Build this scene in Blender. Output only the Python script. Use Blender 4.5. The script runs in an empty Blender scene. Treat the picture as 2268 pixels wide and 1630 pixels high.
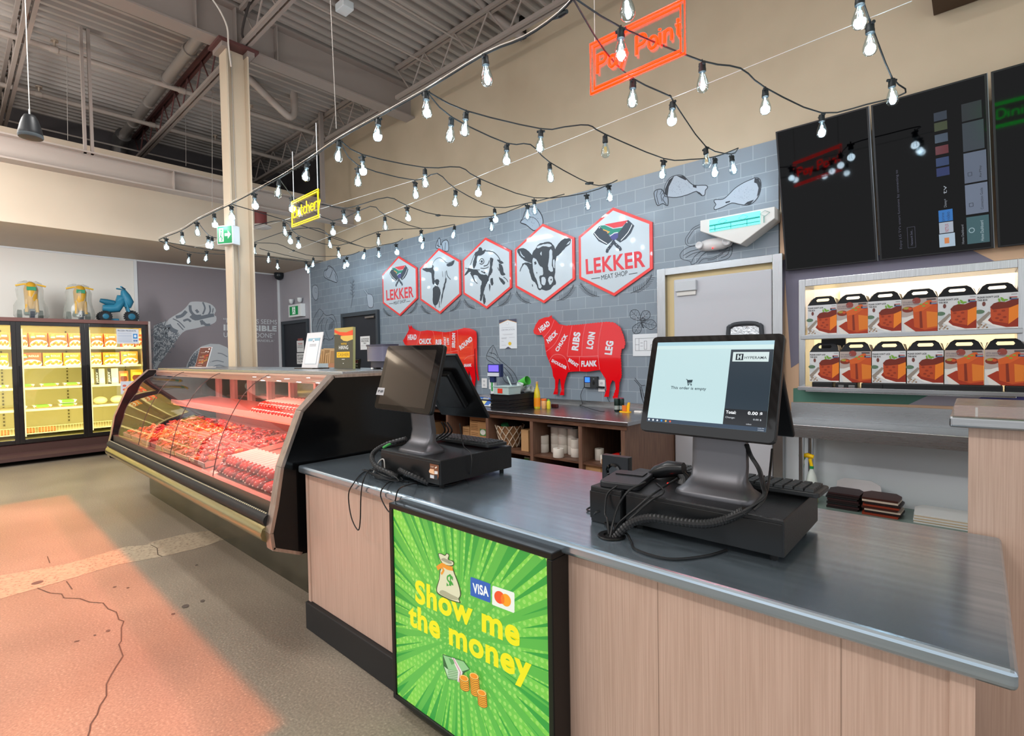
import bpy, math, random
from mathutils import Vector, Matrix
random.seed(7)
S = bpy.context.scene
COL = S.collection
# ---------------------------------------------------------------- camera
FPX = 1136.0
YAW, PITCH, ROLL = (math.radians(a) for a in (42.13, -1.52, -0.956))
CAMP = Vector((0, 0, 1.5))
FWD = Vector((-math.sin(YAW)*math.cos(PITCH), math.cos(YAW)*math.cos(PITCH), math.sin(PITCH)))
_r = Vector((math.cos(YAW), math.sin(YAW), 0)); _u = _r.cross(FWD)
RGT = _r*math.cos(ROLL) + _u*math.sin(ROLL); UPV = -_r*math.sin(ROLL) + _u*math.cos(ROLL)
cd = bpy.data.cameras.new('camera'); cam = bpy.data.objects.new('camera', cd); COL.objects.link(cam)
cd.sensor_width = 36; cd.lens = FPX*36/2268; cd.clip_start = .05; cd.clip_end = 100
cam.matrix_world = Matrix(((RGT.x, UPV.x, -FWD.x, 0), (RGT.y, UPV.y, -FWD.y, 0), (RGT.z, UPV.z, -FWD.z, 1.5), (0, 0, 0, 1)))
S.camera = cam
S.view_settings.view_transform = 'Standard'; S.view_settings.look = 'None'
S.view_settings.exposure = 0.15; S.view_settings.gamma = 1; S.view_settings.use_curve_mapping = False
# ---------------------------------------------------------------- world: even light of the open shop behind the camera
W = bpy.data.worlds.new('world'); S.world = W; W.use_nodes = True
W.node_tree.nodes['Background'].inputs[0].default_value = (.97, .98, 1.0, 1)
W.node_tree.nodes['Background'].inputs[1].default_value = 1.15
def area(name, loc, size, energy, col=(1, 1, 1), rot=(0, 0, 0), spread=180):
    d = bpy.data.lights.new(name, 'AREA'); d.shape = 'RECTANGLE'; d.size, d.size_y = size; d.energy = energy; d.color = col
    d.spread = math.radians(spread)
    o = bpy.data.objects.new(name, d); COL.objects.link(o); o.location = loc; o.rotation_euler = rot; return o
for x, y, e in ((-10, -2.2, 130), (-7.6, -1.4, 120), (-5.3, -2.4, 85), (-2, -2.4, 95), (1.6, -2.2, 55)):
    area('high_bay_lamp', (x, y, 5.0), (1.3, .35), e, (1, .985, .965))
for x, y, e in ((-9.5, -2.6, 125), (-6.5, -2.2, 115), (-3, -2.4, 115), (.5, -2.2, 100), (2.5, 1.5, 50)):
    area('deck_fill_light', (x, y, 4.1), (1.8, .9), e, (1, .985, .965), (math.pi, 0, 0))  # unseen upward fill lights, added to brighten the roof deck
area('left_wall_fill', (-7.0, -.9, 3.1), (1.6, .5), 115, (1, .985, .965), (0, math.radians(78), 0))  # unseen sideways fill, added to lift the dim left wall
area('high_bay_lamp', (-4.3, 1.2, 4.95), (1.3, .3), 70, (1, .985, .965))
area('high_bay_lamp', (-1.3, 2.6, 4.95), (1.3, .3), 28, (1, .985, .965))
# unseen narrow-beam light added to lay the orange patch on the floor
area('floor_patch_fill', (-4.85, -.42, 3.05), (5.5, 2.6), 68, (1, .15, .0), spread=2)
_S0 = None
# ---------------------------------------------------------------- helpers
def ray(x, y): return FWD + RGT*((x-1134)/FPX) - UPV*((y-815)/FPX)
def onplane(x, y, O, n):
    d = ray(x, y); return CAMP + d*((Vector(O)-CAMP).dot(Vector(n))/d.dot(Vector(n)))
def PY(x, y, v): return onplane(x, y, (0, v, 0), (0, 1, 0))
def PX(x, y, v): return onplane(x, y, (v, 0, 0), (1, 0, 0))
def PZ(x, y, v): return onplane(x, y, (0, 0, v), (0, 0, 1))
def Q(x0, y0, s, pts): return [(x0+a/s, y0+b/s) for a, b in pts]
def lin(c):
    if isinstance(c, str): c = tuple(int(c[i:i+2], 16)/255 for i in (0, 2, 4))
    return tuple((v/12.92 if v <= .04045 else ((v+.055)/1.055)**2.4) for v in c)
_M = {}
def M(c, r=.5, me=0, em=0, tr=0, al=1, sp=.33, bump=None, coat=0):
    key = (c, r, me, em, tr, al, sp, bump, coat)
    if key in _M: return _M[key]
    m = bpy.data.materials.new('mat_%s' % (c if isinstance(c, str) else 'c')); m.use_nodes = True
    b = m.node_tree.nodes['Principled BSDF']; L = (*lin(c), 1)
    b.inputs['Base Color'].default_value = L; b.inputs['Roughness'].default_value = r; b.inputs['Metallic'].default_value = me
    b.inputs['Specular IOR Level'].default_value = sp; b.inputs['Transmission Weight'].default_value = tr; b.inputs['Alpha'].default_value = al
    b.inputs['Coat Weight'].default_value = coat
    if em: b.inputs['Emission Color'].default_value = L; b.inputs['Emission Strength'].default_value = em
    if bump:
        N = m.node_tree.nodes; K = m.node_tree.links
        t = N.new('ShaderNodeTexNoise'); t.inputs['Scale'].default_value = bump[0]; t.inputs['Detail'].default_value = 4
        tc = N.new('ShaderNodeTexCoord'); K.new(tc.outputs['Object'], t.inputs['Vector'])
        bm = N.new('ShaderNodeBump'); bm.inputs['Strength'].default_value = bump[1]; bm.inputs['Distance'].default_value = .01
        K.new(t.outputs[0], bm.inputs['Height']); K.new(bm.outputs[0], b.inputs['Normal'])
    _M[key] = m; return m
def EM(c, em, r=.3):
    key = (c, 'em', em, r)
    if key not in _M:
        m = bpy.data.materials.new('backlit_%s' % c); m.use_nodes = True; b = m.node_tree.nodes['Principled BSDF']; L = lin(c)
        b.inputs['Base Color'].default_value = (*[v*.25 for v in L], 1); b.inputs['Emission Color'].default_value = (*L, 1); b.inputs['Emission Strength'].default_value = em; b.inputs['Roughness'].default_value = r; _M[key] = m
    return _M[key]
def nodemat(name, build):
    m = bpy.data.materials.new(name); m.use_nodes = True; N = m.node_tree.nodes; K = m.node_tree.links
    build(N, K, N['Principled BSDF']); return m
def ramp(N, stops):
    r = N.new('ShaderNodeValToRGB'); e = r.color_ramp.elements
    while len(e) < len(stops): e.new(.5)
    for i, (p, c) in enumerate(stops): e[i].position = p; e[i].color = (*lin(c), 1)
    return r
def coords(N, K, scale=(1, 1, 1), rot=(0, 0, 0)):
    t = N.new('ShaderNodeTexCoord'); mp = N.new('ShaderNodeMapping'); K.new(t.outputs['Object'], mp.inputs['Vector'])
    mp.inputs['Scale'].default_value = scale; mp.inputs['Rotation'].default_value = rot; return mp
def grain(name, c1, c2, scale, rough=.5, me=0, sc=1, det=4, aniso=0, rv=None, dist=0):
    def f(N, K, b):
        mp = coords(N, K, scale); n = N.new('ShaderNodeTexNoise'); n.inputs['Scale'].default_value = sc; n.inputs['Detail'].default_value = det
        n.inputs['Distortion'].default_value = dist
        K.new(mp.outputs[0], n.inputs['Vector']); r = ramp(N, [(.35, c1), (.65, c2)]); K.new(n.outputs[0], r.inputs[0])
        K.new(r.outputs[0], b.inputs['Base Color']); b.inputs['Roughness'].default_value = rough; b.inputs['Metallic'].default_value = me
        if rv:
            q = N.new('ShaderNodeMapRange'); q.inputs[3].default_value = rv[0]; q.inputs[4].default_value = rv[1]
            K.new(n.outputs[0], q.inputs[0]); K.new(q.outputs[0], b.inputs['Roughness'])
    return nodemat(name, f)
def glassmat(name, tint='ffffff', refl=.5, trans=.92, rough=.02):
    m = bpy.data.materials.new(name); m.use_nodes = True; N = m.node_tree.nodes; K = m.node_tree.links
    N.clear(); o = N.new('ShaderNodeOutputMaterial'); t = N.new('ShaderNodeBsdfTransparent'); g = N.new('ShaderNodeBsdfGlossy')
    lw = N.new('ShaderNodeLayerWeight'); lw.inputs[0].default_value = .5; fr = N.new('ShaderNodeMath'); fr.operation = 'POWER'; fr.inputs[1].default_value = 4
    K.new(lw.outputs['Facing'], fr.inputs[0]); mu = N.new('ShaderNodeMath'); mu.operation = 'MULTIPLY_ADD'
    mu.inputs[1].default_value = refl; mu.inputs[2].default_value = 1-trans; mu.use_clamp = True
    t.inputs[0].default_value = (*lin(tint), 1); g.inputs['Roughness'].default_value = rough
    mx = N.new('ShaderNodeMixShader'); K.new(fr.outputs[0], mu.inputs[0]); K.new(mu.outputs[0], mx.inputs[0])
    K.new(t.outputs[0], mx.inputs[1]); K.new(g.outputs[0], mx.inputs[2]); K.new(mx.outputs[0], o.inputs[0]); return m
def tag(o, label=None, cat=None, group=None, kind=None):
    if label: o['label'] = label
    if cat: o['category'] = cat
    if group: o['group'] = group
    if kind: o['kind'] = kind
    return o
def thing(name, label, cat, loc=(0, 0, 0), rz=0, group=None):
    o = bpy.data.objects.new(name, None); COL.objects.link(o); o.location = loc; o.rotation_euler = (0, 0, rz)
    o.empty_display_size = .05
    return tag(o, label, cat, group)
def wm(o):
    m = o.matrix_basis.copy() if False else Matrix.LocRotScale(o.location, o.rotation_euler, o.scale)
    return wm(o.parent) @ m if o.parent else m
def dup(root, loc=None, rz=None, label=None, group=None, parent=None):
    r = root.copy(); COL.objects.link(r)
    if parent is not None: r.parent = parent
    if loc is not None: r.location = loc
    if rz is not None: r.rotation_euler = (0, 0, rz)
    if label: r['label'] = label
    if group: r['group'] = group
    for ch in list(root.children): dup(ch, parent=r)
    return r
def smooth(pts, n=4, closed=False):
    P = [Vector(p) for p in pts]; out = []; L = len(P)
    rng = range(L) if closed else range(L-1)
    for i in rng:
        a = P[(i-1) % L] if closed or i > 0 else P[0]; b = P[i]; c = P[(i+1) % L]; d = P[(i+2) % L] if closed or i+2 < L else P[-1]
        for k in range(n):
            t = k/n; out.append(.5*((2*b)+(c-a)*t+(2*a-5*b+4*c-d)*t*t+(3*b-a-3*c+d)*t**3))
    if not closed: out.append(P[-1])
    return out
class G:
    """collects shapes into one mesh"""
    def __init__(s): s.v = []; s.f = []; s.m = []; s.T = Matrix(); s.mi = 0
    def add(s, vs, fs, mi=None):
        o = len(s.v); s.v += [s.T @ Vector(p) for p in vs]; s.f += [[i+o for i in f] for f in fs]; s.m += [s.mi if mi is None else mi]*len(fs); return s
    def box(s, x0, x1, y0, y1, z0, z1, mi=None):
        return s.add([(x0, y0, z0), (x1, y0, z0), (x1, y1, z0), (x0, y1, z0), (x0, y0, z1), (x1, y0, z1), (x1, y1, z1), (x0, y1, z1)],
                     [(0, 3, 2, 1), (4, 5, 6, 7), (0, 1, 5, 4), (1, 2, 6, 5), (2, 3, 7, 6), (3, 0, 4, 7)], mi)
    def rbox(s, x0, x1, y0, y1, z0, z1, r, mi=None, n=3):
        """box with corners rounded in plan"""
        pts = []
        for cx, cy, a in ((x1-r, y0+r, -90), (x1-r, y1-r, 0), (x0+r, y1-r, 90), (x0+r, y0+r, 180)):
            for k in range(n+1):
                t = math.radians(a+90*k/n); pts.append((cx+r*math.cos(t), cy+r*math.sin(t)))
        return s.prism([(a, b, z0) for a, b in pts], (0, 0, z1-z0), mi)
    def prism(s, pts, d, mi=None):
        n = len(pts); d = Vector(d); P = [Vector(p) for p in pts]
        return s.add(P+[p+d for p in P], [tuple(range(n))[::-1], tuple(range(n, 2*n))]+[(i, (i+1) % n, (i+1) % n+n, i+n) for i in range(n)], mi)
    def quad(s, *p, mi=None): return s.add(list(p), [tuple(range(len(p)))], mi)
    def tube(s, pts, r, n=8, mi=None, cap=True, closed=False):
        P = [Vector(p) for p in pts]; L = len(P); R = r if isinstance(r, (list, tuple)) else [r]*L
        vs = []; fs = []; up = None
        for i, p in enumerate(P):
            a = P[i-1] if (i > 0 or closed) else P[i]; b = P[(i+1) % L] if (i < L-1 or closed) else P[i]
            d = (b-a); d = d.normalized() if d.length > 1e-9 else Vector((0, 0, 1))
            if up is None: up = Vector((0, 0, 1)) if abs(d.z) < .9 else Vector((1, 0, 0))
            x = up.cross(d); x = x.normalized() if x.length > 1e-6 else d.orthogonal().normalized(); y = d.cross(x); up = y
            for k in range(n):
                t = 2*math.pi*k/n; vs.append(p+(x*math.cos(t)+y*math.sin(t))*R[i])
        for i in range(L if closed else L-1):
            for k in range(n):
                j = ((i+1) % L)*n; fs.append((i*n+k, i*n+(k+1) % n, j+(k+1) % n, j+k))
        if cap and not closed: fs += [tuple(range(n))[::-1], tuple(range((L-1)*n, L*n))]
        return s.add(vs, fs, mi)
    def cyl(s, a, b, r, n=16, mi=None, r2=None): return s.tube([a, b], [r, r if r2 is None else r2], n, mi)
    def lathe(s, prof, c=(0, 0, 0), n=16, mi=None, axis='z'):
        vs = []; L = len(prof); c = Vector(c)
        for r, z in prof:
            for k in range(n):
                t = 2*math.pi*k/n; a, b = r*math.cos(t), r*math.sin(t)
                vs.append(c+Vector({'z': (a, b, z), 'x': (z, a, b), 'y': (b, z, a)}[axis]))
        fs = [(i*n+k, i*n+(k+1) % n, (i+1)*n+(k+1) % n, (i+1)*n+k) for i in range(L-1) for k in range(n)]
        fs += [tuple(range(n))[::-1], tuple(range((L-1)*n, L*n))]
        return s.add(vs, fs, mi)
    def ball(s, c, r, n=10, m=6, mi=None):
        r = r if isinstance(r, (tuple, list)) else (r, r, r); vs = []; c = Vector(c)
        for i in range(1, m):
            p = math.pi*i/m
            for k in range(n):
                t = 2*math.pi*k/n; vs.append(c+Vector((r[0]*math.sin(p)*math.cos(t), r[1]*math.sin(p)*math.sin(t), r[2]*math.cos(p))))
        a = len(vs); vs += [c+Vector((0, 0, r[2])), c-Vector((0, 0, r[2]))]
        fs = [(i*n+k, (i+1)*n+k, (i+1)*n+(k+1) % n, i*n+(k+1) % n) for i in range(m-2) for k in range(n)]
        fs += [(a, k, (k+1) % n) for k in range(n)]+[(a+1, (m-2)*n+(k+1) % n, (m-2)*n+k) for k in range(n)]
        return s.add(vs, fs, mi)
    def build(s, name, mats, parent=None, local=False, bev=0, sm=None, seg=2):
        if not isinstance(mats, (list, tuple)): mats = [mats]
        vs = s.v
        if parent is not None and not local:
            I = wm(parent).inverted(); vs = [I @ p for p in vs]
        me = bpy.data.meshes.new(name); me.from_pydata([tuple(p) for p in vs], [], s.f)
        for m in mats: me.materials.append(m)
        me.polygons.foreach_set('material_index', s.m)
        if sm is not None:
            me.polygons.foreach_set('use_smooth', [True]*len(s.f)); me.set_sharp_from_angle(angle=math.radians(sm))
        me.update()
        o = bpy.data.objects.new(name, me); COL.objects.link(o)
        if parent is not None: o.parent = parent
        if bev:
            b = o.modifiers.new('bevel', 'BEVEL'); b.width = bev; b.segments = seg; b.limit_method = 'ANGLE'; b.harden_normals = False
        return o
_T = {}
def textgeo(s, bold=0, align='LEFT'):
    k = (s, bold)
    if k in _T: return _T[k]
    c = bpy.data.curves.new('t', 'FONT'); c.body = s; c.offset = bold; c.resolution_u = 3 if len(s) > 9 and s[0] != 't' else 6; c.fill_mode = 'BOTH'; c.dimensions = '2D'
    if bold: c.space_character = 1+bold*2.2
    c.align_x = align if '\n' in s else 'LEFT'
    o = bpy.data.objects.new('t', c); COL.objects.link(o); dg = bpy.context.evaluated_depsgraph_get(); dg.update()
    me = bpy.data.meshes.new_from_object(o.evaluated_get(dg)); V = [(v.co.x, v.co.y) for v in me.vertices]; F = [tuple(p.vertices) for p in me.polygons]
    bpy.data.objects.remove(o); bpy.data.curves.remove(c); bpy.data.meshes.remove(me)
    x0 = min(v[0] for v in V); x1 = max(v[0] for v in V); y0 = min(v[1] for v in V); y1 = max(v[1] for v in V)
    V = [((x-x0)/(x1-x0), (y-y0)/(y1-y0)) for x, y in V]; _T[k] = (V, F, (x1-x0)/(y1-y0)); return _T[k]
class Art:
    """flat printed artwork: coloured shapes stacked in hair-thin layers on a plane.  fn maps (x, y) -> point"""
    def __init__(s, fn, n, mat=None, eps=.0005): s.fn = fn; s.n = Vector(n).normalized(); s.g = G(); s.cols = []; s.mat = mat or (lambda c: M(c, .55)); s.eps = eps; s.k = 0
    def _c(s, c):
        if c not in s.cols: s.cols.append(c)
        return s.cols.index(c)
    def _p(s, x, y, L): return s.fn(x, y)+s.n*(s.eps*L)
    def _j(s, L): s.k += 1; return L+(s.k % 9)*.1
    def poly(s, pts, c, L=1): L = s._j(L); s.g.add([s._p(x, y, L) for x, y in pts], [tuple(range(len(pts)))], s._c(c)); return s
    def rect(s, x0, y0, x1, y1, c, L=1): return s.poly([(x0, y0), (x1, y0), (x1, y1), (x0, y1)], c, L)
    def ell(s, cx, cy, rx, ry, c, L=1, n=20, rot=0):
        ca, sa = math.cos(rot), math.sin(rot)
        return s.poly([(cx+rx*math.cos(t)*ca-ry*math.sin(t)*sa, cy+rx*math.cos(t)*sa+ry*math.sin(t)*ca) for t in [2*math.pi*i/n for i in range(n)]], c, L)
    def line(s, pts, w, c, L=1, closed=False, sm=0):
        if sm: pts = [(p[0], p[1]) for p in smooth([(a, b, 0) for a, b in pts], sm, closed)]
        L = s._j(L); P = []
        for x, y in pts:
            p = s._p(x, y, L)
            if not P or (p-P[-1]).length > 1e-5: P.append(p)
        if closed and len(P) > 2 and (P[0]-P[-1]).length < 1e-5: P.pop()
        m = len(P)
        if m < 2: return s
        V = []
        for i in range(m):
            a = P[i-1] if (i or closed) else P[0]; b = P[(i+1) % m] if (i < m-1 or closed) else P[-1]
            d0 = (P[i]-a).normalized() if (P[i]-a).length > 1e-7 else (b-P[i]).normalized(); d1 = (b-P[i]).normalized() if (b-P[i]).length > 1e-7 else d0
            t = d0+d1; t = t.normalized() if t.length > 1e-3 else d1
            q = t.cross(s.n)*(w/2/max(.55, t.dot(d1))); V += [P[i]-q, P[i]+q]
        s.g.add(V, [(2*i, 2*i+1, 2*((i+1) % m)+1, 2*((i+1) % m)) for i in range(m if closed else m-1)], s._c(c))
        return s
    def text(s, t, bl, br, tl, c, L=2, bold=0, align='LEFT'):
        V, F, _ = textgeo(t, bold, align); A = s._p(*bl, L); B = s._p(*br, L)-A; D = s._p(*tl, L)-A
        s.g.add([A+B*x+D*y for x, y in V], F, s._c(c)); return s
    def build(s, name, parent=None, local=False): return s.g.build(name, [s.mat(c) for c in s.cols], parent, local)
def pxart(O, n, **k): return Art(lambda x, y: onplane(x, y, O, n), n, **k)
def loc_art(O, u, v, **k):
    O, u, v = Vector(O), Vector(u), Vector(v); return Art(lambda x, y: O+u*x+v*y, u.cross(v), **k)
# ---------------------------------------------------------------- shared materials
steel = grain('brushed_steel', 'a8abae', '9ea1a4', (2, 90, 90), .3, 1, 3, rv=(.22, .36))
steel_v = grain('brushed_steel_upright', 'b2b4b6', 'a8aaac', (90, 90, 2), .28, 1, 3, rv=(.2, .3))
steel_top = grain('counter_steel', 'b2c2ce', 'a2b2be', (.8, 14, 14), .18, .88, 3, rv=(.17, .25))
laminate = grain('pale_wood_laminate', 'c2a594', 'b39684', (90, 90, 1.2), .5, 0, 3, 6)
walnut = grain('walnut', '6b4a37', '4f3426', (6, 6, 30), .5, 0, 2, 6)
walnut_h = grain('walnut_side', '7c5d4a', '63463a', (40, 40, 2), .5, 0, 2, 6)
black = M('0c0c0d', .35); blackm = M('151516', .6); plast = M('1b1c1e', .42); white = M('e4e2de', .5); rubber = M('1a1a1a', .8)
darkm = M('2c2f35', .45); alu = M('b7b3ae', .32, 1); glass = glassmat('clear_glass'); cream = M('e8e0c8', .6)
# ================================================================ SETTING
def struct(o): o['kind'] = 'structure'; return o
def concrete(N, K, b):
    mp = coords(N, K); n1 = N.new('ShaderNodeTexNoise'); n1.inputs['Scale'].default_value = .9; n1.inputs['Detail'].default_value = 5; K.new(mp.outputs[0], n1.inputs['Vector'])
    r1 = ramp(N, [(.3, '96897a'), (.7, 'b8aa96')]); K.new(n1.outputs[0], r1.inputs[0])
    n2 = N.new('ShaderNodeTexNoise'); n2.inputs['Scale'].default_value = 95; n2.inputs['Detail'].default_value = 3; K.new(mp.outputs[0], n2.inputs['Vector'])
    r2 = ramp(N, [(.33, '9a9a9a'), (.62, 'c8c8c8'), (.75, 'ffffff')]); K.new(n2.outputs[0], r2.inputs[0])
    mx = N.new('ShaderNodeMix'); mx.data_type = 'RGBA'; mx.blend_type = 'MULTIPLY'; mx.inputs[0].default_value = .8
    K.new(r1.outputs[0], mx.inputs[6]); K.new(r2.outputs[0], mx.inputs[7]); K.new(mx.outputs[2], b.inputs['Base Color'])
    q = N.new('ShaderNodeMapRange'); q.inputs[3].default_value = .28; q.inputs[4].default_value = .5; K.new(n1.outputs[0], q.inputs[0]); K.new(q.outputs[0], b.inputs['Roughness'])
floor = struct(G().box(-13, 4.5, -7, 8, -.1, 0).build('floor', nodemat('polished_concrete', concrete)))
def speckle(N, K, b):
    mp = coords(N, K); v = N.new('ShaderNodeTexVoronoi'); v.inputs['Scale'].default_value = 42; K.new(mp.outputs[0], v.inputs['Vector'])
    r = ramp(N, [(.12, '4d4238'), (.2, '968772'), (.8, 'a89981')]); K.new(v.outputs[0], r.inputs[0]); K.new(r.outputs[0], b.inputs['Base Color']); b.inputs['Roughness'].default_value = .6
fa = pxart((0, 0, .0006), (0, 0, 1))
g = G(); P = [PZ(x, y, .0012) for x, y in Q(0, 1030, 2.716, [(0, 665), (420, 590), (760, 490), (880, 480), (920, 460), (1130, 410), (1260, 395), (1370, 440), (1220, 492), (1000, 545), (700, 600), (400, 690), (0, 805)])]
g.quad(*P).build('rough_strip', nodemat('exposed_aggregate', speckle), floor)
for c in ([(225, 740), (300, 770), (370, 775), (385, 800), (480, 803), (540, 825), (620, 830), (650, 865), (700, 885), (715, 930), (745, 940), (730, 980), (730, 1060), (715, 1080), (740, 1150), (700, 1210), (670, 1260), (640, 1320), (640, 1390), (600, 1450), (585, 1500), (545, 1560), (540, 1600), (525, 1640)],
          [(905, 480), (945, 500), (950, 540), (975, 550)], [(400, 700), (435, 748)], [(285, 550), (300, 590)]):
    fa.line(Q(0, 1030, 2.716, c), .006, '4d4138', 3)
for x, y, rx, ry in ((1115, 850, 24, 10), (1218, 818, 15, 7), (1042, 896, 13, 5), (225, 708, 40, 9), (650, 997, 15, 6), (570, 1024, 9, 4), (1182, 602, 9, 3), (690, 734, 12, 4), (770, 738, 10, 3), (462, 1060, 18, 3)):
    q = Q(0, 1030, 2.716, [(x, y)])[0]; fa.ell(q[0], q[1], rx/2.716, ry/2.716, '5a4f48', 3, 12, -.25)
fa.build('cracks_and_chips', floor)
def paint(name, c, var=.04, rough=.6):
    cc = lambda k: tuple(min(1, max(0, int(c[i:i+2], 16)/255+k)) for i in (0, 2, 4))
    return grain(name, cc(-var/2), cc(var/2), (1, 1, 1), rough, 0, 1.3, 3)
beige = paint('beige_paint', 'b3a28a'); offwhite = paint('offwhite_paint', 'd9cfc0', .02)
struct(G().box(-9.33, -1.29, 5.0, 5.25, 3.36, 5.75).box(-1.29, 4.5, 5.0, 5.25, 2.045, 5.75).box(-1.29, -1.085, 5.0, 5.25, 0, 2.045)
       .box(-1.085, .235, 5.0, 5.25, 0, 1.17).box(.235, 4.5, 5.0, 5.25, 0, 2.045).box(-9.95, -1.29, 5.02, 5.25, 0, 3.36).build('wall_back', beige))
def bricks(N, K, b):
    mp = coords(N, K, (1, 1, 1), (math.pi/2, 0, 0)); t = N.new('ShaderNodeTexBrick')
    K.new(mp.outputs[0], t.inputs['Vector']); t.inputs['Scale'].default_value = 1; t.inputs['Brick Width'].default_value = .216; t.inputs['Row Height'].default_value = .1345
    t.inputs['Mortar Size'].default_value = .004; t.inputs['Mortar Smooth'].default_value = .6
    t.inputs['Color1'].default_value = (*lin('76828d'), 1); t.inputs['Color2'].default_value = (*lin('7d8994'), 1); t.inputs['Mortar'].default_value = (*lin('98a3ac'), 1)
    K.new(t.outputs[0], b.inputs['Base Color']); b.inputs['Roughness'].default_value = .36
    n = N.new('ShaderNodeTexNoise'); n.inputs['Scale'].default_value = 2.5; K.new(mp.outputs[0], n.inputs['Vector'])
    bu = N.new('ShaderNodeBump'); bu.inputs['Strength'].default_value = .05; bu.inputs['Distance'].default_value = .05; K.new(n.outputs[0], bu.inputs['Height']); K.new(bu.outputs[0], b.inputs['Normal'])
brickwall = struct(G().box(-9.95, -1.3, 4.985, 5.02, 0, 3.36).build('wall_back_brick_print', nodemat('brick_print', bricks)))
# chevron mural right of the cold-room door
cp = struct(G().box(-1.29, -1.085, 4.992, 5.001, 0, 2.7).box(-1.085, .235, 4.992, 5.001, 2.045, 2.7).box(.235, 2.5, 4.992, 5.001, 0, 2.7).box(-1.085, .235, 4.992, 5.001, 0, 1.17).build('wall_back_chevron_base', M('c3a184', .5)))
ca = pxart((0, 4.991, 0), (0, -1, 0))
sl = '6e6b7c'
ca.poly([(1738, 605), (1738, 575), (2155, 555), (2202, 578), (2165, 600), (1781, 628), (1781, 796), (1752, 815)], sl, 1)
ca.poly([(1757, 860), (1779, 858), (2062, 873), (2012, 896), (1757, 890)], '4c7768', 1)
ca.poly([(2062, 873), (2190, 872), (2128, 900), (2012, 896)], '9c96a0', 1)
ca.poly([(2190, 872), (2330, 876), (2330, 915), (2128, 900)], '494680', 1)
ca.build('mural_bands', cp)
# lower wall behind prep table
struct(G().box(-1.29, 2.5, 4.985, 4.992, 0, .96).build('wall_back_washable_panel', M('c9cfd4', .35)))
mural = M('91898e', .5); lav = M('a8a6ad', .5)
struct(G().box(-11.7, -11.5, -7, 5.3, 0, 3.36).build('wall_left', M('e8e5de', .6)))
wl = struct(G().box(-11.5, -11.49, 2.43, 5.0, 0, 3.36).build('wall_left_mural_panel', mural))
struct(G().box(-11.5, -9.95, 5.03, 5.3, 0, 3.36).build('wall_corner', lav))
struct(G().box(-11.49, -11.475, 2.38, 2.43, 0, 3.36).box(-11.49, -11.476, -3, 2.378, 3.335, 3.36).box(-11.49, -11.476, 2.432, 4.985, 3.335, 3.36).box(-11.49, -11.46, 4.99, 5.03, 0, 3.36).box(-9.965, -9.94, 4.975, 5.03, 0, 3.36).build('trim_1', M('dfe2e4', .4)))
struct(G().box(-11.7, -9.5, -7, 5.3, 3.36, 4.61).build('wall_left_bulkhead', paint('bulkhead_paint', 'bfb09c', .02)))
dk = M('4a4546', .8, bump=(14, .5))
struct(G().box(-12, -11.65, -7, 6, 4.6, 5.9).box(-12, -9.33, 5.35, 5.6, 3.3, 5.9).build('wall_left_block', dk))
def deckmat(N, K, b):
    mp = coords(N, K, (1, .3, 1)); n = N.new('ShaderNodeTexNoise'); n.inputs['Scale'].default_value = 1.1; n.inputs['Detail'].default_value = 6; K.new(mp.outputs[0], n.inputs['Vector'])
    r = ramp(N, [(.35, '938b84'), (.6, 'a8a099'), (.72, 'b8b0a9')]); K.new(n.outputs[0], r.inputs[0]); K.new(r.outputs[0], b.inputs['Base Color']); b.inputs['Roughness'].default_value = .5; b.inputs['Metallic'].default_value = .0
g = G(); x = -13
while x < 4.4:
    for a, b_, c, d in ((0, 0, .035, 5.65), (.035, 5.65, .055, 5.70), (.055, 5.70, .115, 5.70), (.115, 5.70, .135, 5.65)):
        z0 = 5.65 if a in (0, .055+9) else None
    pr = [(x, 5.65), (x+.05, 5.65), (x+.065, 5.71), (x+.135, 5.71), (x+.15, 5.65)]
    for (xa, za), (xb, zb) in zip(pr, pr[1:]): g.quad((xa, -7, za), (xb, -7, zb), (xb, 6, zb), (xa, 6, za))
    x += .15
struct(g.box(-13, 4.5, -7, 6, 5.72, 5.76).build('ceiling', nodemat('roof_deck_paint', deckmat)))
# ---- doors
dg = M('33373d', .5); dgi = M('2a2d33', .5)
def blackdoor(name, x0, x1, yw, top):
    d = struct(G().box(x0, x0+.06, yw-.05, yw, 0, top).box(x1-.06, x1, yw-.05, yw, 0, top).box(x0+.06, x1-.06, yw-.05, yw, top-.07, top).build(name, M('3d4349', .5), bev=.004))
    struct(G().box(x0+.06, x1-.06, yw-.012, yw-.001, 0, top-.07).build('door_leaf', dgi, d)); return d
blackdoor('door_1', -11.33, -10.12, 5.03, 2.30); d2 = blackdoor('door_2', -8.72, -7.52, 4.985, 2.30)
G().box(-7.9, -7.62, 4.93, 4.972, 2.17, 2.2).build('door_closer', alu, d2)
def paper(name, label, corners, yw, lines, cat='sign', base='e6e6e4', extra=None):
    a = [PY(x, y, yw) for x, y in corners]; x0 = min(p.x for p in a); x1 = max(p.x for p in a); z0 = min(p.z for p in a); z1 = max(p.z for p in a)
    t = thing(name, label, cat, ((x0+x1)/2, yw, z0)); G().box(x0, x1, yw-.003, yw, z0, z1).build('sheet', M(base, .5), t)
    A = loc_art((x0, yw-.0032, z0), (x1-x0, 0, 0), (0, 0, z1-z0))
    for (s, l, b, r, tp, c, bo) in lines: A.text(s, (l, b), (r, b), (l, tp), c, 1, bo)
    if extra: extra(A)
    if A.cols: A.build('printing', t)
    return t
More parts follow.
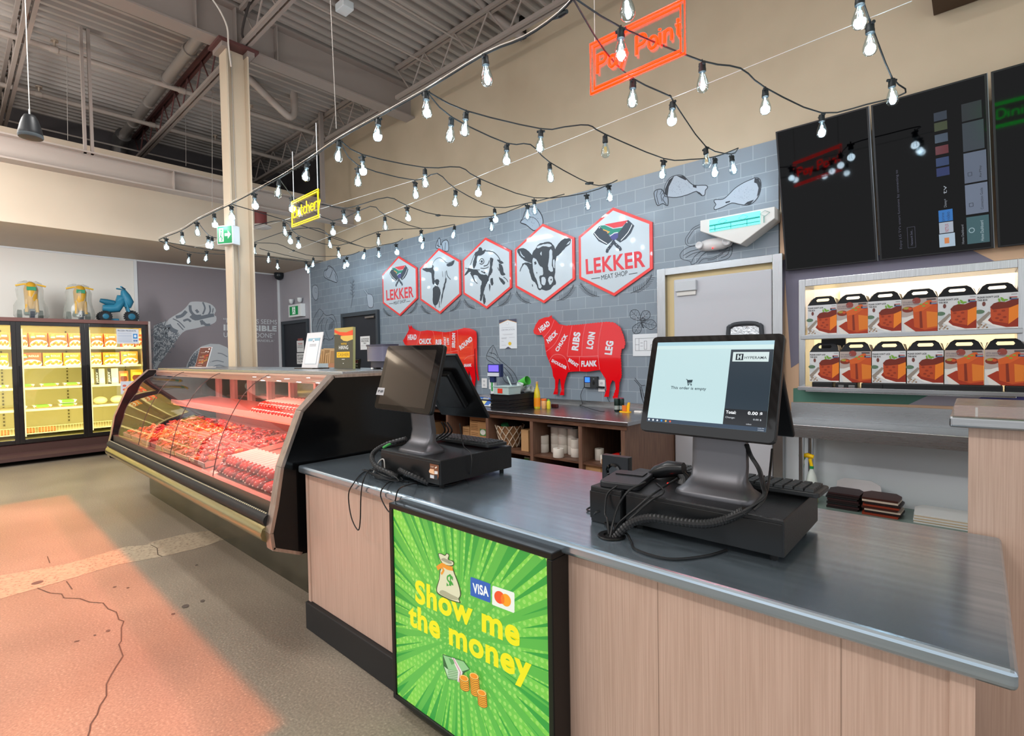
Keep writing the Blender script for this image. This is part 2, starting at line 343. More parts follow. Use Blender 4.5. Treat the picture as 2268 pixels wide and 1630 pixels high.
paper('door_notice', 'white AUTHORIZED PERSONNEL ONLY notice taped on the black double-height door', Q(620, 680, 9.45, [(1685, 620), (1880, 605), (1885, 885), (1690, 895)]), 4.97,
      [('AUTHORIZED', .1, .74, .92, .86, '222222', .02), ('PERSONNEL', .1, .58, .92, .7, '222222', .02), ('ONLY', .35, .42, .65, .54, '222222', .02)], extra=lambda A: A.rect(.05, .3, .95, .31, '555555'))
paper('door_notice', 'upper of two white notices on the black corner door, with red heading', Q(620, 680, 9.45, [(360, 708), (500, 700), (500, 940), (360, 945)]), 5.015,
      [('PLEASE', .2, .66, .8, .8, 'b8383a', .02), ('DOOR MUST', .15, .5, .85, .6, '333333', 0), ('REMAIN SHUT', .12, .36, .88, .46, '333333', 0)])
paper('door_notice', 'lower white KEEP DOOR CLOSED AT ALL TIMES notice on the black corner door', Q(620, 680, 9.45, [(360, 965), (505, 960), (505, 1190), (360, 1192)]), 5.015,
      [('KEEP DOOR', .08, .68, .92, .85, '222222', .02), ('CLOSED', .08, .4, .92, .6, '222222', .03), ('AT ALL TIMES', .08, .14, .92, .3, '222222', .02)])
paper('door_sticker', 'small red and dark sticker above the notices on the corner door', Q(620, 680, 9.45, [(375, 660), (475, 655), (475, 698), (375, 700)]), 5.015, [], 'sticker', '8a4a46')
# cold-room door
cs = steel_v
d3 = struct(G().box(-2.42, -2.33, 4.9, 4.985, 0, 2.34).box(-1.33, -1.25, 4.9, 4.985, 0, 2.34).box(-2.33, -1.33, 4.9, 4.985, 2.27, 2.34).build('door_3', cs, bev=.003))
struct(G().box(-2.24, -1.335, 4.9, 4.98, .02, 2.215).build('door_leaf', M('b6b7bd', .4), d3, bev=.01))
struct(G().box(-2.33, -2.25, 4.95, 4.984, 0, 2.215).box(-2.33, -1.33, 4.95, 4.984, 2.215, 2.27).build('door_gasket', M('cdb98c', .5), d3))
G().box(-2.21, -2.0, 4.86, 4.9, 2.09, 2.19).build('door_closer', M('b9bcc0', .4), d3, bev=.006)
G().box(-2.2, -2.01, 4.885, 4.9, 2.05, 2.09).build('closer_plate', alu, d3)
p = [(-1.70, 1.2), (-1.45, 1.2), (-1.45, 1.72), (-1.70, 1.72)]
G().tube([(a, 4.885, b) for a, b in smooth([(-1.705, 1.1, 0), (-1.705, 1.66, 0), (-1.68, 1.725, 0), (-1.62, 1.745, 0), (-1.5, 1.745, 0), (-1.44, 1.725, 0), (-1.415, 1.66, 0), (-1.415, 1.1, 0)], 3) for a, b in [(a[0], a[1])]] if False else
         [(v.x, 4.885, v.y) for v in smooth([(-1.705, 1.1, 0), (-1.705, 1.66, 0), (-1.68, 1.725, 0), (-1.62, 1.745, 0), (-1.5, 1.745, 0), (-1.44, 1.725, 0), (-1.415, 1.66, 0), (-1.415, 1.1, 0)], 3)], .02, 10).build('porthole_gasket', M('3a3d42', .6), d3, sm=50)
G().box(-1.69, -1.43, 4.885, 4.9, 1.1, 1.72).build('porthole_foil', M('c9ccd0', .25, 1, bump=(22, 1)), d3)
# ---- window opening with steel frame and bright room behind
wz0, wz1 = 1.17, 2.045
w1 = struct(G().box(-1.13, -1.08, 4.93, 5.26, wz0, wz1+.05).box(.21, .27, 4.93, 5.26, wz0, wz1+.05).box(-1.08, .21, 4.93, 5.26, wz1-.01, wz1+.05).box(-1.08, .21, 4.93, 5.26, wz0-.03, wz0-.011).build('window_1', steel_v, bev=.003))
G().box(-1.11, .255, 4.80, 4.99, wz0-.01, wz0+.02).box(-1.1, .235, 4.86, 5.1, 1.585, 1.62).build('window_shelf', steel, w1, bev=.003)
struct(G().box(-2.2, 1.6, 6.6, 6.7, .3, 3.2).box(-2.3, -2.2, 5.25, 6.7, .3, 3.2).box(1.6, 1.7, 5.25, 6.7, .3, 3.2).box(-2.3, 1.7, 5.25, 6.7, 3.0, 3.1).box(-2.3, 1.7, 5.25, 6.7, .2, .3).build('wall_kitchen', M('efe3c4', .6)))
area('kitchen_lamp', (-.4, 6.0, 2.95), (1.6, .5), 75, (1, .94, .82))
# ================================================================ ROOF STEEL, COLUMN, PIPES
tau = M('938881', .5); taul = M('a1958c', .5); redox = M('5d3a38', .5); galv = M('a29b95', .4, .6)
def ibeam(name, label, p0, p1, z0, z1, w, m, axis, t=.02, plates=()):
    g = G()
    if axis == 'y':
        x = p0[0]; g.box(x-w/2, x+w/2, p0[1], p1[1], z0, z0+t).box(x-w/2, x+w/2, p0[1], p1[1], z1-t, z1).box(x-t/2, x+t/2, p0[1], p1[1], z0+t, z1-t)
    r = thing(name, label, 'beam', ((p0[0]+p1[0])/2, (p0[1]+p1[1])/2, z0)); g.build('girder', m, r)
    for y in plates: G().box(p0[0]-w/2+.01, p0[0]+w/2-.01, y-.006, y+.006, z0+t, z1-t).build('stiffener', m, r)
    return r
ibeam('roof_beam', 'deep taupe steel roof girder resting on the pale column', (-6.57, -7), (-6.57, 5.0), 5.18, 5.65, .22, tau, 'y', plates=(2.0, 2.42, 2.9))
ibeam('roof_beam', 'long brown steel beam in front of the cream bulkhead', (-8.3, -7), (-8.3, 5.0), 3.83, 4.12, .2, taul, 'y', plates=(2.2, 2.9))
# bar joists running along the shop
def joist(name, label, y, x0, x1, zb=5.2, zt=5.6, m=tau, mt=None, n=None):
    r = thing(name, label, 'roof joist', ((x0+x1)/2, y, zb))
    for z, mm in ((zb, m), (zt, mt or m)):
        G().box(x0, x1, y-.05, y-.012, z, z+.045).box(x0, x1, y+.012, y+.05, z, z+.045).build('chord', mm, r)
    g = G(); n = n or max(2, int((x1-x0)/.3)); pts = [(x0+(x1-x0)*i/n, y, (zb+.02 if i % 2 else zt+.02)) for i in range(n+1)]
    for a, b in zip(pts, pts[1:]): g.cyl(a, b, .011, 6)
    g.build('web_rods', mt or m, r)
joist('bar_joist', 'open web roof joist left of the pale column', 2.5, -11.6, -6.7, 5.19, 5.6, tau, redox)
joist('bar_joist', 'open web roof joist rising right from the column head', 2.5, -6.45, 3, 5.19, 5.6, tau)
joist('bar_joist', 'open web joist at the far left edge above the hanging speaker', .72, -11.6, -6.7, 5.19, 5.6, tau)
joist('bar_joist', 'open web joist beside the beige wall, left of the deep girder', 4.5, -11.6, -6.7, 5.19, 5.6, tau)
joist('bar_joist', 'open web joist beside the beige wall, right of the deep girder', 4.5, -6.2, 3, 5.19, 5.6, tau)
def pipe(name, label, pts, r, m, cat='pipe', n=10, cpl=()):
    t = thing(name, label, cat, tuple(pts[0])); G().tube(pts, r, n).build('tube', m, t, sm=50)
    for a, b in cpl: G().cyl(a, b, r*1.25, n).build('coupling', m, t, sm=40)
    return t
pipe('conduit', 'fat grey roof duct running beside the joist left of the column', [(-11.6, 2.25, 5.5), (-6.8, 2.25, 5.5)], .07, galv, 'duct', 12, [((x, 2.25, 5.5), (x+.06, 2.25, 5.5)) for x in (-7.6, -8.6, -9.6, -10.6)])
pipe('duct_elbow', 'silver duct elbow at the wall end of the roof duct', smooth([(-11.2, 2.25, 5.5), (-11.55, 2.25, 5.45), (-11.6, 2.25, 5.2), (-11.6, 2.25, 4.62)], 3), .12, M('8b8886', .3, .8), 'duct', 12)
for z, x, lb in ((5.42, -8.6, 'nearer pale sprinkler pipe under the roof deck'), (5.42, -10.2, 'farther sprinkler pipe near the dark block wall')):
    t = pipe('sprinkler_pipe', lb, [(x, -7, z), (x, 4.9, z)], .035, taul, 'pipe', 10, [((x, y, z), (x, y+.08, z)) for y in (-.5, 1.0, 2.4, 4.0)])
    for y in (1.05, 3.4):
        G().cyl((x, y, z), (x, y, z+.13), .012, 8).cyl((x, y, z+.1), (x, y, z+.12), .04, 10).build('sprinkler_head', M('c9b9a8', .4, .6), t)
pipe('conduit', 'thin bright conduit along the top of the dark block wall', [(-11.3, -7, 5.3), (-11.3, 4.9, 5.3)], .014, M('cfc6bd', .35, .5), n=6)
for i, (x, z, lb) in enumerate(((-5.6, 5.5, 'thin conduit on the deck just right of the deep girder'), (-4.9, 5.5, 'thin conduit on the deck, second right of the deep girder'), (-3.0, 5.5, 'painted pipe crossing the deck near the top right of the ceiling'))):
    pipe('conduit', lb, [(x, -7, z), (x, 4.95, z)], (.012, .012, .03)[i], taul, n=8)
pipe('vent_pipe', 'cream plastic pipe sloping down to an elbow right of the column', smooth([PX(520, 140, -8.0), PX(560, 182, -8.0), PX(630, 250, -8.0), PX(645, 258, -8.0), PX(652, 245, -8.0), PX(651, 215, -8.0), PX(650, 150, -8.0)], 3), .055, M('a89c93', .5), 'pipe', 12)
pipe('vent_pipe', 'short dark sloping pipe above the neon, ending against the beige wall', [PY(1055, -10, 4.3), PY(1085, 30, 4.6), PY(1158, 84, 4.9)], .05, tau, 'pipe', 10)
# hanger strut down to the brown beam
hx = -8.25; a = PX(185, 62, hx); b = PX(197, 345, hx); hy = (a.y+b.y)/2
t = thing('hanger_strut', 'twin angle hanger strut dropping from the roof onto the brown beam', 'strut', (hx, b.y, 4.12))
for dy in (-.05, .02): G().box(hx-.03, hx+.03, b.y+dy, b.y+dy+.03, 4.1, 5.64).build('angle', tau, t)
t = thing('hanger_strut', 'second hanger strut on the brown beam behind the string lights', 'strut', (-8.25, 4.4, 4.12)); G().box(-8.28, -8.22, 4.37, 4.43, 4.1, 5.64).build('angle', tau, t)
# column
col_m = paint('column_paint', 'cdbda6', .02, .45)
t = thing('steel_column', 'cream painted steel column rising from behind the meat case', 'column', (-6.57, 2.42, 0))
G().box(-6.68, -6.46, 2.295, 2.312, 0, 5.15).box(-6.68, -6.46, 2.528, 2.545, 0, 5.15).box(-6.578, -6.562, 2.312, 2.528, 0, 5.15).build('shaft', col_m, t)
G().box(-6.75, -6.39, 2.2, 2.64, 5.15, 5.18).build('cap_plate', redox, t)
G().box(-6.72, -6.42, 2.24, 2.32, 5.1, 5.15).box(-6.72, -6.42, 2.52, 2.6, 5.1, 5.15).build('bracket', tau, t)
pipe('wall_cable', 'grey cable running down the web of the cream column', [(-6.54, 2.38, 5.1), (-6.54, 2.38, 3.2), (-6.54, 2.40, 2.6), (-6.54, 2.37, 1.9), (-6.54, 2.38, 1.42)], .007, M('b5ada2', .6), 'cable', 6)
pipe('ceiling_cable', 'pale cable looping down from the roof to the top of the column', smooth([PX(460, -15, -6.2), PX(485, 20, -6.2), PX(503, 60, -6.25), PX(506, 100, -6.35), PX(512, 148, -6.42)], 4), .009, M('cfc7bd', .5), 'cable', 6)
pipe('ceiling_cable', 'dark cable dropping beside the joist onto the column head', smooth([PX(560, -12, -6.2), PX(545, 30, -6.25), PX(536, 75, -6.35), PX(548, 92, -6.4)], 4), .014, M('3a3432', .6), 'cable', 6)
# hanging pendant speaker
c0 = PZ(67, 281, 3.4); c0 = CAMP+(c0-CAMP)*.93; ks = .47
sp = thing('pendant_speaker', 'black pendant loudspeaker hanging on a wire above the freezers', 'speaker', tuple(c0))
k = .0062*5.6/5.6; r = .155
G().lathe([(a*ks, b*ks) for a, b in [(.03, .19), (.07, .18), (.10, .12), (.13, .02), (.15, -.08), (.158, -.13), (.15, -.165)]], c0, 24).build('housing', M('1c1f22', .45), sp, sm=50)
G().lathe([(a*ks, b*ks) for a, b in [(.158, -.125), (.16, -.15), (.15, -.175), (.12, -.182)]], c0, 24).build('grille_ring', M('4b5458', .5), sp, sm=50)
G().tube([c0+Vector((0, 0, .088)), c0+Vector((0, 0, .13))], .007, 8).build('carabiner', M('b8b8b8', .3, 1), sp)
pipe('hanging_wire', 'steel wire holding the pendant loudspeaker', [c0+Vector((0, 0, .13)), Vector((c0.x, c0.y, 5.66))], .003, M('d0ccc6', .4, .7), 'wire', 5)
for x, y0, y1, X_, lb in ((150, 140, 310, -8.6, 'thin wire hanging left of the strut'), (412, 238, 368, -9.0, 'thin wire in front of the dark block wall'), (741, 0, 285, -3.9, 'long wire dropping to the string light junction'), (470, 140, 460, -8.0, 'long slanting wire left of the column')):
    a = PX(x if x != 741 else 725, y0, X_); b = PX(x if x != 741 else 745, y1, X_)
    a = Vector((a.x, a.y, 5.66)); pipe('hanging_wire', lb, [a, b], .0035, M('a09a94', .5, .4), 'wire', 5)
a = PZ(763, 15, 5.6)
t = thing('junction_box', 'small white junction box under the roof deck', 'junction box', tuple(a)); G().box(a.x-.09, a.x+.09, a.y-.07, a.y+.07, a.z-.05, a.z+.04).build('box', M('d6dde0', .5), t, bev=.008)
a = PZ(1230, 35, 5.2)
t = thing('junction_box', 'dark damper box at the top right corner of the beige wall', 'box'); p = PY(2066, 22, 4.9); t.location = p
G().box(p.x, p.x+.35, 4.75, 4.995, p.z, p.z+.4).build('housing', M('4a3626', .6), t, bev=.005)
p = PY(575, 470, 3.2)
t = thing('sprinkler_drop', 'dark red pipe drop with flange behind the column', 'pipe', tuple(PX(578, 500, -8.5)))
q = PX(578, 500, -8.5); G().cyl(q, q+Vector((0, 0, .55)), .09, 14).build('drop_pipe', M('6d3230', .5), t, sm=40); G().lathe([(.09, .02), (.15, 0), (.16, -.02), (.12, -.04)], q, 16).build('flange', M('b0a49c', .4), t, sm=40)
# bracket by string light start
p = PY(1297, 40, 4.4)
t = thing('wall_bracket', 'black bracket arm on the beige wall left of the neon sign', 'bracket', tuple(PY(1160, 60, 4.95)))
a, b = PY(1158, 38, 4.97), PY(1160, 84, 4.97); G().box(a.x-.03, a.x+.03, 4.93, 5.0, b.z, a.z).build('arm', black, t)
# bay 2 studs left of beige wall end
g = G()
for x in (-9.45, -9.75, -10.1): g.box(x, x+.05, 5.28, 5.35, 3.4, 5.65)
tag(g.build('metal_studs', M('5c6a6e', .35, .7)), 'bare metal wall studs at the left end of the beige wall', 'studs')
# ================================================================ STRING LIGHTS
bulb_glass = glassmat('bulb_glass', 'eaf6fa', .75, .90, .05)
fil = M('dcefff', .5, em=12); filoff = M('d9a630', .4, em=.5); sock = M('1c2224', .5)
def make_bulb(lit):
    r = thing('filament_bulb', 'x', 'light bulb')
    G().lathe([(.010, .0), (.019, -.002), (.0195, -.03), (.021, -.033), (.021, -.05), (.017, -.052)], (0, 0, 0), 12).cyl((-.03, 0, -.008), (.03, 0, -.008), .009, 8).cyl((0, 0, 0), (0, 0, .018), .005, 6).build('socket', sock, r, local=True, sm=40)
    G().lathe([(.014, -.05), (.016, -.06), (.024, -.082), (.032, -.108), (.0345, -.126), (.0315, -.144), (.022, -.157), (.009, -.163), (.001, -.164)], (0, 0, 0), 14).build('glass_bulb', bulb_glass, r, local=True, sm=60)
    g = G()
    for a in range(4):
        t = math.pi/2*a+.4; g.cyl((.007*math.cos(t), .007*math.sin(t), -.078), (.012*math.cos(t), .012*math.sin(t), -.128), .0015 if lit else .0015, 5)
    g.build('filament', fil if lit else filoff, r, local=True)
    g = G().cyl((0, 0, -.052), (0, 0, -.08), .005, 6); g.build('glass_stem', M('b9c4c8', .3), r, local=True)
    return r
PB = {True: make_bulb(True), False: make_bulb(False)}; used = {True: False, False: False}
ld = bpy.data.lights.new('bulb_light', 'POINT'); ld.energy = 2.0; ld.shadow_soft_size = .03; ld.color = (.78, .9, 1)
ZS = 3.17
def sky(x, y, z=None):
    p = PZ(x, y, z or (ZS if y < 540 else ZS-.02))
    if p.y > 4.86: p = PY(x, y, 4.86)
    if p.x < -9.6: p = PX(x, y, -9.6)
    return p
cordm = M('23282a', .6)
def strand(name, label, pts, r=.0048, m=None):
    P = [sky(*p) for p in pts]; o = G().tube(smooth(P, 3), r, 6).build(name, m or cordm, sm=60); return tag(o, label, 'cable')
main = [(1285, -22), (1236, 32), (1160, 84), (1074, 120), (943, 200), (838, 259), (751, 308), (680, 356), (618, 395), (563, 425), (512, 452), (474, 470), (436, 489), (403, 510), (368, 524), (352, 531)]
strand('string_light_cord', 'long black main cord running from the top of the picture down to the left bulkhead', main, .0055)
strand('support_wire', 'thin bright wire twisted along the main string light cord', [(x, y-5) for x, y in main], .0022, M('e8ded4', .3, .5))
strands = {
 'upper strand to the wall hook left of the televisions': [(943, 200), (1032, 245), (1198, 285), (1250, 281), (1303, 277), (1340, 297), (1470, 351), (1530, 353), (1584, 347), (1635, 328)],
 'strand ending at the wall hook above the large shop logo': [(943, 200), (1000, 259), (1122, 317), (1175, 320), (1217, 359), (1310, 408), (1348, 407), (1367, 399)],
 'returning strand from the large logo hook to the main cord': [(1367, 399), (1299, 427), (1183, 438), (1061, 395), (1018, 370), (941, 371), (802, 342), (751, 308)],
 'strand passing behind the yellow sign to the middle wall hook': [(751, 308), (793, 366), (919, 399), (968, 384), (1009, 418), (1095, 459), (1168, 450), (1250, 430)],
 'strand from the brown beam end to the middle of the wall': [(714, 452), (760, 461), (793, 455), (858, 437), (901, 455), (970, 476), (1088, 479), (1168, 450)],
 'long low strand crossing right of the column': [(618, 395), (646, 433), (663, 446), (737, 489), (820, 457), (852, 476), (933, 506), (1007, 497)],
 'low strand from the column to the wall above the black door': [(512, 452), (629, 487), (729, 520), (808, 548), (838, 544), (877, 537), (892, 528)],
 'lower strand from the left bulkhead hook behind the column': [(352, 533), (458, 552), (508, 554), (564, 536), (642, 510), (706, 506), (740, 528), (808, 548)],
 'lowest strand above the fist mural': [(352, 533), (419, 558), (508, 564), (600, 570), (614, 572), (684, 580), (716, 578)],
 'short strand right of the column ending at the corner camera': [(564, 538), (614, 540), (650, 555), (694, 567), (768, 566), (796, 557)],
 'strand from the column to the mural corner': [(575, 550), (595, 556), (678, 575), (716, 578)],
 'short strand by the hanging exit sign': [(436, 489), (461, 520), (480, 527)],
 'strand hanging in front of the bulkhead near the butchery sign': [(564, 500), (629, 489), (660, 521), (749, 544), (838, 513), (933, 506)],
 'strand crossing behind the red neon sign to the televisions': [(1272, -5), (1375, 60), (1555, 135), (1640, 151), (1695, 194), (1820, 250), (1920, 231), (2006, 205), (1975, 171), (1927, 48), (1906, -14)],
 'strand running under the red neon sign down to the wall': [(1268, -5), (1340, 113), (1402, 174), (1482, 212), (1490, 222), (1563, 324), (1620, 341), (1635, 328)],
}
for i, (lb, p) in enumerate(strands.items()): strand('string_light_cord', 'black cord of the '+lb, p)
for a, b, lb in (((640, 560), (2020, 2), 'long thin straight wire crossing the whole room to the top right'), ((430, 548), (968, 384), 'thin support wire over the column')):
    pa, pb = sky(*a), sky(*b); pb = PZ(b[0], b[1], 3.2)
    tag(G().tube([pa, pb], .002, 5).build('support_wire', M('cfd4d4', .4, .3)), lb, 'wire')
BULBS = [('on the main cord, %s from the right end', [(1074, 122), (943, 202), (838, 261), (751, 310), (680, 358), (618, 397), (563, 427), (512, 454), (474, 472), (436, 491), (403, 512), (368, 526)]),
 ('on the strand toward the television hook, %s from the left', [(1032, 247), (1198, 287), (1340, 299, 0), (1470, 353), (1584, 349)]),
 ('on the strand ending above the large hexagon logo, %s from the left', [(1000, 261), (1122, 319), (1217, 361), (1348, 409)]),
 ('on the strand returning over the calf hexagon, %s from the right', [(1299, 429), (1183, 440), (1061, 397), (941, 373), (802, 344)]),
 ('on the strand right of the yellow sign, %s from the left', [(793, 370), (919, 401), (1009, 420), (1095, 461), (1168, 452)]),
 ('on the strand from the brown beam end, %s from the left', [(760, 463), (793, 457), (901, 457), (1088, 481)]),
 ('on the strand behind the yellow sign, %s from the left', [(646, 435), (663, 446), (737, 491), (852, 478), (933, 508), (1007, 499)]),
 ('on the low strand over the black door, %s from the left', [(629, 491), (729, 522), (808, 550), (838, 546), (877, 539)]),
 ('on the strand crossing behind the column, %s from the left', [(458, 554), (564, 538), (642, 512)]),
 ('on the lowest strand under the bulkhead, %s from the left', [(419, 560), (614, 574), (684, 584)]),
 ('on the short strand toward the corner camera, %s from the left', [(694, 569), (762, 573), (768, 568)]),
 ('on the strand ending at the mural corner, %s from the left', [(595, 558), (678, 577)]),
 ('on the short strand by the hanging exit sign, %s from the left', [(461, 522), (470, 524)]),
 ('on the strand in front of the bulkhead, %s from the left', [(660, 523), (749, 546), (838, 515), (938, 525)]),
 ('on the strand passing behind the red neon sign, %s from the left', [(1375, 62), (1555, 137), (1695, 196), (1820, 252), (1975, 173), (1927, 50), (1904, -14)]),
 ('on the strand under the red neon sign, %s from the left', [(1402, 176), (1490, 224), (1563, 326, 0), (1620, 343)]),
 ('cut off by the top edge above the red neon sign, %s', [(1385, -40)])]
ORD = 'first second third fourth fifth sixth seventh eighth ninth tenth eleventh twelfth'.split()
for txt, L in BULBS:
    for i, b in enumerate(L):
        lit = len(b) < 3; p = sky(b[0], b[1]+2); lab = ('lit' if lit else 'unlit amber')+' teardrop bulb '+txt % ORD[i]
        if not used[lit]: o = PB[lit]; used[lit] = True; o.location = p; o['label'] = lab
        else: o = dup(PB[lit], p, random.uniform(0, 3), lab)
        o['group'] = 'filament bulbs on the string lights'
        o.rotation_euler = (random.uniform(-.12, .12), random.uniform(-.12, .12), random.uniform(0, 3))
        if lit:
            l = bpy.data.objects.new('bulb_light', ld); COL.objects.link(l); l.location = p-Vector((0, 0, .115))
# black connector plugs
for x, y, lb in ((650, 555, 'right of the column'), (970, 477, 'over the second hexagon'), (1305, 406, 'left of the large logo hook'), (1240, 33, 'beside the red neon sign')):
    p = sky(x, y); t = thing('cord_connector', 'black plug connector in a string light cord '+lb, 'connector', tuple(p)); G().tube([p+Vector((-.05, .01, .01)), p, p+Vector((.05, -.01, -.01))], [.008, .015, .01], 8).build('plug', sock, t)
# ================================================================ NEON SIGNS
def arc(cx, cy, rx, ry, a0, a1, n=10): return [(cx+rx*math.cos(math.radians(a0+(a1-a0)*i/n)), cy+ry*math.sin(math.radians(a0+(a1-a0)*i/n))) for i in range(n+1)]
GL = {'P': (.62, [[(0, 0), (0, 1)]+[(.25, 1)]+arc(.3, .75, .25, .25, 90, -90)+[(0, .5)]]),
 'B': (.62, [[(0, 0), (0, 1), (.25, 1)]+arc(.28, .76, .22, .24, 90, -90)+[(0, .52)], [(.28, .52)]+arc(.3, .26, .26, .26, 90, -90)+[(0, 0)]]),
 'D': (.66, [[(0, 0), (0, 1), (.2, 1)]+arc(.2, .5, .38, .5, 90, -90)+[(0, 0)]]),
 'a': (.58, [arc(.25, .3, .22, .3, 0, 360, 14), [(.49, .6), (.49, 0)]]),
 'y': (.5, [[(0, .6), (.21, .05)], [(.42, .6), (.2, 0), (.08, -.28)]]),
 'o': (.56, [arc(.25, .3, .24, .3, 0, 360, 14)]), 'i': (.16, [[(0, 0), (0, .6)], [(0, .78), (0, .82)]]), 't': (.36, [[(.14, .9), (.14, .12), (.24, 0), (.3, 0)], [(0, .62), (.3, .62)]]),
 'n': (.52, [[(0, 0), (0, .6)], [(0, .35)]+arc(.2, .38, .2, .22, 160, 0, 6)+[(.4, 0)]]),
 'u': (.52, [[(0, .6), (0, .2)]+arc(.2, .2, .2, .2, 180, 360, 6)+[(.4, .6)], [(.4, .2), (.4, 0)]]),
 'c': (.5, [arc(.26, .3, .24, .3, 50, 310)]), 'h': (.52, [[(0, 0), (0, 1)], [(0, .35)]+arc(.2, .38, .2, .22, 160, 0, 6)+[(.4, 0)]]),
 'e': (.54, [[(.02, .32), (.48, .32)]+arc(.25, .3, .23, .3, 10, 310)]), 'r': (.36, [[(0, 0), (0, .6)], [(0, .35), (.08, .52), (.28, .6)]]),
 'g': (.56, [arc(.25, .3, .22, .3, 0, 360, 14), [(.49, .6), (.49, -.15)]+arc(.27, -.12, .22, .18, 0, -150, 6)]), ' ': (.35, [])}
def neon(name, label, A, B, C, D, text, x0, y0, h, col, em, tr=.011, gap=1.0):
    """A bottom left, B bottom right, C top left (world points); text in the unit frame"""
    A, B, C = Vector(A), Vector(B), Vector(C); u = B-A; v = C-A; n = u.cross(v).normalized(); L, Hh = u.length, v.length
    t = thing(name, label, 'sign', tuple(A)); W = lambda x, y, k=0: A+u*(x/L)+v*(y/Hh)+n*k
    G().prism([W(0, 0, -.006), W(L, 0, -.006), W(L, Hh, -.006), W(0, Hh, -.006)], n*.005).build('acrylic_sheet', glassmat('sign_acrylic', 'f4f2f0', .2, .97, .05), t)
    m = M(col, .4, em=em); g = G(); o = .045*Hh/.3
    for k in (.008*Hh/.3, .03*Hh/.3): g.tube([W(k, k, .008), W(L-k, k, .008), W(L-k, Hh-k, .008), W(k, Hh-k, .008)], tr*(.62 if k < .02 else .8), 8, closed=True)
    g.build('neon_border', m, t, sm=50); g = G(); x = x0*L; s = h*Hh
    for ch in text:
        w, st = GL[ch]
        for q in st: g.tube([W(x+a*s*gap, y0*Hh+b*s, .012) for a, b in q], tr*.8, 6)
        x += (w+.1)*s*gap
    g.build('neon_lettering', m, t, sm=50); return t, W, L, Hh
def at(px, py, dep): return CAMP+ray(px, py)*dep
A, B, C = at(1307, 214, 2.98), at(1521, 121, 2.70), at(1303, 101, 2.98)
C = Vector((A.x, A.y, C.z)); tp, Wf, L_, H_ = neon('neon_sign', 'red neon Pay Point sign hanging from the ceiling', A, B, C, None, 'Pay Point', .095, .36, .34, 'ff1400', 13, .0105, .93)
for k in (.06, .94):
    q = Wf(k*L_, H_); pipe('hanging_wire', 'wire holding the red neon sign at its %s corner' % ('left' if k < .5 else 'right'), [q, q+Vector((0, 0, 2.2))], .0025, M('d8d4d0', .4, .5), 'wire', 5)
A, B, C = at(648, 505, 5.35), at(709, 483, 4.70), at(646, 447, 5.35); C = Vector((A.x, A.y, C.z))
tp, Wf, L_, H_ = neon('neon_sign', 'yellow neon Butchery sign beside the cream column', A, B, C, None, 'Butchery', .10, .34, .40, 'ffd900', 2.4, .006, 1.62)
for k in (.08, .95):
    q = Wf(k*L_, H_); pipe('hanging_wire', 'wire holding the yellow neon sign at its %s corner' % ('left' if k < .5 else 'right'), [q, q+Vector((0, 0, .5 if k < .5 else .6))], .004, M('d8dde0', .4, .5), 'wire', 5)
A = Vector((.07, 1.37, 3.24)); B = A+Vector((.78, .06, 0)); C = A+Vector((0, 0, .28)); GL['N'] = (.5, [[(0, 0), (0, .6)]])
tp, Wf, L_, H_ = neon('neon_sign', 'green neon Dining sign, seen only as a reflection in the televisions', A, B, C, None, 'Dining', .12, .36, .36, '10ff50', 12, .009, 1.25)
for k in (.06, .94):
    q = Wf(k*L_, H_); pipe('hanging_wire', 'wire holding the green neon sign at its %s corner' % ('left' if k < .5 else 'right'), [q, Vector((q.x, q.y, 5.66))], .0025, M('d8d4d0', .4, .5), 'wire', 5)
# ================================================================ BRICK WALL: printed sketches
sk = pxart((0, 4.984, 0), (0, -1, 0)); ink = '2d3138'; pale = 'a3adb9'
c5 = lambda p: Q(1420, 360, 4.075, p); c3 = lambda p: Q(1120, 440, 6.27, p); c2 = lambda p: Q(840, 540, 7.0875, p); c6 = lambda p: Q(620, 540, 5.093, p); c1 = lambda p: Q(1060, 640, 5.4, p)
def sm2(p, n=3, closed=True): return [(v.x, v.y) for v in smooth([(a, b, 0) for a, b in p], n, closed)]
def drum(out, hatch):
    sk.poly(sm2(out), pale, 1); sk.line(sm2(out), .007, ink, 2, True)
    for h in hatch: sk.poly(h, ink, 2)
drum(c5([(205, 270), (220, 200), (260, 140), (320, 115), (380, 120), (430, 170), (480, 205), (580, 205), (600, 225), (580, 250), (575, 290), (545, 298), (500, 260), (420, 290), (320, 315), (240, 310), (215, 300)]),
     [c5([(210, 285), (215, 240), (250, 160), (300, 120), (285, 150), (250, 220), (240, 300)]), c5([(320, 118), (380, 122), (415, 150), (400, 160), (350, 135)]), c5([(465, 205), (500, 208), (500, 230), (470, 222)]), c5([(490, 255), (530, 270), (555, 296), (520, 285)])])
sk.poly(sm2(c5([(120, 260), (180, 240), (205, 270), (240, 310), (240, 388), (195, 370), (150, 388), (125, 330)])), '8893a0', 1).line(sm2(c5([(120, 260), (180, 240), (205, 270), (240, 310), (240, 388), (195, 370), (150, 388), (125, 330)])), .008, ink, 2, True)
for q in ([(205, 270), (180, 300), (190, 350)], [(215, 300), (195, 330), (230, 380)], [(150, 250), (140, 300), (160, 380)], [(190, 245), (170, 290)]): sk.line(c5(q), .006, ink, 3, sm=2)
